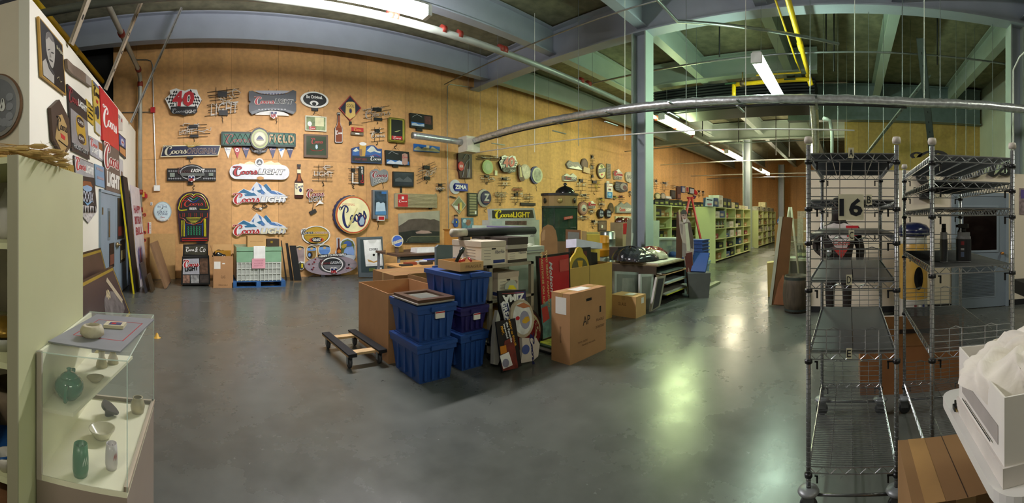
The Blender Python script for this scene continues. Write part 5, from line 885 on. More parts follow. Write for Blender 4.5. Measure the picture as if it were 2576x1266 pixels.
def tote(label, x, y, z, w, d, h, m, group='plastic storage totes', lid=1, sticker=0, z_in=.035):
    r = empty('storage_tote', label, 'tote', (x, y, z), 0, group); t = .035
    mb = MB().box((0, 0, 0), (w, d, h-.05), m, taper=t).box((-.012, -.012, h-.09), (w+.012, d+.012, h-.045), m)
    mb.build('tub', r)
    for k in range(4):
        MB().box((w*(.2+.2*k)-.012+(0), t*.55, .03), (w*(.2+.2*k)+.012, t*.55+.02, h-.1), m, Matrix.Translation((0, -.02, 0))).build('rib', r)
    for k in range(3): MB().box((t*.2-.004, d*(.25+.25*k)-.015, .04), (t*.9, d*(.25+.25*k)+.015, h-.1), m).build('rib', r)
    if lid: MB().box((-.02, -.02, h-.045), (w+.02, d+.02, h-.012), m).box((.02, .02, h-.012), (w-.02, d-.02, h), m).build('lid', r)
    for yy, s in ((-.03, -1), (d+.01, 1)): MB().box((w*.3, yy-.01, h-.07), (w*.7, yy+.03, h-.03), m).build('handle', r)
    if sticker: MB().box((w*.42, -.034, h-.14), (w*.66, -.014, h-.075), WPAP).box((w*.42, -.035, h-.09), (w*.66, -.0342, h-.078), RED).build('price_sticker', r)
    return r
def flat(name, label, cat, pl, pts, m, th=.02, cr=(0, 0, 1), group=None, lift=0, side=None, inner=None, im=None):
    """a flat panel with corners read from the photo, standing in a plane; inner = list of (points, material) layers"""
    cx = sum(p[0] for p in pts)/len(pts); cy = sum(p[1] for p in pts)/len(pts)
    s = Sign(name, label, cat, pl, cx, cy, group, lift, cr); s.poly('__', pts, m, th=th, side=side)
    for q in (inner or []): s.poly(q[2] if len(q) > 2 else 'print', q[0], q[1])
    return s
# ---- furniture dolly
r = empty('furniture_dolly', 'four wheeled wooden furniture dolly with black carpeted rails beside the big open box', 'dolly', (1.38, 3.86, 0), .04)
for x in (0, .34): MB().box((x, 0, .135), (x+.09, .85, .155), M('b08c5c', .6, 0, .15, 6)).box((x-.003, -.003, .155), (x+.093, .853, .17), M('1a1a1c', .9)).box((x-.003, -.003, .135), (x+.093, 0, .155), M('1a1a1c', .9)).build('rail', r)
for y in (.08, .66): MB().box((.09, y, .125), (.34, y+.1, .15), M('c8a878', .6, 0, .15, 6)).build('crosspiece', r)
for x in (.045, .385):
    for y in (.09, .76):
        c = MB().box((x-.03, y-.03, .12), (x+.03, y+.03, .126), GALV).box((x-.028, y-.02, .045), (x-.022, y+.02, .12), GALV).box((x+.022, y-.02, .045), (x+.028, y+.02, .12), GALV).build('caster', r)
        MB().lathe([(.0, -.015), (.046, -.015), (.05, -.01), (.05, .01), (.046, .015), (0, .015)], (0, 0, 0), M('3a3c40', .5), 16, Matrix.Translation((x, y, .051)) @ Matrix.Rotation(pi/2, 4, 'Y')).build('wheel', c)
tag(MB().lathe([(.05, 0), (.03, .01), (.012, .06), (0, .065)], (0, 0, 0), M('d8a83c', .5), 14).build('floor_cone', None, tuple(onfloor(395, 850))), 'tiny yellow cone lying on the bare concrete left of the dolly', 'cone')
# ---- big boxes and totes
carton('big empty open cardboard box behind the dolly', 1.84, 3.9, 0, .71, .87, .745, CARD, open_=1, name='open_cardboard_box', sheet=[])
r = carton('open cardboard box holding dark green stuff behind the blue totes', 2.62, 4.13, 0, .8, .8, .78, CARD2, open_=1, name='open_cardboard_box')
tag(MB().lathe([(.36, 0), (.36, .05), (.25, .1), (0, .12)], (0, 0, 0), M('3c4420', .9, 0, .6, 14), 16).build('garland_heap', None, (3.02, 4.53, .55)), 'dark green garland heaped in the open box', 'garland')
MBg = carton('long cardboard box with folded top standing beyond the big open box', 2.62, 5.35, 0, 1.5, .8, .70, CARD2, sheet=[(.75, .0, .757, .70, M('6e5030', .8))])
tote('lower blue tote of the front stack', 1.84, 3.26, 0, .41, .56, .385, BLUE)
tote('upper blue tote of the front stack, with a picture frame on top', 1.84, 3.26, .385, .41, .56, .36, BLUE, sticker=1)
tote('bottom blue tote of the stack behind the front one', 2.36, 3.31, 0, .33, .58, .385, BLUE)
tote('dark purple tote in the middle of the rear stack', 2.36, 3.31, .385, .33, .58, .27, PURP, sticker=1)
tote('big blue tote on top of the rear stack', 2.33, 3.28, .655, .38, .68, .37, BLUE, lid=0)
r = empty('framed_print', 'brown wooden picture frame lying on the front blue totes', 'picture frame', (1.82, 3.24, .747), .03)
WD = M('4c3222', .4, 0, .15, 6)
MB().box((0, 0, 0), (.42, .5, .012), M('8c8478', .6)).build('backing', r)
MB().box((.02, .02, .012), (.44, .09, .04), WD).box((.02, .43, .012), (.44, .5, .04), WD).box((.02, .09, .012), (.09, .43, .04), WD).box((.37, .09, .012), (.44, .43, .04), WD).build('frame', r)
MB().box((.09, .09, .012), (.37, .43, .02), M('8c8c80', .2)).box((.15, .17, .02), (.31, .35, .022), M('5c6058', .5)).build('print', r)
r = carton('small open carton of tools on the big blue tote', 2.37, 3.34, 1.005, .30, .42, .09, KRAFT, open_=1, text=[('FRAGILE', .17, .045, .2, .03, M('6c5034', .8))])
rr = random.Random(5)
for k, (nm, lab, c) in enumerate([('flashlight', 'black metal flashlight sticking out of the tool carton', '1c2420'), ('hand_tool', 'red handled tool in the tool carton', 'a82820'), ('hand_tool', 'tan tool handle in the tool carton', 'b08c5c'), ('hand_tool', 'black tool lying in the tool carton', '202226'), ('hand_tool', 'second red handle at the right of the tool carton', '8c2426')]):
    a = [Vector((2.38, 3.42, 1.1)), Vector((2.42, 3.5, 1.09)), Vector((2.5, 3.52, 1.09)), Vector((2.53, 3.6, 1.09)), Vector((2.6, 3.46, 1.09))][k]; b = [Vector((.12, .05, .13)), Vector((.12, .0, .01)), Vector((.1, .05, .02)), Vector((.08, .1, .02)), Vector((.04, .1, .02))][k]
    q = MB().tube([(0, 0, 0), b*.65, b*.7, b], [.018 if not k else .012]*2 + [.026 if not k else .014]*2, M('#'+c, .35, .2), 8); o = q.build(nm, None, a); tag(o, lab, 'tool', 'tools in the carton')
# ---- cart with file boxes
BC = M('98907c', .5)
r = empty('utility_cart', 'beige metal cart carrying white file boxes', 'cart', (2.80, 3.40, 0))
for x in (0, .64):
    for y in (0, .66): MB().box((x, y, .08), (x+.045, y+.045, 1.03), BC).build('post', r)
for z in (.16, .62, 1.0): MB().box((0, 0, z), (.685, .705, z+.03), BC).build('shelf', r)
for x in (.02, .66):
    for y in (.02, .68): MB().lathe([(0, -.012), (.04, -.012), (.04, .012), (0, .012)], (0, 0, 0), BLK, 14, Matrix.Translation((x, y, .04)) @ Matrix.Rotation(pi/2, 4, 'Y')).build('caster', r)
def filebox(label, x, y, z, w, d, h, lidm=None, band=None, dark=0, rz=0):
    r = empty('file_box', label, 'file box', (x, y, z), rz, 'cardboard file boxes'); bm = M('dcd0b8', .7, 0, .04, 6); lm = lidm or M('c8bca6', .7, 0, .04, 6)
    MB().box((.006, .006, 0), (w-.006, d-.006, h), bm).build('box_body', r); MB().box((0, 0, h*.78), (w, d, h+.004), lm).build('lid', r)
    pr = MB(); ink = M('4c4a5c', .6)
    if dark: pr.box((.005, .004, .0), (w-.005, .006, h*.16), M('3c3028', .7)).box((.005, .004, h*.6), (w-.005, .006, h*.78), M('3c3028', .7))
    else: pr.box((w*.48, .004, h*.06), (w-.02, .006, h*.2), M('23306c', .6)).box((.004, .01, h*.06), (.006, d-.02, h*.2), M('23306c', .6))
    for k in range(4): pr.box((w*.12, .004, h*(.24+.13*k)), (w*.38, .006, h*(.25+.13*k)), ink).box((.004, d*.2, h*(.24+.13*k)), (.006, d*.5, h*(.25+.13*k)), ink)
    pr.build('printing', r)
    v, f, bd = textmesh('FiberFile', .3); MB().add([(w*.74+a*w*.38, .003, h*.55+b*h*.16) for a, b in v], f, ink).build('lettering', r)
    if dark < 2: MB().box((w*.42, .003, h*.66), (w*.58, .0055, h*.72), BLK).build('hand_hole', r)
    return r
filebox('white file box with a grey lid on the left of the cart top', 2.72, 3.44, 1.031, .36, .56, .255)
filebox('file box with a dark lid on the right of the cart top', 3.12, 3.46, 1.031, .32, .5, .20, M('a8a090', .6), dark=1)
carton('dark brown lid box stacked on the right file box', 3.12, 3.46, 1.236, .33, .5, .085, M('3a3028', .7), tape=0, name='lid_box')
filebox('white file box on the middle shelf of the cart', 2.98, 3.47, .651, .33, .5, .27, dark=0)
carton('brown carton on the bottom shelf of the cart', 2.86, 3.5, .191, .5, .5, .3, CARDY)
r = empty('rolled_banner', 'long black rolled banner with a pale end lying across the file boxes', 'roll', (2.72, 3.86, 1.376))
MB().tube([(.1, 0, .0), (1.24, -.0, .0)], .052, M('1d211e', .7, 0, .1, 8), 16).build('roll_tube', r); MB().tube([(-.1, .0, .0), (.1, 0, .0)], .048, M('a8a290', .6), 16).build('pale_end', r)
for x in (2.80,): tag(MB().box((-.05, -.05, 0), (.05, .05, .035), M('4c443c', .7)).build('packing_block', None, (x, 3.86, 1.291)).__class__ and bpy.data.objects['packing_block'], 'small dark block under the pale end of the rolled banner', 'block')
s = flat('plastic_sheet', 'grey blue moulded plastic panel standing behind the blue totes', 'panel', LP(5.0, .05), [(1094, 800), (1093, 622), (1100, 616), (1140, 617), (1155, 610), (1180, 606), (1200, 608), (1200, 800)], M('5b666a', .6), .05); s.done()
# ---- things leaning against the cart
def disc_sign(): 
    s = Sign('round_mirror_sign', 'large round IRISH RED mirror with a dark rim leaning on the cart', 'mirror', LP(3.22, .16), 1299, 838, None, .0)
    s.ell('rim', 1232, 770, 1366, 906, BLK, th=.03, n=48).ell('face', 1238, 776, 1360, 900, M('6c1a1c', .3), n=44).band('face', 1240, 778, 1358, 898, .075, M('b8b48c', .4), a0=-95, a1=70)
    for t, a in (('R', 42), ('E', 28), ('D', 14), ('I', -4), ('R', -18), ('I', -30), ('S', -42), ('H', -55)):
        x = 1299 + 50*cos(radians(a)); y = 838 - 52*sin(radians(a)); s.text('lettering', t, x-6, y-6, x+6, y+6, M('7c1c20', .4), bold=.04, rot=radians(a)-pi/2)
    return s.done()
disc_sign()
s = flat('wall_sign', 'black and blue ZIMA sign standing upside down on top of the leaning pile', 'sign', LP(3.20, .20), [(1245, 733), (1314, 729), (1318, 800), (1250, 805)], M('131316', .4), .025, lift=.03, inner=[([(1285, 735), (1313, 733), (1316, 790), (1298, 790), (1300, 760)], NAVY)])
s.text('lettering', 'ZIMA', 1256, 741, 1312, 760, W_, bold=.05, rot=pi-.04).line('lettering', [(1254, 740), (1308, 737)], .003, RED); s.done()
s = flat('wall_sign', 'blue and white GREAT sign strip turned on its side in the leaning pile', 'sign', LP(3.17, .18), [(1249, 764), (1267, 760), (1278, 812), (1262, 818)], M('e0e0e0', .4), .015, lift=.06, inner=[([(1251, 767), (1265, 763), (1276, 812), (1263, 816)], NAVY)])
s.text('lettering', 'GREAT', 1238, 781, 1286, 797, W_, bold=.03, rot=-pi/2+.18); s.done()
s = Sign('oval_sign', 'oval beer glass sign with a lion and pale foam in the leaning pile', 'sign', LP(3.16, .18), 1301, 800, None, .075); s.ell('__', 1268, 753, 1328, 850, M('a89c84', .5, 0, .1, 9), th=.03).ell('face', 1274, 760, 1322, 842, M('c8c8c4', .5, 0, .2, 12)).ell('face', 1291, 782, 1316, 828, M('8c8ca0', .4)).poly('crest', [(1296, 808), (1304, 798), (1312, 796), (1316, 806), (1306, 814), (1298, 813)], GOLD).poly('face', [(1282, 770), (1300, 762), (1318, 772), (1300, 776)], M('a8643c', .5)).ell('crest', 1280, 796, 1290, 806, RED); s.done()
s = flat('poster_board', 'black HOW TO POUR poster board at the front of the leaning pile', 'poster', LP(3.06, .2), [(1240, 810), (1289, 801), (1305, 920), (1256, 935)], M('111012', .4), .015, lift=.03, inner=[([(1262, 858), (1284, 848), (1296, 925), (1258, 933), (1254, 918)], M('6c2a20', .5, 0, .5, 14)), ([(1250, 895), (1272, 885), (1282, 918), (1258, 928)], W_), ([(1250, 872), (1265, 868), (1267, 886), (1252, 892)], M('c47a1c', .4))])
for i, (t, c, x) in enumerate((('HOW to POUR', 'd89c2c', 1281), ('the Favorite', 'e0e0e0', 1273), ('Imported', 'e0e0e0', 1264), ('PINT.', 'd89c2c', 1256))): s.text('lettering', t, x-26+i*6, 834-i*2, x+26-i*6, 841-i*2, M('#'+c, .4), bold=.02, rot=-pi/2+.16)
s.ell('logo', 1256, 902, 1272, 924, M('8c8ca0', .4)); s.done()
s = flat('inflatable_can', 'white Coors plastic sign lying sideways at the foot of the pile', 'sign', LP(3.08, .12), [(1303, 850), (1340, 850), (1348, 865), (1344, 895), (1330, 907), (1300, 912), (1305, 880)], M('c9c0b4', .4), .04, lift=.02)
s.script('lettering', 1302, 870, 1358, 886, NAVY, k=1.4, rot=-pi/2).ell('emblem', 1303, 866, 1322, 890, M('4c5c94', .4)); s.done()
s = flat('paddle_sign', 'grey paddle with a yellow patch between the cart shelf and the ZIMA sign', 'sign', LP(3.32, .1), [(1268, 728), (1270, 716), (1280, 706), (1290, 704), (1298, 712), (1300, 728)], M('b0b4a4', .5), .01, inner=[([(1276, 728), (1280, 718), (1290, 718), (1298, 728)], YELL)]); s.done()
s = flat('foam_bottle', 'long pale plastic bottle shape leaning at the left of the pile', 'sign', LP(3.2, .14), [(1240, 780), (1246, 800), (1242, 850), (1244, 905), (1240, 916), (1229, 914), (1230, 860), (1234, 810)], M('a4a29a', .4), .05, lift=.03); s.done()
for k, lab in enumerate(('bottom', 'middle', 'top')):
    r = tag(MB().box((0, 0, 0), (.45, .5, .022), M(('1c1e22', 'b8b4ac', '3c4c34')[k], .4)).build('flat_picture', None, (3.42+.02*k, 3.05-.01*k if 0 else 3.08, .023*k)), lab + ' of the flat pictures stacked on the floor by the tall carton', 'picture', 'flat pictures on the floor'); MB().box((.05, .05, .022), (.4, .45, .0226), M(('a83c30', 'd8d0b0', 'b8b43c')[k], .4, 0, .5, 16)).build('print', r)
# ---- white cabinet, red poster, open yellow carton, tall carton
r = empty('display_pedestal', 'pale green white display pedestal with papers on its lid, behind the red poster', 'pedestal', (3.5, 3.86, 0))
PG = M('b4bcac', .5); MB().box((0, 0, 0), (.63, .6, 1.08), PG).build('body', r); MB().box((-.02, -.02, 1.08), (.645, .62, 1.16), PG).box((0, -.021, 1.10), (.62, -.02, 1.115), GRY).build('lid', r)
for k in range(3): tag(MB().box((0, 0, 0), (.5, .35, .006), M(('d0ccb4', 'b8c4bc', 'dcd8c4')[k], .6)).build('paper_sheet', None, (3.5+.06*k, 3.92+.05*k, 1.161+.0065*k)), ('lowest', 'middle', 'topmost')[k] + ' of the loose papers on the pale pedestal', 'paper', 'papers on the pedestal')
s = flat('framed_poster', 'tall red framed poster reading TWO GREAT CANADIAN TRADITIONS ON ICE', 'poster', LP(3.38, .05), [(1347, 645), (1427, 634), (1432, 838), (1358, 862)], M('141214', .3), .04, inner=[([(1350, 650), (1424, 640), (1428, 830), (1362, 852)], M('a8242a', .2)), ([(1354, 768), (1387, 745), (1392, 800), (1390, 842), (1360, 852)], M('6c9494', .3, 0, .4, 12)), ([(1356, 775), (1370, 768), (1376, 800), (1360, 812)], M('c8453c', .3))])
for t, x, l in (('TWO GREAT CANADIAN', 1371, 48), ('TRADITIONS ON ICE.', 1359, 46)): s.text('lettering', t, x-l, 697, x+l, 704, M('c0a46c', .4), bold=.03, rot=-pi/2+.03)
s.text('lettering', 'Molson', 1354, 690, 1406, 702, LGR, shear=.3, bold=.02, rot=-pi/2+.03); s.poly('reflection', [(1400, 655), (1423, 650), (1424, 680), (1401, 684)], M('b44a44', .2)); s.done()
carton('wide open carton holding framed signs, behind the tall brown carton', 4.15, 3.48, 0, 1.15, .62, .86, CARDY, open_=1, name='open_cardboard_box', sheet=[(.56, 0, .57, .86, M('6e5a2c', .8))])
s = flat('framed_sign', 'dark framed sign leaning inside the open carton', 'sign', LP(3.62, .1, z=.1), [(1430, 700), (1430, 625), (1482, 622), (1486, 700)], M('18161a', .4), .03, inner=[([(1434, 696), (1434, 632), (1472, 632), (1475, 696)], M('4a1e20', .4, 0, .3, 6))]); s.done()
s = Sign('arched_sign', 'gold arched sign with a round emblem, in the open carton', 'sign', LP(3.56, .08, z=.1), 1455, 665, None, .0); s.poly('__', [(1430, 690), (1430, 660), (1437, 645), (1444, 636), (1447, 626), (1454, 622), (1461, 627), (1464, 638), (1472, 648), (1478, 668), (1480, 690)], M('b89a2c', .4), th=.03, sm=2).ell('face', 1435, 648, 1474, 700, M('5c5a3c', .4)).poly('emblem', [(1448, 656), (1462, 656), (1460, 672), (1452, 676)], GOLD); s.done()
s = flat('foam_sheet', 'plain black panel standing in the right of the open carton', 'panel', LP(3.75, .05, z=.05), [(1478, 700), (1478, 634), (1496, 636), (1498, 700)], BLK, .05); s.done()
s = flat('white_box', 'white flat box lying over the signs in the open carton', 'box', LP(3.85, .1, z=.3), [(1424, 603), (1490, 614), (1490, 628), (1424, 624)], M('c9c8d8', .5), .2); s.done()
carton('tall narrow brown carton with printed arrows and a hand hole', 3.31, 2.70, 0, .67, .26, .745, CARD, text=[('THIS SIDE', .22, .2, .18, .02, M('5a4028', .8)), ('MADE IN USA', .33, .16, .25, .018, M('5a4028', .8)), ('DO NOT DROP', .55, .30, .17, .03, M('4a3422', .8)), ('AP', .29, .42, .13, .10, M('2c2420', .8)), ('FRAGILE', .55, .38, .15, .03, M('4a3422', .8)), ('FRAGILE', .13, .3, .02, .18, M('5a4028', .8), 1)], hole=1, sheet=[(.05, .52, .2, .70, WPAP, 1), (.2, .05, .45, .2, WPAP, 2), (.54, .46, .57, .53, BLK)], name='tall_cardboard_box')
carton('small brown carton with papers on top, on the floor by the leaning frames', 5.42, 3.12, 0, .32, .46, .33, KRAFT, sheet=[(.1, .12, .26, .26, WPAP, 2), (.17, .2, .25, .29, WPAP)], text=[('GLASS', .25, .2, .15, .05, M('5a4028', .8), 1)], rz=.0)
# ---- leaning framed panels and the flat poster rack
FPm = M('a8aca8', .35)
s = flat('jersey_case', 'clear framed grey jersey panel leaning behind the small carton', 'frame', LP(3.62, .14), [(1540, 790), (1541, 683), (1605, 686), (1602, 796)], M('8f9290', .3), .04, inner=[([(1546, 784), (1547, 690), (1600, 692), (1598, 790)], M('6c6c68', .4, 0, .1, 4), 'jersey_print'), ([(1560, 700), (1590, 700), (1598, 780), (1556, 780)], M('84807a', .4, 0, .2, 6), 'jersey_print')]); s.done()
s = flat('jersey_case', 'grey edged frame second in the leaning row', 'frame', LP(3.3, .14), [(1604, 800), (1606, 690), (1640, 690), (1632, 788)], FPm, .04, inner=[([(1608, 792), (1610, 697), (1634, 696), (1627, 782)], M('7a7872', .4, 0, .2, 4), 'jersey_print')]); s.done()
s = flat('jersey_case', 'dark framed panel at the end of the leaning row', 'frame', LP(3.08, .12), [(1632, 784), (1648, 698), (1670, 694), (1655, 772)], M('8a8478', .4), .04, inner=[([(1636, 780), (1650, 702), (1665, 700), (1651, 770)], M('2c2c34', .4), 'dark_print')]); s.done()
r = empty('flat_file_rack', 'low rack of flat posters beside the cutout man', 'rack', (6.45, 3.25, 0)); FR = M('3c3020', .6)
MB().box((0, 1.0, 0), (1.3, 1.03, .68), FR).build('back_panel', r)
for x in (0, 1.27): MB().box((x, .05, 0), (x+.03, 1.0, .68), FR).build('side_panel', r)
for z in (.14, .32, .5, .68): MB().box((0, .0, z), (1.3, 1.0, z+.02), M('6c5c40', .6)).build('shelf', r)
rr = random.Random(8)
for k, z in enumerate([.16, .16, .16, .34, .34, .34, .52, .52, .52, .70, .70]):
    q = k % 3; c = ('b8b43c', '8c8c84', 'a8a49a', '7c2c28', 'b4a888', '9ca4a8', 'c49c6c', 'd0ccb8', '4c5450', 'b8a88c', 'c8c4b4')[k]
    o = MB().box((0, 0, 0), (rr.uniform(.9, 1.15), .8, .015), M('#'+c, .5, 0, .3, 8)).build('poster_sheet', None, (6.49+rr.uniform(0, .06), 3.12+rr.uniform(0, .1) + (.1 if z > .69 else 0), z+.0005+q*.017)); tag(o, '%s sheet of the flat posters %s' % (('lowest', 'middle', 'top')[q], {.16: 'on the bottom shelf of the low rack', .34: 'on the second shelf of the low rack', .52: 'on the third shelf of the low rack', .70: 'lying on top of the low rack'}[z]), 'poster', 'posters in the low rack')
def heap(name, label, cat, x, y, z, w, d, h, cols, seed, n=7):
    """a soft crumpled heap of plastic wrapped clothing: one body with folds"""
    r = random.Random(seed); mb = MB(); N1, N2 = 28, 10
    for k in range(n):
        cx, cy = r.uniform(-.28, .28)*w, r.uniform(-.2, .2)*d; rx, ry, hh = w*r.uniform(.25, .42), d*r.uniform(.3, .45), h*r.uniform(.45, 1); m = M('#'+cols[k % len(cols)], .18, 0, .3, 9, bump=.6); vs = []
        for j in range(N2 + 1):
            for i in range(N1):
                a = 2*pi*i/N1; b = j/N2*pi/2; q = 1 + .10*sin(5*a + k*2)*cos(b) + .05*sin(11*a + 3*b + k)
                vs.append((cx + rx*cos(a)*cos(b)*q, cy + ry*sin(a)*cos(b)*q, max(0, hh*sin(b)**.8*(1 + .08*sin(7*a + k)))))
        mb.add(vs, [(j*N1+i, j*N1+(i+1) % N1, (j+1)*N1+(i+1) % N1, (j+1)*N1+i) for j in range(N2) for i in range(N1)], m, True)
    return tag(mb.build(name, None, (x, y, z)), label, cat)
heap('jacket_pile', 'pile of black and red plastic wrapped jackets on the low rack', 'jackets', 7.05, 3.9, .75, 1.15, .75, .26, ['17181b', '2a2b2f', '6c1c20', '3c3d40', 'b0ac94', '1c1d20', '52555a'], 3, 8)
# ---- cutout man
s = Sign('cutout_standee', 'life size cardboard cutout of a laughing person in cap and vest raising a bottle', 'cutout', FP(1727, 8.05), 545, 560, None, 0, (1500, 520, 4.219))
s.cr = (1500, 520, 4.219); s.o = s.pl.hit(*s.P(965, 600))
s.poly('__', [(872, 40), (890, 32), (897, 100), (905, 160), (925, 165), (905, 110), (902, 60), (915, 32), (940, 32), (960, 55), (968, 120), (1000, 165), (1030, 330), (1038, 460), (1025, 520), (1030, 700), (1035, 830), (1055, 890), (1050, 912), (1020, 915), (960, 930), (962, 860), (975, 820), (950, 640), (935, 560), (915, 520), (915, 380), (890, 280), (880, 180)], M('b4ac9c', .6), th=.015, side=CARD)
s.poly('vest', [(915, 180), (940, 185), (955, 300), (960, 470), (985, 475), (1005, 440), (1030, 450), (1028, 330), (1000, 170), (975, 165)], M('5c5248', .7, 0, .15, 12)).poly('shirt', [(940, 180), (970, 175), (1000, 440), (990, 475), (962, 470), (950, 300)], M('c4ccac', .6)).poly('trousers', [(938, 500), (1020, 480), (1028, 700), (1032, 850), (1010, 860), (985, 660), (975, 640), (985, 850), (965, 850), (950, 640)], M('5a2c20', .7, 0, .2, 6)).poly('sleeve', [(890, 180), (915, 190), (915, 300), (900, 280)], M('8c847c', .6)).poly('sleeve', [(915, 380), (945, 390), (950, 520), (930, 545), (915, 520)], M('8c847c', .6))
s.poly('face', [(910, 90), (955, 80), (965, 110), (955, 150), (935, 165), (918, 150)], M('b49c8c', .6), sm=3).poly('beard', [(918, 130), (960, 125), (950, 160), (935, 170), (922, 158)], M('d4d0c8', .6)).poly('mouth', [(925, 125), (950, 122), (940, 138)], M('7c3c34', .6)).poly('cap', [(903, 80), (905, 45), (925, 30), (948, 40), (962, 62), (960, 80), (930, 78)], M('4c5048', .7), sm=2).line('face', [(915, 95), (935, 92)], .006, BLK).line('face', [(942, 91), (958, 88)], .006, BLK).poly('bottle_picture', [(874, 40), (890, 38), (892, 110), (880, 112)], M('c4bc7c', .5)).poly('hand_picture', [(876, 85), (897, 80), (900, 150), (882, 150)], M('b8a090', .6))
s.done()
s = flat('brown_board', 'tall brown board behind the cutout man', 'board', FP(1706, 8.65), [(1699, 735), (1702, 533), (1716, 533), (1716, 735)], M('4a2e1a', .6), .12); s.done()
# ---- ladder
r = empty('step_ladder', 'red step ladder behind the cutout man', 'ladder', tuple(onfloor(1690, 702)), -2.74)
RD = M('a02a22', .45)
for x in (0, .42):
    MB().tube([(x-.21, 0, 0), (x*.7-.147, .45, 2.05)], .03, RD, 6).build('rail', r); MB().tube([(x-.21, .95, 0), (x*.7-.147, .5, 2.05)], .025, RD, 6).build('rail', r)
for k in range(6): a = .3 + .3*k; MB().box((-.2+.03*k*.3, .06*k+.03, a), (.2-.03*k*.3, .06*k+.14, a+.03), M('b8b4a8', .5)).build('step', r)
MB().box((-.16, .38, 2.03), (.16, .56, 2.07), RD).build('top_cap', r)
# ---- around the big column
s = flat('white_sheet', 'tall white panel standing at the right of the big column', 'panel', FP(1648, 9.6), [(1636, 712), (1637, 555), (1659, 555), (1657, 712)], M('d0dcc0', .5), .08); s.done()
tag(MB().tube([(0, 0, 0), (.40, .02, 1.22)], [.11, .045], M('8c8880', .5), 14).build('paper_roll', None, (7.12, 4.42, 0)), 'long grey paper roll leaning on the big column', 'roll')
s = flat('wood_plank', 'pale upright board leaning on the left of the big column', 'board', FP(1577, 8.5), [(1566, 734), (1578, 552), (1588, 552), (1586, 734)], M('7c7460', .6), .05); s.done()
r = empty('clear_tote', 'clear plastic tote of clothes behind the rack', 'tote', (7.15, 4.72, .6) if 0 else tuple(FP(1688, 9.75).o + Vector((0, 0, .62))), -1.1)
MB().box((-.3, -.2, 0), (.3, .2, .42), glass('d8e8dc', .35), taper=.03).build('tub', r); MB().box((-.32, -.22, .42), (.32, .22, .46), M('c4ccc0', .3)).build('lid', r)
for k, c in enumerate(('c46c5c', 'b8b09c', '28406c', '8c8c74')): tag(MB().lathe([(.11, 0), (.12, .05), (.08, .11), (0, .13)], (0, 0, 0), M('#'+c, .8, 0, .3, 14, bump=.5), 14).build('folded_cloth', None, r.location + Vector((.12*sin(k*2.3)*.8, .12*cos(k*1.7)*.8, .02+.12*(k % 2)))), ('salmon', 'cream', 'navy', 'olive')[k] + ' cloth bundled in the clear tote', 'cloth', 'cloths in the clear tote')
carton('blue crate under the clear tote', r.location.x-.3, r.location.y-.25, 0, .6, .5, .6, M('203c84', .5), tape=0, name='plastic_crate')
x_, y_ = FP(1753, 8.9).o.x, FP(1753, 8.9).o.y
for k in range(6): o = MB().box((-.2, -.2, 0), (.2, .2, .055), BLUE, taper=.0).box((-.22, -.22, .055), (.22, .22, .075), BLUE).build('tote_cover', None, (x_, y_, .62+k*.077)); tag(o, '%s of the stacked blue lids by the cutout man' % ('lowest', 'second', 'third', 'fourth', 'fifth', 'topmost')[k], 'lid', 'stacked blue lids')
tote('pale blue tote under the stacked blue lids', x_-.22, y_-.22, 0, .44, .44, .62, M('8ca4b4', .4), None)
r = empty('waste_bin', 'grey bin with a tilted blue lid right of the cutout man', 'bin', tuple(FP(1757, 8.0).o), -1.1)
MB().box((-.22, -.16, 0), (.22, .16, .48), M('5c605c', .4), taper=.03).build('bin_body', r); tag(MB().box((-.04, -.17, 0), (.0, .13, .42), BLUE, Matrix.Rotation(.6, 4, 'Y')).build('tote_cover', None, r.location + Vector((-.05, 0, .485))), 'blue tote lid stuck in the grey bin at a slant', 'lid')
tag(MB().tube([(0, 0, 0), (-.1, .45, 1.15)], .018, M('b89a5c', .5), 8).build('broom_handle', None, tuple(FP(1780, 9.3).o)), 'yellow wooden handle leaning across the red ladder', 'handle')
tag(MB().box((0, 0, 0), (1.1, .12, .05), M('8c8c70', .5)).build('floor_strip', None, tuple(FP(1772, 8.6).o)), 'pale strip of wood on the floor right of the grey bin', 'strip')
# ---- tables and goods between the pile and the sign wall
r = empty('work_table', 'long dark topped table near the foot of the mesa painting', 'table', (3.95, 7.9, 0))
MB().box((0, 0, .70), (2.4, 1.2, .75), M('5c4434', .4)).build('table_top', r)
for x in (.03, 2.32):
    for y in (.03, 1.12): MB().box((x, y, 0), (x+.05, y+.05, .70), M('7c7c80', .4)).build('leg', r)
MB().box((.03, .05, .62), (2.3, .07, .70), GMET).build('apron', r)
r = empty('wooden_counter', 'low counter with a light wooden top in front of the dark table', 'counter', (3.42, 6.62, 0)); MB().box((0, 0, .60), (1.6, .8, .63), M('c49458', .5, 0, .1, 3)).build('counter_top', r); MB().box((.04, .04, 0), (1.56, .76, .60), M('a89c84', .6)).build('body', r)
tag(MB().box((0, 0, 0), (.6, .3, .1), M('e0e0e0', .4), taper=-.01).build('white_tray', None, (4.55, 8.1, .75)), 'white tray on the dark topped table', 'tray')
s = Sign('round_sign', 'blue round moon sign propped on the dark table', 'sign', LP(8.3, .1, z=.75), 1000, 605, None, 0); s.ell('__', 984, 591, 1013, 622, M('c8bc9c', .5), th=.03).rect('stand', 994, 618, 1003, 641, BRN, th=.02, z=-.02).ell('face', 986, 593, 1011, 620, M('3c5cb4', .4)).poly('name_band', [(984, 610), (1012, 600), (1013, 607), (985, 617)], M('cfc8b0', .4)).text('name_band', 'BLUE MOON', 986, 605, 1011, 611, M('4c5c7c', .4), rot=.3); s.done()
s = flat('cardboard_sheet', 'brown cardboard shape lying behind the blue round sign', 'cardboard', LP(8.5, .05, z=.75), [(970, 625), (974, 614), (985, 609), (1014, 616), (1014, 640), (970, 640)], M('b48a50', .7), .02); s.done()
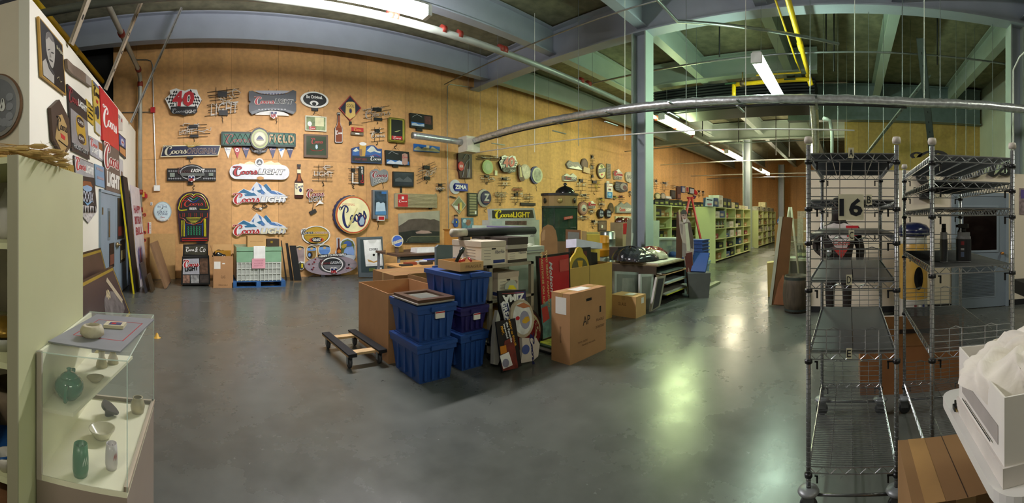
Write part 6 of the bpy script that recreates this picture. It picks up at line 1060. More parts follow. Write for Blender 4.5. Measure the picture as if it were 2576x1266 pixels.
r = empty('cardboard_pedestal', 'orange brown square pedestal with a flared top beside the painting', 'pedestal', (5.55, 8.15, .75)); MB().box((0, 0, 0), (.36, .36, .46), M('b8843c', .6)).build('pedestal_body', r); MB().box((-.03, -.03, .46), (.39, .39, .52), M('c08c40', .6), taper=.04).build('flared_top', r)
rr = random.Random(11)
for k in range(9):
    o = MB().box((-.12, -.02, 0), (.12, .1, .03 + .02*(k % 2)), M('#'+('2c2a28', '8c3c24', 'b8b4b0', '3c2e24', 'c49a6c', '1c1c20', '9ca4a8', 'a8784c', '4c4440')[k], .5), Matrix.Rotation(rr.uniform(-.6, .6), 4, 'Z')).build('small_part', None, (3.62 + k*.15, 6.85 + .1*(k % 3), .632)); tag(o, '%s small loose part from the left on the light wooden counter' % ('first', 'second', 'third', 'fourth', 'fifth', 'sixth', 'seventh', 'eighth', 'ninth')[k], 'part', 'loose parts on the counter')
carton('small brown box standing on the light wooden counter', 4.72, 6.75, .63, .26, .18, .2, M('a07c50', .8), tape=0); carton('open small carton at the end of the light wooden counter', 4.6, 7.1, .63, .3, .25, .2, CARDY, open_=1)
for k in range(4): tag(MB().box((0, 0, 0), (.6-.05*k, .25, .012), M('#'+('c4c4c0', 'a8acb0', 'd8d8d8', '3c4cb4')[k], .5)).build('paper_pile', None, (4.0+.1*k, 7.1+.02*k, .632+.013*k)), ('lowest white', 'grey second', 'white third', 'top blue edged')[k] + ' sheet in the stack on the wooden counter', 'paper', 'sheets on the counter')
# white boards under the yellow lettered sign
s = flat('poster_board', 'wide white poster board with a line of small print, leaning behind the rolled banner', 'poster', LP(7.6, .1), [(1186, 700), (1188, 567), (1336, 570), (1356, 700)], M('c4ccc4', .5), .03, inner=[([(1222, 568), (1334, 571), (1334, 575), (1222, 572)], M('8c7cb0', .5))]); s.text('lettering', 'OPENING THE WORLDS BEST BEERS FOR OVER 125 YEARS', 1222, 577, 1345, 583, GRY).text('lettering', 'ABC', 1332, 591, 1346, 596, GRY); s.done()
s = flat('white_cabinet', 'long white box with small pictures carrying the yellow lettered sign', 'box', LP(8.15, 0), [(1218, 700), (1219, 554), (1344, 553), (1346, 700)], M('b4bcb4', .5), .3, inner=[([(1258, 556), (1312, 556), (1312, 566), (1258, 566)], M('5c443c', .5, 0, .6, 14)), ([(1225, 556), (1250, 556), (1250, 566), (1225, 566)], M('a8b4b0', .5))], lift=-.1); s.done()
s = flat('illuminated_sign', 'long dark sign with yellow Coors LIGHT letters standing on the white box', 'sign', LP(8.1, .03), [(1226, 526), (1336, 524), (1341, 553), (1228, 554)], M('aab0b0', .4), .12, inner=[([(1230, 530), (1332, 529), (1336, 549), (1231, 550)], M('2e2c24', .4))]); s.script('lettering', 1238, 529, 1282, 551, YELL, k=1.5).text('lettering', 'LIGHT', 1283, 534, 1326, 548, YELL, bold=.04); s.done()
carton('black box behind the rolled banner', 5.2, 6.6, 0, .35, .3, 1.33, M('0c0c0e', .5), tape=0, name='black_box')
# curved display kiosk
kx, ky = FP(1408, 10.6).o.x, FP(1408, 10.6).o.y; r = empty('display_kiosk', 'tall half round kiosk with green glass doors and a wooden crown', 'kiosk', (kx, ky, 0), -.86)
def arc(rad, n=10, a0=180, a1=360): return [(rad*cos(radians(a0+(a1-a0)*k/n)), rad*.6*sin(radians(a0+(a1-a0)*k/n))) for k in range(n+1)]
MB().prism(arc(.45), 0, .95, M('6c5436', .5)).build('base', r); MB().prism(arc(.46), 1.85, 2.12, M('9a8050', .4, .2, .1, 4)).build('crown', r); MB().prism(arc(.49), 2.12, 2.18, M('2a2420', .5)).build('top_board', r); MB().prism(arc(.47), 1.8, 1.85, M('2c3a2c', .5)).build('cornice', r)
g = MB(); a = arc(.44)
for i in range(10): g.quad([(a[i][0], a[i][1], .95), (a[i+1][0], a[i+1][1], .95), (a[i+1][0], a[i+1][1], 1.8), (a[i][0], a[i][1], 1.8)], .006, glass('3c5a44', .5))
g.build('glass_door', r); MB().box((-.44, -.01, .95), (.44, .02, 1.8), M('5a5234', .5)).build('back_panel', r)
for i in (0, 4, 10): MB().tube([(a[i][0]*1.02, a[i][1]*1.02, .95), (a[i][0]*1.02, a[i][1]*1.02, 1.8)], .016, M('26322a', .5), 6).build('glazing_bar', r)
MB().box((-.42, -.2, 1.3), (.42, 0, 1.31), M('6c7464', .3)).build('glass_shelf', r)
for i in (2, 5, 8): p = arc(.475)[i]; MB().lathe([(.0, .01), (.07, .01), (.07, 0)], (0, 0, 0), BLK if i != 5 else M('b8a464', .3, .4), 14, Matrix.Translation((p[0], p[1], 1.99)) @ Matrix.Rotation(atan2(p[0], -p[1]), 4, 'Z') @ Matrix.Rotation(pi/2, 4, 'X')).build('round_inlay', r)
T = Matrix.Translation((.22, -.30, 1.55)) @ Matrix.Rotation(.5, 4, 'Z') @ Matrix.Rotation(pi/2, 4, 'X') @ Matrix.Rotation(.15, 4, 'Z'); v, f, bd = textmesh('COORS'); MB().box((-.13, -.035, -.004), (.13, .035, 0), M('b4402c', .4), T).add([T @ Vector((x*.22, y*.045, .002)) for x, y in v], f, M('e0c8b0', .4)).build('red_label', r)
for k in range(5): tag(MB().lathe([(.035, 0), (.035, .14), (.012, .18), (.012, .24), (0, .24)], (0, 0, 0), M('#'+('b88c3c', '6c9cb8', '8c5a2c', 'c4c0b0', 'a88440')[k], .3), 10).build('small_bottle', None, r.matrix_basis @ Vector((-.28+.13*k, -.1, .951 if k % 2 else 1.311))), ('amber', 'pale blue', 'brown', 'cream', 'gold')[k] + ' bottle behind the kiosk glass', 'bottle', 'bottles in the kiosk')
tag(MB().lathe([(.26, 0), (.25, .06), (.18, .14), (.06, .19), (.03, .2), (.05, .24), (.03, .28), (0, .28)], (0, 0, 0), M('1c1c1e', .2, .2, .3, 8), 20).build('dome_ornament', None, (kx+.1, ky-.1, 2.181)), 'black domed ornament with a pale ball on top of the kiosk', 'ornament')
s = flat('brown_board', 'round topped brown board in front of the kiosk', 'board', FP(1380, 8.4), [(1360, 737), (1360, 590), (1366, 572), (1378, 565), (1390, 568), (1398, 580), (1402, 600), (1404, 737)], M('8c6840', .7), .03, inner=[([(1362, 590), (1368, 578), (1372, 578), (1370, 604), (1363, 606)], M('a8845c', .7))]); s.done()
s = flat('framed_print', 'brown frame with a grey picture left of the orange drum', 'picture frame', FP(1443, 8.2), [(1422, 741), (1423, 577), (1461, 579), (1461, 741)], M('7a5438', .5), .05, inner=[([(1428, 606), (1429, 583), (1457, 585), (1456, 608)], M('7c7c78', .4))]); s.done()
s = flat('plywood_strip', 'pale wood strip standing right of the brown frame', 'board', FP(1468, 8.5), [(1463, 734), (1463, 581), (1476, 582), (1475, 734)], M('a88c5c', .6), .06); s.done()
for i, (px, d, w, h, c, lab) in enumerate([(1490, 8.6, .32, 1.2, 'b8a23c', 'tall yellowish carton right of the pale wood strip'), (1542, 9.8, .4, .85, '6a5860', 'grey mauve box on the small blue table'), (1488, 11.2, .4, 1.15, 'a89c5c', 'tan carton behind the orange drum')]):
    p = FP(px, d).o
    if i == 1:
        r = empty('side_table', 'small blue grey table under the mauve box', 'table', (p.x, p.y, 0), -.98)
        MB().box((-.3, -.2, .55), (.32, .2, .59), M('4c5468', .4)).build('table_top', r)
        for x in (-.28, .28):
            for y in (-.17, .17): MB().box((x-.015, y-.015, 0), (x+.015, y+.015, .55), M('4c5468', .4)).build('leg', r)
        o = MB().box((-.22, -.14, 0), (.24, .14, .26), M('6a5860', .5)).build('box', None, (p.x, p.y, .591)); o.rotation_euler.z = -.98; tag(o, lab, 'box'); MB().box((.12, -.145, .0), (.24, -.141, .26), M('2c2428', .5)).build('dark_end', o)
    else: o = MB().box((-w/2, -.15, 0), (w/2, .15, h), M('#'+c, .7)).build('cardboard_box', None, (p.x, p.y, 0)); o.rotation_euler.z = -.95; tag(o, lab, 'box')
def keg(label, x, y, z, r_, h, m, name='metal_keg', cat='keg', group=None):
    return tag(MB().lathe([(0, 0), (r_*.9, 0), (r_, .03), (r_, h*.3), (r_*1.05, h*.32), (r_, h*.34), (r_, h*.64), (r_*1.05, h*.66), (r_, h*.68), (r_, h*.95), (r_*.9, h), (0, h)], (0, 0, 0), m, 20).build(name, None, (x, y, z)), label, cat, group)
p = FP(1512, 9.4).o; keg('orange drum standing on a silver keg', p.x, p.y, .66, .19, .48, M('d8921c', .4), 'orange_drum', 'drum'); keg('silver keg below the orange drum', p.x, p.y, 0, .2, .66, M('8c908c', .3, .8)); p = FP(1528, 10.6).o; keg('lower silver keg beside the orange drum', p.x, p.y, 0, .21, .6, M('8c908c', .3, .8), group='silver kegs'); keg('silver keg stacked beside the orange drum', p.x, p.y, .6, .21, .6, M('8c908c', .3, .8), group='silver kegs')
p = FP(1563, 11.3).o; carton('open topped red and cream carton on the kegs side', p.x-.25, p.y-.2, .0, .5, .4, 1.42, M('a89070', .7), tape=0, name='stacked_carton', sheet=[(.02, 1.1, .3, 1.4, RED), (.3, 1.1, .48, 1.4, WPAP)]); heap('brown_jug_heap', 'brown glazed jugs heaped on the red and cream carton', 'jugs', p.x, p.y, 1.42, .5, .4, .16, ['4a2014', '6c3020'], 5, 3)
# ---- left corner: boards leaning on the partition and the plywood wall
def lean(name, label, px, py, d, y1, z1, th, m, xi=-1.76, out=.28, m2=None, cat='board'):
    """panel whose foot stands out from the partition and whose top rests on it; runs along the wall from y to y1"""
    p = onfloor(px, py); y0 = p.y; T = Matrix(); a = Vector((p.x, y0, 0)); b = Vector((p.x, y1, 0)); c = Vector((xi, y1, z1)); e = Vector((xi, y0, z1))
    o = MB().quad([a - a, b - a, c - a, e - a], th, m); r = o.build(name, None, a); return tag(r, label, cat), a, b, c, e
lean('leaning_board', 'tall black board with a yellow edge leaning beside the double door', 340, 738, 0, 8.7, 2.42, .05, M('16161a', .5))
r, a, b, c, e = lean('birthday_banner', 'white hand painted HAPPY BIRTHDAY BILL board leaning in the left corner', 352, 725, 0, 10.0, 2.28, .02, M('d4ccd0', .5, 0, .1, 5), -1.72)
u = (b-a).normalized(); vv = (e-a).normalized(); n = u.cross(vv)
def onb(part, st, s0, t0, w_, h_, m): v, f, bd = textmesh(st, .1, .03); MB().add([(u*(s0+x*w_) + vv*(t0+y*h_) + n*.004) for x, y in v], f, m).build(part, r)
for st, t0 in (('HAPPY', 1.75), ('BIRTHDAY', 1.5), ('BILL', 1.25)): onb('lettering', st, (b-a).length*.5, t0, (b-a).length*.8, .18, M('a02438', .5))
for k in range(5): MB().add([u*(.1+.13*k) + n*.003 + vv*.15, u*(.3+.13*k) + n*.003 + vv*.2, u*(.28+.12*k) + n*.003 + vv*.9, u*(.12+.12*k) + n*.003 + vv*.8], [(0, 1, 2, 3)], M('#'+('6c6490', '8c84a8', 'a84a54', '5c5480', 'a09cb4')[k], .6, 0, .4, 9)).build('painted_figure', r)
a0 = Vector((-1.60, 8.55, 0))
o = MB().quad([Vector((0, .0, 0)), Vector((0, .03, 0)), Vector((-.31, .03, 2.5)), Vector((-.31, .0, 2.5))], .03, M('d8c81c', .4)).build('yellow_strip', None, (-1.5, 8.13, 0)); tag(o, 'thin bright yellow strip leaning in front of the black board', 'strip')
o = MB().quad([Vector((0, 1.1, 0)), Vector((0, 0, 0)), Vector((-.33, .0, .98)), Vector((-.33, 1.1, .98))], .05, M('8a6a4c', .8, 0, .1, 5)).build('flattened_carton', None, (-.96, 8.8, 0)); tag(o, 'long brown flattened carton leaning in the left corner', 'cardboard')
o = MB().quad([Vector((0, .5, 0)), Vector((0, 0, 0)), Vector((-.13, 0, .6)), Vector((-.13, .5, .6))], .03, M('3c3a40', .3)).build('small_picture', None, (-1.30, 8.25, 0)); tag(o, 'small dark framed picture leaning at the foot of the birthday board', 'picture frame')
o = MB().quad([Vector((0, .35, 0)), Vector((0, 0, 0)), Vector((-.1, 0, .36)), Vector((-.1, .35, .36))], .03, M('4a3c2a', .4)).build('small_picture', None, (-1.18, 8.35, 0)); tag(o, 'small wooden frame with a gold edge in front of the brown flattened carton', 'picture frame')
s = flat('particle_board', 'tan particle board leaning flat on the left end of the plywood wall', 'board', LP(10.25, .02), [(377, 708), (377, 588), (441, 588), (441, 708)], M('c09a62', .7, 0, .06, 20), .02); s.pl = s.pl; s.done()
# framed pictures leaning on the partition
def framed(label, ya, yb, xo, xt, zt, m, pic, group=None):
    a = Vector((xo, ya, 0)); b = Vector((xo, yb, 0)); c = Vector((xt, yb, zt)); e = Vector((xt, ya, zt)); r = MB().quad([a-a, b-a, c-a, e-a], .04, m).build('framed_picture', None, a); tag(r, label, 'picture', group)
    u = (b-a).normalized(); v = (e-a).normalized(); L, H = (b-a).length, (e-a).length; n = v.cross(u) if v.cross(u).x > 0 else u.cross(v); P_ = lambda s_, t_, k=.003: u*s_ + v*t_ + n*k
    MB().add([P_(.07, .07), P_(L-.07, .07), P_(L-.07, H-.07), P_(.07, H-.07)], [(0, 1, 2, 3)], pic).build('print', r)
    MB().add([P_(.03, .03, .002), P_(L-.03, .03, .002), P_(L-.03, H-.03, .002), P_(.03, H-.03, .002)], [(0, 1, 2, 3)], M('b09c3c', .3, .5)).build('gilt_edge', r)
    return r, P_, L, H
framed('tall dark framed picture leaning at the back against the white partition', 4.2, 6.45, -1.48, -1.75, 1.06, M('2a2018', .4), M('4c3a34', .3, 0, .2, 3))
r, P_, L, H = framed('dark framed racing picture with a number 40 leaning in front', 4.0, 6.35, -1.22, -1.53, .78, M('3c2a1c', .4), M('3a3034', .25, 0, .3, 2.5))
v, f, bd = textmesh('40', .2, .05); MB().add([P_(L*.66+x*.22, H*.60+y*.13, .006) for x, y in v], f, M('c4b490', .4)).build('number', r)
MB().add([P_(*q, .005) for q in interp([(L*.48, .14), (L*.52, .4), (L*.62, .52), (L*.78, .5), (L*.9, .3), (L*.86, .14)], 4, True)], [tuple(range(24))], M('6c6668', .4, 0, .5, 8)).build('car_picture', r)
MB().add([P_(*q, .006) for q in ((L*.72, .68), (L*.77, .72), (L*.93, .3), (L*.88, .26))], [(0, 1, 2, 3)], M('b4a890', .4)).build('car_picture', r)
# ---- goods along the foot of the plywood wall
s = flat('poster_stand', 'black poster stand reading Coors and Co above the light box', 'poster', LP(9.62, .03), [(458, 718), (461, 615), (523, 613), (526, 718)], BLK, .04, inner=[([(464, 640), (466, 619), (519, 617), (521, 642)], M('3c3a2a', .5, 0, .4, 6))]); s.script('lettering', 468, 622, 488, 634, W_, k=1.4).text('lettering', '& Co', 490, 621, 517, 634, W_, shear=.3); s.done()
s = flat('light_box', 'black framed Coors LIGHT light box with football pictures on the floor', 'sign', LP(9.32, .0), [(456, 714), (459, 645), (526, 643), (529, 713)], BLK, .2, lift=-.05, inner=[([(461, 688), (462, 650), (501, 649), (502, 688)], M('a8a8b0', .4, 0, .15, 5)), ([(503, 687), (503, 649), (523, 649), (523, 687)], M('5c4434', .4, 0, .6, 14)), ([(461, 710), (461, 690), (478, 690), (478, 710)], M('8c6c5c', .4, 0, .6, 16)), ([(481, 710), (480, 690), (501, 690), (501, 710)], M('8c8c8c', .4, 0, .5, 16)), ([(503, 709), (503, 690), (525, 690), (525, 709)], M('3c3430', .4, 0, .5, 12))]); s.script('lettering', 463, 653, 500, 672, RED, k=1.5, back=W_).text('lettering', 'LIGHT', 466, 668, 499, 680, BLK, bold=.05, rot=.12); s.done()
r = carton('tall open brown carton with torn flaps left of the crates', .10, 9.0, 0, .44, .5, .70, CARD, open_=1, sheet=[(.02, .42, .16, .58, WPAP), (.2, .52, .26, .55, WPAP)], text=[('FRAGILE', .22, .06, .2, .03, M('5a4028', .8)), ('GLASS', .22, .24, .1, .06, M('5a4028', .8))], name='open_cardboard_box')
MB().box((.0, .0, 0), (.44, .01, .25), KRAFT, Matrix.Translation((0, .5, .68)) @ Matrix.Rotation(-.2, 4, 'X')).build('flap', r); MB().box((.0, 0, 0), (.01, .5, .22), CARD2, Matrix.Translation((-.005, 0, .69)) @ Matrix.Rotation(-.25, 4, 'Y')).build('flap', r); MB().box((.05, .0, 0), (.4, .006, .2), M('c8922c', .8), Matrix.Translation((0, .25, .62)) @ Matrix.Rotation(.3, 4, 'X')).build('inner_sheet', r)
heap('black_bag', 'black plastic stuffed in the tall open carton', 'bag', .32, 9.3, .66, .36, .3, .18, ['1c1e20', '26282a'], 9, 3)
r = empty('shipping_pallet', 'blue wooden pallet under the stacked white crates', 'pallet', (.52, 9.0, 0)); PB_ = M('2c5c94', .7, 0, .2, 6)
for k in range(6): MB().box((0, .03+k*.19, .115), (1.2, .13+k*.19, .135), PB_).build('deck_board', r)
for y in (0, .5, 1.0): MB().box((0, y, 0), (1.2, y+.08, .015), PB_).build('bottom_board', r)
for x in (0, .54, 1.1): MB().box((x, 0, .015), (x+.1, 1.08, .115), PB_).build('stringer', r)
CW = M('c4c8c0', .4); CG = M('84ac8c', .35, 0, .1, 5)
for k, (x, y) in enumerate([(.62, 9.05), (1.13, 9.05), (.62, 9.6), (1.13, 9.6)]):
    r = empty('plastic_crate', ('white ribbed crate on the left front of the pallet', 'white ribbed crate on the right front of the pallet', 'white ribbed crate at the left rear of the pallet', 'white ribbed crate at the right rear of the pallet')[k], 'crate', (x, y, .137), 0, 'white crates on the pallet'); MB().box((0, 0, 0), (.5, .5, .42), M('a8aca4', .5)).build('crate_body', r)
    for i in range(6): MB().box((.01+.092*i, -.02, 0), (.03+.092*i, 0, .42), CW).build('rib', r)
    for i in range(4): MB().box((0, -.018, .02+i*.125), (.5, 0, .035+i*.125), CW).build('rail', r)
    r2 = empty('plastic_crate', ('green film wrapped crate on the left of the crate stack', 'green film wrapped crate on the right of the crate stack', 'green film wrapped crate behind the left one', 'green film wrapped crate behind the right one')[k], 'crate', (x, y, .557), 0, 'green wrapped crates'); MB().box((0, -.01, 0), (.5, .5, .33), CG).build('crate_body', r2); MB().box((-.005, -.025, .25), (.505, .505, .335), CG).build('rim', r2)
tag(MB().box((0, -.004, 0), (.26, 0, .42), W_).build('paper_sheet', None, (1.0, 9.02, .5)), 'white sheet hung on the green wrapped crates', 'paper'); s = MB().box((0, -.004, 0), (.30, 0, .22), M('d89ca8', .6)).build('pink_notice', None, (.96, 9.01, .42)); tag(s, 'pink notice taped to the front of the crates', 'notice')
for k in range(3): v, f, bd = textmesh(('WAREHOUSE', 'HOLD', 'DO NOT MOVE')[k]); MB().add([(.15+x*.2, -.005, .17-k*.055+y*.02) for x, y in v], f, M('9c4c5c', .6)).build('print', s)
carton('brown carton with faint print on top of the crates', .87, 9.1, .893, .42, .35, .25, KRAFT, tape=0, text=[('BUDWEISER BREWING', .21, .12, .3, .02, M('8a6438', .8)) if 0 else ('BREWING COMPANY', .21, .12, .3, .02, M('8a6438', .8))])
r = carton('dark brown case with brass catches beside the carton on the crates', 1.32, 9.15, .893, .28, .3, .17, M('3c2e22', .5), tape=0, name='case'); MB().box((.08, -.006, .08), (.13, 0, .13), M('b89c3c', .3, .6)).build('catch', r)
for k, (a, b, z) in enumerate(((706, 722, 605), (718, 738, 612), (728, 758, 618))):
    s = flat('foam_sheet', ('leftmost of the black panels leaning by the crates', 'middle one of the black panels leaning by the crates', 'rightmost of the black panels leaning by the crates')[k], 'panel', LP(9.9-.12*k, .05), [(a+12, 706), (a, z), (b-14, z), (b, 706)], M('0d0d10', .5), .03, group='black panels'); s.done()
s = flat('framed_jersey', 'grey framed white COORS jersey on the floor by the round football sign', 'frame', LP(9.75, .03), [(901, 697), (896, 597), (959, 595), (964, 697)], M('5a6468', .3), .08, inner=[([(906, 685), (903, 602), (957, 600), (960, 684)], M('39464a', .4)), ([(917, 670), (911, 604), (955, 602), (960, 668)], M('dcdcda', .6), 'jersey_mount'), ([(919, 664), (915, 640), (914, 608), (921, 604), (926, 612), (940, 612), (945, 603), (952, 605), (952, 640), (957, 664)], M('ececec', .7), 'jersey_mount')])
s.text('lettering', 'COORS', 925, 624, 947, 630, BLK, bold=.03).ell('logo', 928, 634, 945, 654, W_).poly('logo', [(921, 652), (930, 655), (937, 658), (945, 655), (953, 650), (950, 657), (937, 661), (924, 658)], M('c4984c', .5)).ell('logo', 934, 638, 940, 644, BLK).rect('name_tag', 945, 673, 957, 680, W_).rect('name_tag', 925, 674, 940, 682, M('5c6c3c', .4)); s.done()
# ================================================================ green shelving in the depth of the hall
SG = M('c6cc94', .5, 0, .03, 3)
ORD = ('first', 'second', 'third', 'fourth', 'fifth', 'sixth'); rg = random.Random(21)
KC = {'dark binder box': '15181a', 'brown carton': '8c6a3c', 'cream box': 'b4ac84', 'grey box': '6c6a62', 'white box': 'c0bcb0', 'blue box': '2c4470', 'red box': '7c2a28', 'olive box': '6c6c3c'}
PROTO = {}
def goods(kind, label, group, x, y, z, w, d, h):
    k = (kind, int(w*20), int(h*20))
    if k not in PROTO: PROTO[k] = MB().box((0, 0, 0), (w, d, h), M('#'+KC[kind], .7, 0, .25, 9)).box((.02, -.002, h*.25), (w*.7, 0, h*.6), M('#'+('8c9044' if 'binder' in kind else 'a8a08c'), .7)).build(kind.replace(' ', '_')); o = PROTO[k]
    else: o = PROTO[k].copy(); COL.objects.link(o)
    o.location = (x, y, z); return tag(o, label, 'box', group)
BOT = None
def bottle(label, group, x, y, z, c='4a2410', s=1.0, cat='bottle'):
    return tag(MB().lathe([(0, 0), (.033, 0), (.035, .01), (.035, .13), (.013, .18), (.013, .235), (.015, .24), (0, .24)], (0, 0, 0), M('#'+c, .2), 10).lathe([(.0355, .04), (.0355, .1)], (0, 0, 0), M('c8bc8c', .5), 10).build('bottle', None, (x, y, z)), label, cat, group)
def shelving(nm, label, x0, x1, yf, dep, H, cols, rows, kinds, fill):
    r = empty('shelving_unit', label, 'shelves', (x0, yf, 0), 0, 'green metal shelving units'); L = x1-x0; cw = L/cols; rh = (H-.1)/rows
    for x in (0, L-.03): MB().box((x, 0, 0), (x+.03, dep, H), SG).build('end_panel', r)
    for c in range(1, cols): MB().box((c*cw-.02, 0, .06), (c*cw+.02, dep, H), SG).build('divider', r)
    for k in range(rows+1): MB().box((.03, .005, .06+k*rh), (L-.03, dep, .085+k*rh), SG).build('shelf', r)
    for c in range(cols):
        for k in range(rows):
            z = .086+k*rh; x = x0 + c*cw + .06; n = 0
            while x < x0+(c+1)*cw-.25 and n < fill:
                kind = rg.choice(kinds); w = rg.uniform(.25, .5) if fill > 2 else rg.uniform(.35, .65); w = min(w, x0+(c+1)*cw-.06-x); h = rg.uniform(.4, .85)*(rh-.05)
                if rg.random() < .9: goods(kind, '%s %s in %s bay, %s shelf up, of the %s' % (ORD[n], kind, ORD[c], ORD[k], nm), 'goods in the %s' % nm, x, yf+rg.uniform(.03, .12), z, w, dep*.6, h)
                x += w + rg.uniform(.03, .1); n += 1
    return r
shelving('near shelving', 'green shelving unit against the sign wall, partly hidden by the cutout man', 11.7, 16.6, 6.0, .7, 1.98, 4, 5, ['dark binder box', 'dark binder box', 'dark binder box', 'brown carton', 'olive box'], 3)
shelving('middle shelving', 'green shelving unit with a broad blank end panel behind the red ladder', 13.1, 18.1, 4.45, .72, 1.93, 4, 5, ['brown carton', 'cream box', 'dark binder box', 'white box', 'red box', 'blue box', 'brown carton'], 2)
shelving('far shelving', 'green shelving unit beyond the middle column', 20.4, 25.4, 4.6, .65, 1.93, 4, 5, ['grey box', 'cream box', 'white box', 'brown carton', 'grey box'], 3)
for k in range(12): goods('dark binder box', '%s dark box from the near end on top of the near shelving' % (ORD+('seventh', 'eighth', 'ninth', 'tenth', 'eleventh', 'twelfth'))[k], 'dark boxes on the near shelving', 11.75+k*.38, 6.05, 1.981, .34, .4, .15+.04*(k % 3))
for k in range(9):
    kd = ['blue box', 'white box', 'dark binder box', 'dark binder box', 'cream box', 'dark binder box', 'cream box', 'cream box', 'white box'][k]
    goods(kd, '%s box in the row on top of the middle shelving' % (ORD+('seventh', 'eighth', 'ninth'))[k], 'boxes on the middle shelving', 13.15+k*.52, 4.5, 1.931, .45, .4, [.3, .42, .34, .3, .22, .2, .14, .14, .1][k])
for k in range(11): goods(['white box', 'grey box', 'cream box'][k % 3], '%s box in the row on top of the far shelving' % (ORD+('seventh', 'eighth', 'ninth', 'tenth', 'eleventh'))[k], 'boxes on the far shelving', 20.45+k*.44, 4.7, 1.931, .38, .4, .5 if k == 5 else .2)
for k in range(8): bottle('%s bottle from the end panel, second shelf from the top of the middle shelving' % (ORD+('seventh', 'eighth'))[k], 'bottles on the middle shelving', 13.25+k*.12, 4.48, 1.195, ('5a2c14', '2c3c24', '8c8c7c')[k % 3])
s = flat('white_notice_box', 'white lettered box sign standing on the far end of the near shelving', 'box', FP(1785, 13.9), [(1774, 519), (1776, 496), (1795, 499), (1794, 520)], M('c0c4cc', .5), .1, inner=[([(1778, 501), (1792, 503), (1792, 506), (1778, 504)], BLK), ([(1779, 512), (1791, 512), (1790, 517), (1780, 517)], M('b87078', .5))]); s.done()
# ---- things at the mouth of the aisle
s = flat('leaning_brown_board', 'tall brown board leaning at the right of the aisle', 'board', FP(1965, 7.2), [(1937, 766), (1968, 545), (1994, 548), (1977, 768)], M('6c4a24', .7, 0, .1, 4), .05, side=M('b8b49c', .6)); s.poly('pale_edge', [(1934, 766), (1960, 545), (1969, 545), (1941, 766)], M('b8bca4', .5), th=.06); s.poly('lower_patch', [(1946, 764), (1958, 712), (1970, 690), (1976, 700), (1972, 766)], M('9c6844', .7)); s.done()
r = empty('folding_easel', 'pale folding wooden easel behind the leaning brown board', 'easel', tuple(FP(1970, 7.65).o), -1.4)
for a, b in (((-.15, 0, 0), (.12, 0, 1.75)), ((.35, 0, 0), (.15, 0, 1.75)), ((.1, .25, 0), (.14, .03, 1.7))): MB().tube([a, b], .022, M('b4b094', .5), 6).build('leg', r)
MB().tube([(-.02, 0, 1.1), (.24, 0, 1.1)], .018, M('b4b094', .5), 6).build('crossbar', r)
p = FP(2003, 6.75).o; WB = M('4f4636', .75, 0, .35, 5, stretch=(6, 6, .6)); HP = M('4c5450', .45, .6, .2, 6)
r = tag(MB().lathe([(0, 0), (.19, 0), (.215, .15), (.225, .3), (.215, .45), (.19, .6), (.175, .6), (.17, .57), (0, .57)], (0, 0, 0), WB, 24).build('wooden_barrel', None, (p.x, p.y, 0)), 'old wooden barrel with iron hoops below the glass case', 'barrel')
for z in (.03, .14, .42, .53): MB().lathe([(.197+.018*(1-abs(z-.3)*3.4), z), (.2+.02*(1-abs(z-.3)*3.4), z+.05)], (0, 0, 0), HP, 24).build('hoop', r)
p = FP(2022, 8.0).o; r = empty('glass_showcase', 'glass showcase of brown bottles on a grey metal cabinet, right of the aisle', 'display case', (p.x, p.y, 0), -1.46)
MB().box((-.26, -.2, 0), (.32, .25, .72), M('5c5c50', .5, .2)).build('cabinet', r); MB().box((-.27, -.21, .72), (.33, .26, .77), M('c0c4a8', .5)).build('case_floor', r)
g = MB(); g.box((-.26, -.2, .77), (-.254, .25, 1.52), glass('c8dcc8', .25)).box((-.25, -.2, .77), (.31, -.194, 1.52), glass('c8dcc8', .12)).box((.314, -.2, .77), (.32, .25, 1.52), glass('c8dcc8', .2)).box((-.26, -.2, 1.521), (.32, .25, 1.527), glass('c8dcc8', .25)); g.build('glass_pane', r)
for z in (1.05, 1.28): MB().box((.0, -.1, z), (.3, .22, z+.008), M('a8b49c', .3)).build('glass_shelf', r)
mt = Matrix.Translation((p.x, p.y, 0)) @ Matrix.Rotation(-1.46, 4, 'Z')
for k in range(7): q = mt @ Vector((-.12+.06*k, -.08+.07*(k % 2), .771)); bottle('%s brown bottle from the left in the glass showcase' % (ORD+('seventh',))[k], 'brown bottles in the showcase', q.x, q.y, .771)
s = flat('cream_carton', 'narrow cream carton standing left of the leaning brown board', 'box', FP(1938, 8.2), [(1932, 740), (1930, 658), (1946, 656), (1948, 740)], M('b8a464', .6), .3); s.done()
for k in range(5): goods('white box', '%s plastic wrapped carton from the left by the end of the hall' % ORD[k], 'wrapped cartons at the end of the hall', 24.5, 1.3+(-.55)*k+1.3, 0, .8, .5, 1.95)
goods('brown carton', 'reddish brown cabinet in front of the wrapped cartons at the end of the hall', None, 21, 1.75, 0, .6, .6, 1.55)
s = Sign('round_sign', 'small blue round sign on a wooden post at the right end of the far shelving', 'sign', FP(1962, 14), 1962, 557, None, 0); s.ell('__', 1955, 548, 1971, 566, M('3c6cb8', .4), th=.05).rect('post', 1949, 566, 1957, 668, M('a8743c', .5), th=.05).poly('face', [(1955, 560), (1962, 553), (1971, 560)], W_); s.done()
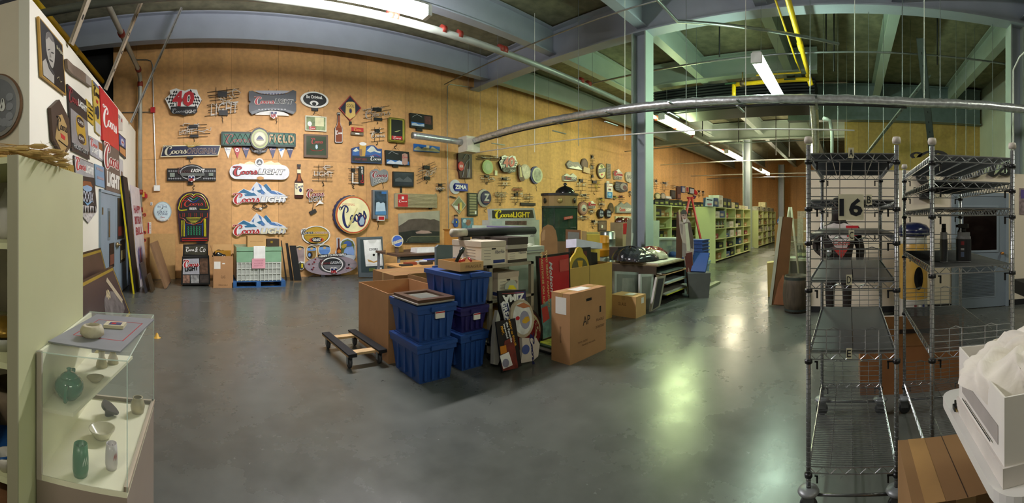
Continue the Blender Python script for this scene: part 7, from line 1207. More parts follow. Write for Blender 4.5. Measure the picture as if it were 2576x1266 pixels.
# ---- partition on the right: door, lettering, figure, cooler
DZ = M('84909a', .5, 0, .04, 3)
def Rw(px, py): a, b = PRW.hit(px, py); return -a, b
ya, _ = Rw(2393, 600); yb, _ = Rw(2536, 600)
dr = struct(MB().box((XR-.03, yb, 0), (XR, yb+.06, 1.98), DZ).box((XR-.03, ya-.06, 0), (XR, ya, 1.98), DZ).box((XR-.031, yb, 1.92), (XR, ya, 1.98), DZ).build('door_2'))
MB().box((XR-.02, yb+.06, .01), (XR-.001, ya-.06, 1.92), M('78848e', .5, 0, .04, 3)).build('door_leaf', dr)
w0, z1 = Rw(2422, 522); w1, z0 = Rw(2505, 628); MB().box((XR-.034, w1-.04, z0-.04), (XR-.02, w0+.04, z1+.04), DZ).box((XR-.038, w1, z0), (XR-.034, w0, z1), M('17100e', .08, 0, .4, 6)).build('window_pane', dr)
w0, z1 = Rw(2414, 664); w1, z0 = Rw(2500, 742); mb = MB().box((XR-.026, w1-.03, z0-.03), (XR-.02, w0+.03, z1+.03), DZ)
for k in range(22): z = z0+(z1-z0)*k/22; mb.box((XR-.036, w1, z), (XR-.026, w0, z+(z1-z0)/44), M('5c666e', .5))
mb.build('louvre_grille', dr); y, z = Rw(2517, 636); MB().tube([(XR-.02, y, z), (XR-.07, y, z)], .015, M('b87c3c', .3, .8), 8).lathe([(0, -.03), (.03, -.02), (.033, 0), (.02, .02), (0, .025)], (XR-.09, y, z), M('b87c3c', .3, .8), 12).build('door_knob', dr)
s = Sign('wall_lettering', 'large black Coors script mounted high on the right partition', 'lettering', PRW, 2480, 410, None, .02); s.script('script_letters', 2300, 378, 2550, 464, M('0e0e10', .4), z=0, rot=.09, k=1.15, d=.04); s.done()
s = Sign('notice', 'colourful poster at the right edge beside the grey door', 'poster', PRW, 2572, 508, None, .005); s.rect('__', 2564, 474, 2600, 540, M('8c7c7c', .5, 0, .5, 14), th=.01).rect('print', 2567, 478, 2598, 500, M('5c4c8c', .5)); s.done()
s = Sign('speaker', 'black box speaker on the right partition left of the grey door', 'speaker', PRW, 2328, 485, None, .0); s.rect('__', 2312, 468, 2346, 502, BLK, th=.12).rect('grille', 2316, 472, 2342, 498, M('18181a', .9)); s.done()
s = Sign('sensor', 'small black sensor beside the speaker on the right partition', 'sensor', PRW, 2301, 480, None, .0); s.rect('__', 2298, 472, 2305, 486, BLK, th=.04).rect('lens', 2300, 476, 2303, 480, GRY); s.done()
r = empty('can_cooler', 'tall yellow beer can shaped cooler with a dark blue domed lid', 'cooler', (6.12, -.98, 0)); YC = M('b08a3c', .35)
MB().lathe([(0, 0), (.2, 0), (.215, .04), (.215, .33), (.216, .331), (.216, .34)], (0, 0, 0), M('c4c0b4', .35), 32).build('can_foot', r); MB().lathe([(.215, .34), (.215, 1.12), (.2, 1.16)], (0, 0, 0), YC, 32).build('can_body', r)
MB().lathe([(.2, 1.16), (.205, 1.17), (.205, 1.28), (.2, 1.285)], (0, 0, 0), M('b8b8b4', .3), 32).build('white_collar', r); MB().lathe([(.24, 1.28), (.25, 1.30), (.25, 1.38), (.2, 1.44), (.1, 1.475), (0, 1.48)], (0, 0, 0), M('131b40', .2), 32).build('domed_lid', r); MB().lathe([(.252, 1.315), (.252, 1.325)], (0, 0, 0), SILVER, 32).lathe([(.252, 1.365), (.252, 1.37)], (0, 0, 0), SILVER, 32).build('chrome_band', r)
def wrapc(part, pts, m, rad=.218, zc=0):
    mb = MB(); mb.add([(-rad*cos(a), rad*sin(a)*-1, z) for a, z in pts], [tuple(range(len(pts)))], m); mb.build(part, r)
wrapc('oval_emblem', [(.35*cos(2*pi*k/20)*.85+.18, .66+.17*sin(2*pi*k/20)) for k in range(20)], M('1d1c1c', .2, .5, .6, 20), .24); wrapc('red_label', [(.0, 1.0), (.36, 1.0), (.32, .9), (.05, .9)], RED, .222)
for k, c in enumerate(('6c1c24', 'c8c8c4', '1c246c')): wrapc('stripe', [(-.1+.3*k, .1), (.08+.3*k, .1), (.08+.3*k, .27), (-.1+.3*k, .27)], M('#'+c, .4), .222)
# dark costumed figure holding a can
def skin(name, V, Ed, m, parent, lv=2):
    me = bpy.data.meshes.new(name); me.from_pydata([v[:3] for v in V], Ed, []); o = bpy.data.objects.new(name, me); COL.objects.link(o); o.parent = parent; me.materials.append(m)
    md = o.modifiers.new('skin', 'SKIN'); md.use_smooth_shade = True
    for i, v in enumerate(V): me.skin_vertices[0].data[i].radius = (v[3], v[4] if len(v) > 4 else v[3])
    me.skin_vertices[0].data[0].use_root = True; o.modifiers.new('sub', 'SUBSURF').levels = lv; o.modifiers['sub'].render_levels = lv; return o
fx = FP(2110, 5.95).o; r = empty('costumed_figure', 'dark furry costumed figure with pointed ears and a red white bandana holding a silver can', 'figure', (fx.x, fx.y, 0), -1.55)
FUR = M('211814', .9, 0, .3, 30, bump=.8)
V = [(0, 0, .86, .15, .12), (0, -.02, 1.1, .2, .14), (0, -.02, 1.32, .2, .14), (0, -.03, 1.46, .09), (0, -.08, 1.6, .13, .14), (0, -.08, 1.74, .10, .11), (-.1, 0, .8, .1), (-.13, -.02, .45, .075), (-.12, 0, .08, .06), (-.12, -.16, .04, .055), (.1, 0, .8, .1), (.12, -.02, .45, .075), (.12, 0, .08, .06), (.12, -.16, .04, .055), (-.24, 0, 1.36, .085), (-.34, .02, 1.12, .07), (-.2, -.2, 1.02, .055), (-.13, -.27, 1.04, .045), (.24, 0, 1.36, .085), (.32, 0, 1.1, .07), (.3, -.06, .9, .06), (-.07, -.06, 1.84, .022), (.07, -.06, 1.84, .022), (0, -.24, 1.58, .06)]
skin('body', V, [(0, 1), (1, 2), (2, 3), (3, 4), (4, 5), (0, 6), (6, 7), (7, 8), (8, 9), (0, 10), (10, 11), (11, 12), (12, 13), (2, 14), (14, 15), (15, 16), (16, 17), (2, 18), (18, 19), (19, 20), (5, 21), (5, 22), (4, 23)], FUR, r)
MB().add([(-.22, -.2, 1.42), (.26, -.2, 1.42), (.04, -.24, .98), (0, -.13, 1.5)], [(0, 2, 1), (0, 1, 3)], M('c0b8b4', .7, 0, .2, 8)).build('bandana', r); MB().add([(-.09, -.245, 1.13), (.145, -.245, 1.13), (.04, -.25, .975)], [(0, 2, 1)], M('a02a24', .7)).add([(.1, -.21, 1.44), (.28, -.21, 1.44), (.27, -.215, 1.3), (.12, -.22, 1.28)], [(0, 3, 2, 1)], RED).build('red_trim', r)
v, f, bd = textmesh('Coors', .2, .02); MB().add([(.04+x*.24, -.246, 1.2+y*.07) for x, y in v], f, M('9c3028', .5)).build('lettering', r)
for k in range(5): skin('finger', [(-.15+.02*k*.5, -.27, 1.0+.022*k, .012), (-.11, -.33, 1.0+.022*k, .010), (-.06, -.32, 1.0+.02*k, .009)], [(0, 1), (1, 2)], FUR, r, 1)
tag(MB().tube([(-.04, 0, .05), (.1, 0, -.05)], .035, SILVER, 14).build('metal_can', None, tuple(Matrix.Translation((fx.x, fx.y, 0)) @ Matrix.Rotation(-1.55, 4, 'Z') @ Vector((-.13, -.34, 1.05)))), 'silver can held by the dark costumed figure', 'can')
# dark machine at the right edge
r = empty('antique_machine', 'dark antique cast iron machine at the right edge behind the racks', 'machine', (4.1, -2.35, 0), 0); IR = M('161514', .6, .3, .3, 8); IR2 = M('2e2c28', .6, .2, .3, 9)
MB().box((-.1, -1.2, .62), (.6, .35, .78), IR).build('bed', r)
MB().lathe([(.32, -.06), (.52, -.06), (.52, .06), (.32, .06), (.32, -.06)], (0, 0, 0), IR, 28, Matrix.Translation((.2, -.6, 1.05)) @ Matrix.Rotation(pi/2, 4, 'Y')).build('flywheel', r)
for k in range(6): MB().tube([(.2, -.6, 1.05), (.2, -.6+.36*cos(k*pi/3), 1.05+.36*sin(k*pi/3))], .025, IR, 6).build('spoke', r)
MB().box((-.05, -.8, .78), (.55, -.3, 1.25), IR).build('gear_housing', r); MB().box((-.14, .12, .68), (.02, .42, 1.28), IR2, Matrix.Rotation(.0, 4, 'X')).build('slanted_tray', r)
for y in (-1.0, .2): MB().tube([(.1, y, .65), (.05, y+.1, .35), (-.02, y+.25, 0)], [.09, .06, .08], IR, 8).build('cast_leg', r)
MB().box((0, -1.1, .0), (.5, -.2, .6), IR).build('base_cabinet', r); MB().tube([(.05, .2, 1.2), (.0, -.2, 1.4), (.1, -.9, 1.65)], .015, GMET, 6).build('hose', r)
# ================================================================ chrome wire racks
CH = M('b8babc', .25, .8, .1, 20); CHD = M('7c7e80', .3, .75, .1, 20); CLIP = M('0c0c10', .4); LIN = M('3c4144', .35, .2, .12, 9)
def wire_shelf(r, z, W, D, liner):
    s = MB(); q = .0035
    for y in (0, W): s.tube([(0, y, z), (D, y, z)], q, CH, 5).tube([(0, y, z-.035), (D, y, z-.035)], q, CH, 5)
    for x in (0, D): s.tube([(x, 0, z), (x, W, z)], q, CH, 5).tube([(x, 0, z-.035), (x, W, z-.035)], q, CH, 5)
    for x in (0, D):
        n = 6; s.tube([(x, W*k/(2*n), z-.035*(k % 2)) for k in range(2*n+1)], .0025, CH, 4)
    for y in (0, W):
        n = 18; s.tube([(D*k/(2*n), y, z-.035*(k % 2)) for k in range(2*n+1)], .0025, CH, 4)
    for y in (W*.25, W*.5, W*.75): s.tube([(0, y, z-.005), (D, y, z-.005)], .003, CH, 4)
    o = s.build('shelf_frame', r)
    m = MB(); n = 54
    for k in range(1, n): m.tube([(D*k/n, 0, z), (D*k/n, W, z)], .0021, CHD, 4)
    w = m.build('shelf_wire', o); w['kind'] = 'stuff'
    if liner: MB().box((.02, .015, z+.003), (D-.02, W*.49, z+.006), LIN).box((.02, W*.5, z+.003), (D-.02, W-.015, z+.006), LIN).build('liner', o)
    for x, sx in ((0, 1), (D, -1)):
        for y, sy in ((0, 1), (W, -1)): MB().tube([(x, y, z-.055), (x, y, z-.035)], .021, CLIP, 8).box((x-.004, y+sy*.02-.012, z-.05), (x+.004, y+sy*.05, z-.043), CLIP).box((x-.004, y+sy*.045-.005, z-.085), (x+.004, y+sy*.045+.004, z-.045), CLIP).build('shelf_clip', o)
    return o
def ledge(r, z, x, W, h=.1, n=4, bars=(.28, .72)):
    m = MB()
    for k in range(n): m.tube([(x, .0, z+.02+(h-.02)*k/(n-1)), (x, W, z+.02+(h-.02)*k/(n-1))], .0026, CH, 5)
    for b in bars:
        for e in (-.035, .035): m.tube([(x, W*b+e, z-.02), (x, W*b+e, z+h)], .0026, CH, 5)
        m.tube([(x, W*b-.035, z+h), (x, W*b, z+h+.012), (x, W*b+.035, z+h)], .003, CH, 5)
    return m.build('ledge', r)
def rack(label, x, y, W, D, shelves, ledges):
    r = empty('wire_rack', label, 'wire rack', (x, y, 0), 0, 'chrome wire racks')
    for px_ in (0, D):
        for py_ in (0, W):
            m = MB().tube([(px_, py_, .12), (px_, py_, 1.93)], .0127, CH, 12)
            for k in range(70): m.tube([(px_, py_, .15+k*.0254), (px_, py_, .153+k*.0254)], .0135, CHD, 10)
            m.build('post', r); MB().lathe([(0, -.005), (.021, 0), (.024, .015), (.02, .032), (0, .036)], (px_, py_, 1.94), M('c8c0b4', .5), 14).build('post_cap', r)
            MB().lathe([(.013, .142), (.03, .14), (.052, .132), (.058, .121), (.05, .11), (0, .108)], (px_, py_, 0), M('84888a', .4, .3), 20).build('bumper', r)
            c = MB().box((px_-.02, py_-.03, .05), (px_-.014, py_+.03, .11), CHD).box((px_+.014, py_-.03, .05), (px_+.02, py_+.03, .11), CHD).build('caster', r)
            MB().lathe([(0, -.012), (.04, -.012), (.0475, -.008), (.0475, .008), (.04, .012), (0, .012)], (0, 0, 0), M('26282a', .6), 20, Matrix.Translation((px_, py_, .048)) @ Matrix.Rotation(pi/2, 4, 'Y')).build('wheel', c)
    MB().tube([(0, 0, .105), (0, W, .105)], .008, CHD, 6).build('front_rail', r); MB().tube([(D, 0, .105), (D, W, .105)], .008, CHD, 6).build('rear_rail', r)
    for z, l in shelves: wire_shelf(r, z, W, D, l)
    for q in ledges: ledge(r, q[0], q[1], W, *q[2:])
    return r
RX, RD_ = 2.12, 1.08
ra = rack('tall chrome wire rack numbered 16 with lettered shelves', RX, -.25, .46, RD_, [(1.885, 1), (1.64, 1), (1.462, 1), (1.215, 1), (.845, 1), (.25, 0)], [(1.64, 0, .2, 5), (1.462, 0, .16, 4), (1.215, 0, .17, 4), (1.215, RD_, .17, 5), (.845, 0, .12, 4), (.845, RD_, .17, 5), (.25, RD_, .17, 5)])
rb = rack('chrome wire rack holding two spray bottles, right of rack 16', RX, -.90, .46, RD_, [(1.885, 0), (1.745, 1), (1.60, 1), (1.285, 0), (.835, 0), (.25, 0)], [(1.285, RD_, .13, 4), (.835, 0, .12, 4), (.835, RD_, .15, 5), (.25, RD_, .15, 5)])
TG = M('dcd8bc', .6); INK = M('141820', .5)
PRK = Plane((RX-.016, 0, 0), (0, -1, 0), (0, 0, 1))
s = Sign('number_card', 'large cream card with the number 16 on the wire rack', 'card', PRK, 2140, 522, None, 0); s.rect('__', 2109, 489, 2173, 554, TG, th=.003).text('number', '16', 2112, 499, 2170, 544, INK, bold=.03); s.done()
for t, x, y in (('A', 2141, 385), ('B', 2186, 503), ('C', 2142, 592), ('D', 2136, 704), ('E', 2136, 889)):
    s = Sign('shelf_card', 'small cream card with the letter %s hung on the numbered wire rack' % t, 'card', PRK, x, y, 'shelf letter cards', .002 if t != 'B' else .006); s.rect('__', x-7, y-13, x+7, y+13, TG, th=.002).text('letter', t, x-5, y-9, x+5, y+9, INK); s.done()
for k, (px, lab) in enumerate(((2374, 'grey spray bottle with a black trigger and label facing out, nearer the middle rack post'), (2424, 'grey rimmed spray bottle turned sideways, right of the other spray bottle'))):
    t = (px-X0)/F; d = 2.42; x, y = d*sin(t), d*cos(t); r = empty('spray_bottle', lab, 'spray bottle', (x, y, 1.289), -.2 + 1.2*k); BM = M('8c8e92', .3)
    MB().prism([(.036*cos(a*pi/10)*(1.25 if 1 else 1), .022*sin(a*pi/10)) for a in range(20)], 0, .15, BM).prism([(.036*cos(a*pi/10)*1.1, .021*sin(a*pi/10)) for a in range(20)], .15, .175, BM).build('bottle_body', r)
    T = Matrix.Translation((0, 0, 0)) @ Matrix.Rotation(-pi/2 - .2, 4, 'Z')
    MB().prism([(.038*cos(a*pi/10)*1.25, .023*sin(a*pi/10)) for a in range(20)], .005, .135, M('26282c', .4)).build('dark_label', r)
    for c, z0, h in (('8c2a30', .10, .022), ('5c6c8c', .03, .03), ('a8a8ac', .07, .012)): MB().prism([(.0385*cos(a*pi/10)*1.25*.6, .024*sin(a*pi/10)*1.0) for a in range(20)], z0, z0+h, M('#'+c, .4)).build('label_print', r)
    MB().tube([(0, 0, .175), (0, 0, .2)], .014, BLK, 10).prism([(-.028, -.012), (.03, -.012), (.03, .012), (-.028, .012)], .2, .225, BLK).tube([(.03, 0, .213), (.046, 0, .21)], .008, BLK, 8).tube([(.024, 0, .2), (.036, 0, .172)], .005, BLK, 6).build('trigger_head', r)
# ---- behind and beside the racks
r = carton('big open brown carton with a hand slot behind the wire racks', 3.55, -1.02, 0, .55, .92, .42, M('8a5a30', .8, 0, .08, 4), open_=1, name='open_cardboard_box'); MB().box((-.003, .0, .0), (0, .92, .28), M('9c6c3c', .8), Matrix.Translation((0, 0, .42)) @ Matrix.Rotation(-.18, 4, 'Y')).box((-.007, .28, .12), (-.004, .58, .16), M('2a1a10', .8), Matrix.Translation((0, 0, .42)) @ Matrix.Rotation(-.18, 4, 'Y')).build('front_flap', r)
MB().box((0, 0, 0), (.55, .005, .24), M('a8783c', .8), Matrix.Translation((0, .92, .42)) @ Matrix.Rotation(-1.0, 4, 'X')).build('side_flap', r)
r = tag(MB().box((0, 0, 0), (.7, 1.1, .02), M('3a3a3e', .5)).build('floor_mat', None, (4.5, -1.45, 0)), 'dark flat mat on the floor behind the wire racks', 'mat'); tag(MB().box((0, 0, 0), (.2, 1.0, .012), M('b4b4a8', .5)).build('paper_strip', None, (4.9, -1.3, .021)), 'pale strip lying on the dark mat', 'strip')
tag(MB().box((0, 0, 0), (.3, .42, .09), M('b4aca4', .5)).build('white_box', None, (5.75, -.72, 0)), 'low white box on the floor by the can cooler', 'box'); tag(MB().box((0, 0, 0), (.25, .4, .05), M('a88c7c', .5)).build('tote_cover', None, (5.2, -1.05, 0)), 'pinkish lid on the floor in front of the can cooler', 'lid')
r = carton('brown taped carton on the floor at the foot of the right wire rack', 1.52, -.66, 0, .46, .42, .46, M('8f6c44', .8, 0, .08, 4), name='cardboard_box', tape=0)
MB().box((.0, .29, .46), (.46, .37, .4612), M('b08a58', .3)).build('packing_tape', r); MB().box((0, .2, .4602), (.46, .204, .4608), M('3c2a18', .8)).build('seam', r); MB().box((-.0012, .17, .40), (0, .25, .46), M('b08a58', .3)).build('tape_end', r)
r = carton('brown carton corner at the bottom edge beside the numbered rack', 1.48, -.22, 0, .2, .2, .13, M('9c6c48', .8), rz=.7)
# white folding table with boxes
TB = M('d6d4ce', .45, 0, .03, 8); r = empty('folding_table', 'white plastic folding table at the right edge', 'table', (0, 0, 0))
def rr_(x0, y0, x1, y1, rad): return [(cx + rad*cos(radians(a)), cy + rad*sin(radians(a))) for cx, cy, a0 in ((x1-rad, y1-rad, 0), (x0+rad, y1-rad, 90), (x0+rad, y0+rad, 180), (x1-rad, y0+rad, 270)) for a in range(a0, a0+91, 15)]
MB().prism(rr_(1.06, -1.9, 1.84, -.415, .09), .71, .75, TB).prism(rr_(1.08, -1.88, 1.82, -.435, .08), .695, .71, TB).build('table_top', r)
for x in (1.2, 1.7): MB().tube([(x, -.62, .7), (x, -.7, 0)], .014, BLK, 8).build('leg', r)
MB().tube([(1.2, -.62, .62), (1.7, -.62, .62)], .012, BLK, 8).build('leg_brace', r)
r = empty('bankers_box', 'white cardboard storage box on the folding table', 'box', (1.12, -.95, .751), 0); WC = M('e0dcd4', .7, 0, .04, 5)
mb = MB(); w, d, h = .5, .5, .265
mb.box((0, 0, 0), (w, d, .006), WC).box((0, 0, .006), (w, .006, h), WC).box((0, d-.006, .006), (w, d, h), WC).box((0, .006, .006), (.006, d-.006, h), WC).box((w-.006, .006, .006), (w, d-.006, h), WC).build('box_body', r)
MB().box((-.008, -.008, 0), (w+.008, d+.008, .06), M('d0cac2', .7)).build('base_tray', r)
MB().box((.1, d+.0085, .085), (.42, d+.0095, .09), BLK).box((.05, d+.0015, .1), (.45, d+.0016, .16), M('a49e98', .7)).build('edge_print', r)
m_ = MB().box((-.0015, .2, .09), (0, .33, .17), M('3c4048', .6)).box((-.0025, .21, .1), (-.0015, .32, .16), WC).box((-.0035, .24, .11), (-.0025, .28, .15), M('3c4048', .6)); m_.build('handling_symbol', r); MB().box((-.0015, .22, .2), (0, .34, .225), M('6c747c', .6)).build('carry_mark', r)
rr = random.Random(14); mb = MB(); N1, N2 = 72, 22; vs = []
for j in range(N2+1):
    for i in range(N1):
        a = 2*pi*i/N1; b = j/N2*pi/2; q = 1 + .14*sin(4*a+1) + .08*sin(9*a+b*6) + .04*sin(17*a+b*9); vs.append((.25+.27*cos(a)*cos(b)**.7*q, .24+.27*sin(a)*cos(b)**.7*q, .19+.14*sin(b)**.7*(1+.22*sin(5*a+3)+.14*sin(13*a+7*b)+.08*sin(21*a-5*b)) + .03*sin(5*a)*cos(b)))
mb.add(vs, [(j*N1+i, j*N1+(i+1) % N1, (j+1)*N1+(i+1) % N1, (j+1)*N1+i) for j in range(N2) for i in range(N1)], M('e6e0d4', .8, 0, .05, 9, bump=.4), True)
o = mb.build('canvas_cloth', None, (1.12, -.95, .751)); tag(o, 'crumpled white canvas cloth stuffed in the white storage box', 'cloth')
for a, b in ((.05, .30), (.12, .36)): MB().lathe([(.004, 0), (.009, .002), (.004, .004)], (a, b, .33), SILVER, 10).build('snap_button', o)
r = tag(MB().box((0, 0, 0), (.03, .025, .02), BLK).tube([(.03, .012, .01), (.08, .0, .008)], .005, BLK, 6).build('power_plug', None, (1.62, -.455, .751)), 'black power plug with brass prongs on the folding table', 'plug'); MB().box((-.02, .004, .006), (0, .007, .014), M('b89c4c', .3, .8)).box((-.02, .018, .006), (0, .021, .014), M('b89c4c', .3, .8)).build('prongs', r)
# ================================================================ left foreground: shelf unit and glass case
SU = M('c8c8a0', .5, 0, .03, 3); SUD = M('9c9880', .5, 0, .03, 3)
r = empty('storage_shelf', 'tall pale green storage shelf cut by the left edge', 'shelves', (0, 0, 0))
MB().box((-.655, 1.24, 0), (-.625, 1.96, 1.765), SU).build('side_panel', r); MB().box((-1.6, 1.93, 0), (-.655, 1.96, 1.765), M('b4aca0', .6)).build('back_panel', r)
MB().box((-.664, 1.232, 0), (-.624, 1.24, 1.765), SUD).build('face_strip', r)
for z in (.28, .62, 1.02, 1.44, 1.74): MB().box((-1.6, 1.25, z), (-.655, 1.93, z+.022), SU).build('shelf', r)
def pot(name, label, x, y, z, prof, m, cat='pottery', group=None, T=None): return tag(MB().lathe(prof, (0, 0, 0), m, 24, T).build(name, None, (x, y, z)), label, cat, group)
pot('white_vase', 'pale vase on the upper shelf at the left edge', -.80, 1.5, 1.463, [(0, 0), (.04, 0), (.045, .05), (.045, .15), (.02, .2), (.02, .21), (0, .21)], M('b8b4ac', .4))
pot('gold_bowl', 'brass crimped bowl upside down on the glass dish', -.78, 1.42, 1.10, [(0, .06), (.04, .055), (.075, .04), (.09, .02), (.1, 0), (.09, 0)], M('a8843c', .25, .8, .2, 20)); pot('glass_dish', 'clear glass dish under the brass bowl', -.78, 1.42, 1.043, [(0, 0), (.08, 0), (.1, .03), (.11, .05), (.105, .052), (.08, .02), (0, .02)], M('a8a8a0', .2))
pot('brown_basket', 'brown round basket on the second shelf from the floor', -.80, 1.55, .642, [(0, 0), (.09, 0), (.1, .12), (.11, .2), (.1, .2), (.09, .02), (0, .02)], M('6c5c48', .7, 0, .2, 20)); pot('blue_dish', 'blue shallow dish in front of the brown basket', -.77, 1.34, .642, [(0, .01), (.05, .01), (.1, .04), (.12, .06), (.115, .065), (.05, .02), (0, .02)], M('1c4a84', .3)); pot('white_cup', 'small white cup beside the blue dish', -.70, 1.29, .642, [(0, 0), (.02, 0), (.04, .04), (.045, .06), (.04, .06), (.02, .01)], M('c4beb4', .3)); pot('teal_jar', 'teal round jar at the left edge of the shelf', -.88, 1.38, .642, [(0, 0), (.05, 0), (.09, .06), (.09, .12), (.04, .18), (0, .19)], M('2c6c64', .3))
r = carton('dark printed box at the back of the second shelf', -.86, 1.78, .642, .19, .12, .3, M('2a1c1a', .5), tape=0, text=[('MAKE IT A', .09, .2, .14, .02, LGR)], name='printed_box'); carton('brown carton on the lowest shelf at the left edge', -.98, 1.3, .303, .28, .3, .23, M('7a5230', .8), tape=0, sheet=[(.02, .03, .12, .16, KRAFT)]); carton('grey box on top of the lower brown carton', -.95, 1.35, .534, .18, .2, .07, M('9c9488', .6), tape=0)
tag(MB().box((0, 0, 0), (.5, .3, .03), M('5c4c44', .5)).build('drawer_panel', None, (-.95, .98, .42)) if 0 else MB().box((-.5, 0, 0), (0, .25, .55), M('6c5c50', .5)).build('low_box', None, (-.42, .98, 0)), 'low brown box at the bottom left corner', 'box')
# dried wheat on top of the shelf
r = empty('wheat_bundle', 'bundle of dried wheat lying on top of the storage shelf', 'dried wheat', (-.74, 1.36, 1.77)); rr = random.Random(3); WH = M('b8965c', .7, 0, .2, 20); mb = MB(); mh = MB()
for k in range(70):
    a = Vector((rr.uniform(-.35, -.1), rr.uniform(-.05, .06), rr.uniform(.0, .05))); b = Vector((rr.uniform(.02, .16), rr.uniform(-.04, .3), rr.uniform(-.0, .05))); c = (a+b)/2 + Vector((0, 0, rr.uniform(0, .04))); mb.tube([a, c, b], .0018, WH, 3)
    d = (b-c).normalized()*.05; mh.tube([b-d, b-d*.6, b, b+d*.3], [.002, .007, .007, .001], M('c4a468', .7), 5)
    for i in range(3): mh.tube([b, b + Vector((rr.uniform(-.02, .06), rr.uniform(-.03, .06), rr.uniform(-.02, .03)))], .0006, WH, 3)
mb.build('stalks', r)['kind'] = 'stuff'; mh.build('ears', r)['kind'] = 'stuff'
# glass case
CX0, CX1_, CYa, CYb, ZB, ZT, ZS = -.62, -.28, 1.38, 2.06, .60, 1.05, .845
r = empty('glass_case', 'white display case with a clear plastic cover at the lower left', 'display case', (0, 0, 0)); WM = M('eeebd0', .5, 0, .03, 4); PK = M('9c8c80', .5, 0, .03, 4)
MB().box((CX0, CYa, 0), (CX1_, CYb, ZB-.02), PK).build('plinth', r); MB().box((CX0, CYa, ZB-.02), (CX1_, CYb, ZB), WM).build('case_floor', r)
MB().box((CX0, CYa, ZB), (CX0+.012, CYb, ZT), WM).build('side_wall', r); MB().box((CX0, CYa-.002, ZB-.02), (CX0+.02, CYa+.012, ZT+.005), M('c4b8ac', .5)).build('corner_post', r)
MB().prism([(CX0+.012, CYa+.01), (CX0+.14, CYa+.01), (CX0+.235, CYb-.02), (CX0+.012, CYb-.02)], ZS-.014, ZS, WM).build('shelf', r)
GL = glass('eef6f0', .09, .03); GLE = glass('dff0e8', .45, .05)
MB().box((CX1_-.004, CYa, ZB), (CX1_, CYb, ZT), GL).build('right_pane', r); MB().box((CX0+.02, CYa, ZB), (CX1_-.005, CYa+.003, ZT), GL).build('front_pane', r); MB().box((CX0+.012, CYb-.004, ZB), (CX1_-.005, CYb, ZT), GL).build('rear_pane', r); MB().box((CX0, CYa, ZT+.0005), (CX1_, CYb, ZT+.005), GL).build('top_pane', r)
for a, b in (((CX1_, CYa, ZB), (CX1_, CYa, ZT)), ((CX1_, CYb, ZB), (CX1_, CYb, ZT)), ((CX0, CYa, ZT+.004), (CX1_, CYa, ZT+.004)), ((CX0, CYb, ZT+.004), (CX1_, CYb, ZT+.004)), ((CX1_, CYa, ZT+.004), (CX1_, CYb, ZT+.004))): MB().tube([a, b], .0025, GLE, 5).build('edge', r)
MB().box((CX1_-.012, CYa, ZB), (CX1_+.004, CYb+.01, ZB+.018), M('b8a894', .5)).box((CX0, CYb-.004, ZB), (CX1_, CYb+.01, ZB+.018), M('b8a894', .5)).build('base_rim', r)
GRN = M('1f6c52', .15, 0, .08, 9, coat=.6)
r = empty('teapot', 'round green glazed teapot on the shelf of the glass case', 'teapot', (-.535, 1.50, ZS))
MB().lathe([(0, 0), (.03, 0), (.034, .004), (.05, .02), (.058, .042), (.056, .062), (.045, .078), (.034, .084), (.0, .084)], (0, 0, 0), GRN, 28).build('pot_body', r); MB().lathe([(.036, .084), (.034, .09), (.02, .1), (.008, .103), (.007, .11), (.011, .117), (0, .121)], (0, 0, 0), GRN, 24).build('lid', r)
MB().tube(interp([(.012, -.05, .066), (.014, -.075, .066), (.014, -.085, .045), (.012, -.078, .02), (.01, -.052, .018)], 5), .007, GRN, 8).build('handle', r); MB().tube(interp([(-.01, .05, .04), (-.012, .075, .055), (-.012, .09, .085)], 4), [.012]*4+[.009]*4+[.007], GRN, 8).build('spout', r)
SPK = M('b8ac84', .25)
for k, (x, y) in enumerate(((-.50, 1.86), (-.46, 1.92))): pot('salt_shaker', ('taller cream shaker at the back of the case shelf', 'smaller cream shaker at the back of the case shelf')[k], x, y, ZS, [(0, 0), (.028, 0), (.026, .02), (.014, .05), (.016, .08), (.018, .09), (0, .1-.02*k)], SPK, 'shaker')
pot('small_dish', 'cream dish with a brown rim behind the teapot', -.48, 1.68, ZS, [(0, .004), (.02, .004), (.036, .02), (.038, .022), (.034, .02), (.018, .008), (0, .008)], SPK, 'dish')
def mug(label, x, y, z, h, ra_, m, hd, dec):
    r = empty('mug', label, 'mug', (x, y, z), 0, 'mugs in the glass case'); MB().lathe([(0, 0), (ra_*.85, 0), (ra_, h*.2), (ra_, h*.55), (ra_*.85, h), (ra_*.78, h), (ra_*.85, h*.5), (ra_*.7, .01), (0, .01)], (0, 0, 0), m, 24).build('mug_body', r)
    MB().tube(interp([(hd*ra_*.0, ra_*.8, h*.85), (0, ra_*1.6, h*.8), (0, ra_*1.6, h*.35), (0, ra_*.85, h*.25)], 5), .005, m, 8).build('handle', r)
    mb = MB()
    for k in range(7): a = -1.0+.1*k; mb.add([(cos(a+q)*ra_*1.015, sin(a+q)*ra_*1.015, h*(.4+.06*(k % 3))+e) for q, e in ((0, 0), (.08, .004), (.1, .02), (0, .012))], [(0, 1, 2, 3)], dec)
    mb.build('decoration', r)
mug('tall green mug with a pale pattern on the case floor', -.465, 1.43, ZB+.001, .115, .030, M('2c7450', .3), 1, M('b8d0c0', .4)); mug('tall white mug with a red mark on the case floor', -.365, 1.50, ZB+.001, .095, .024, M('c8c0c4', .3), 1, M('a83c44', .4))
pot('white_bowl', 'white shallow bowl in the middle of the case floor', -.455, 1.70, ZB+.001, [(0, .005), (.028, .005), (.03, 0), (.034, .004), (.055, .035), (.058, .042), (.054, .04), (.03, .012), (0, .01)], M('d0cab0', .2), 'bowl')
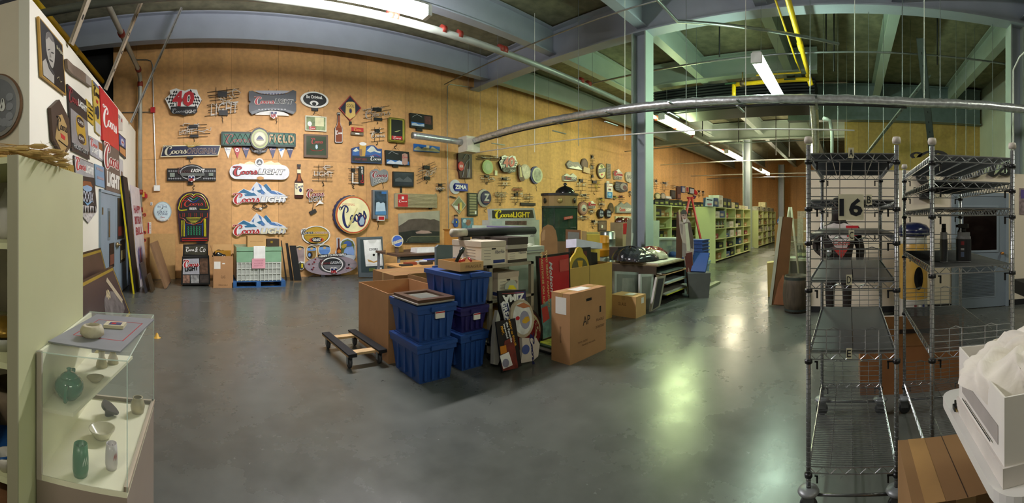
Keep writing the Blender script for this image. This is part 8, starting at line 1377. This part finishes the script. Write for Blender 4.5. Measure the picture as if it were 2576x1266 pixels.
T = Matrix.Rotation(.5, 4, 'Y'); r = MB(); pr = interp([(.06, 0), (.0, .045), (-.05, .03), (-.04, -.03), (.0, -.045)], 4, True); r.prism([(x*.85, y*.85) for x, y in pr], 0, .012, M('1c1618', .25), T=Matrix.Translation((0, 0, .03)) @ T).prism([(x*.4, y*.4) for x, y in pr], -.03, 0, M('1c1618', .25), T=Matrix.Translation((0, 0, .03))); tag(r.build('black_ashtray', None, (-.475, 1.90, ZB+.001)), 'black triangular ashtray at the back of the case floor', 'ashtray')
pot('cream_jug', 'small cream jug in the far corner of the glass case', -.345, 1.96, ZB+.001, [(0, 0), (.03, 0), (.036, .03), (.03, .055), (.022, .062), (.026, .072), (.02, .072)], M('b4a884', .3), 'jug')
r = tag(MB().box((-.15, 0, 0), (.15, .5, .006), M('84868c', .5)).build('mirror_plaque', None, (-.47, 1.47, ZT+.006)), 'grey plaque with a red line lying on top of the glass case', 'plaque'); r.rotation_euler.z = -.12; MB().box((-.1, .12, .006), (.12, .124, .0065), RED).box((-.1, .4, .006), (.12, .404, .0065), RED).box((-.1, .12, .006), (-.096, .4, .0065), RED).box((.116, .12, .006), (.12, .404, .0065), RED).build('red_line', r)
r = tag(MB().box((0, 0, 0), (.09, .07, .014), M('c8c0a4', .6)).build('small_white_box', None, (-.46, 1.74, ZT+.013)), 'small white box behind the paper bag on the glass case', 'box'); MB().box((.02, .01, .014), (.075, .055, .0145), M('3c3c6c', .5)).box((.03, .02, .0145), (.05, .045, .015), RED).build('box_print', r)
mb = MB(); mb.lathe([(.035, 0), (.05, .012), (.05, .03), (.042, .045), (.03, .05), (.035, .035), (.03, .01)], (0, 0, 0), M('b8b098', .7, 0, .1, 20, bump=.6), 9); tag(mb.build('paper_bag', None, (-.47, 1.60, ZT+.013)), 'torn cream paper bag standing open on the glass case', 'paper bag')
r = empty('snow_globe_box', 'clear plastic piece with dark wavy print leaning behind the glass case', 'ornament', (-.52, 2.09, ZT-.05)) if 0 else None
def tube_light(x0, x1, y, z, label, col, e, axis='X'):
    L = x1 - x0; r = empty('fluorescent_light', label, 'light', ((x0+x1)/2, y, z), 0 if axis == 'X' else pi/2, 'strip lights')
    MB().prism([(-.10, 0), (-.07, .05), (.07, .05), (.10, 0)], -L/2, L/2, M('c9ccc8', .5), T=Matrix.Rotation(pi/2, 4, 'Y') @ Matrix.Rotation(pi/2, 4, 'Z')).build('housing', r)
    d = MB().box((-L/2+.06, -.085, -.15), (L/2-.06, .085, -.002), M(col, .5, 0, 0, 1, e)).build('diffuser', r)
    for s in (-1, 1):
        MB().box((-.035, -.1, -.155), (.035, .1, .02), M('d8dad6', .5)).build('end_cap', r, (s*(L/2-.025), 0, 0))
        MB().tube([(0, 0, .06), (0, 0, CEIL - z)], .004, GALV, 4).build('hanger', r, (s*L*.35, 0, 0))
    return r
tube_light(-3.4, -.8, -2.5, 4.6, 'fluorescent light out of frame behind and left of the viewer', 'fbf6e4', 48)
tube_light(1.8, 4.4, -4.2, 4.8, 'fluorescent light out of frame behind the viewer', 'f4f6e0', 48)
tube_light(.75, 3.35, 5.6, 4.9, 'long fluorescent tube cut by the top edge above the sign wall', 'f6f2f4', 190)
tube_light(7.15, 9.75, 1.65, 4.5, 'bright long fluorescent light hanging beside the yellow gas pipe', 'dcffe0', 90)
tube_light(11.3, 13.9, 5.6, 4.75, 'fluorescent light hanging just right of the big column', 'e6ffb4', 105)
tube_light(18.4, 21.0, 5.7, 4.75, 'small distant fluorescent light left of the middle column', 'fff2cc', 110)
tube_light(16.3, 18.9, 1.6, 4.6, 'distant fluorescent light half behind the rack post', 'fff2cc', 110)
tube_light(26, 28.6, 5.7, 4.75, 'farthest fluorescent light near the end wall', 'fff0d0', 90)
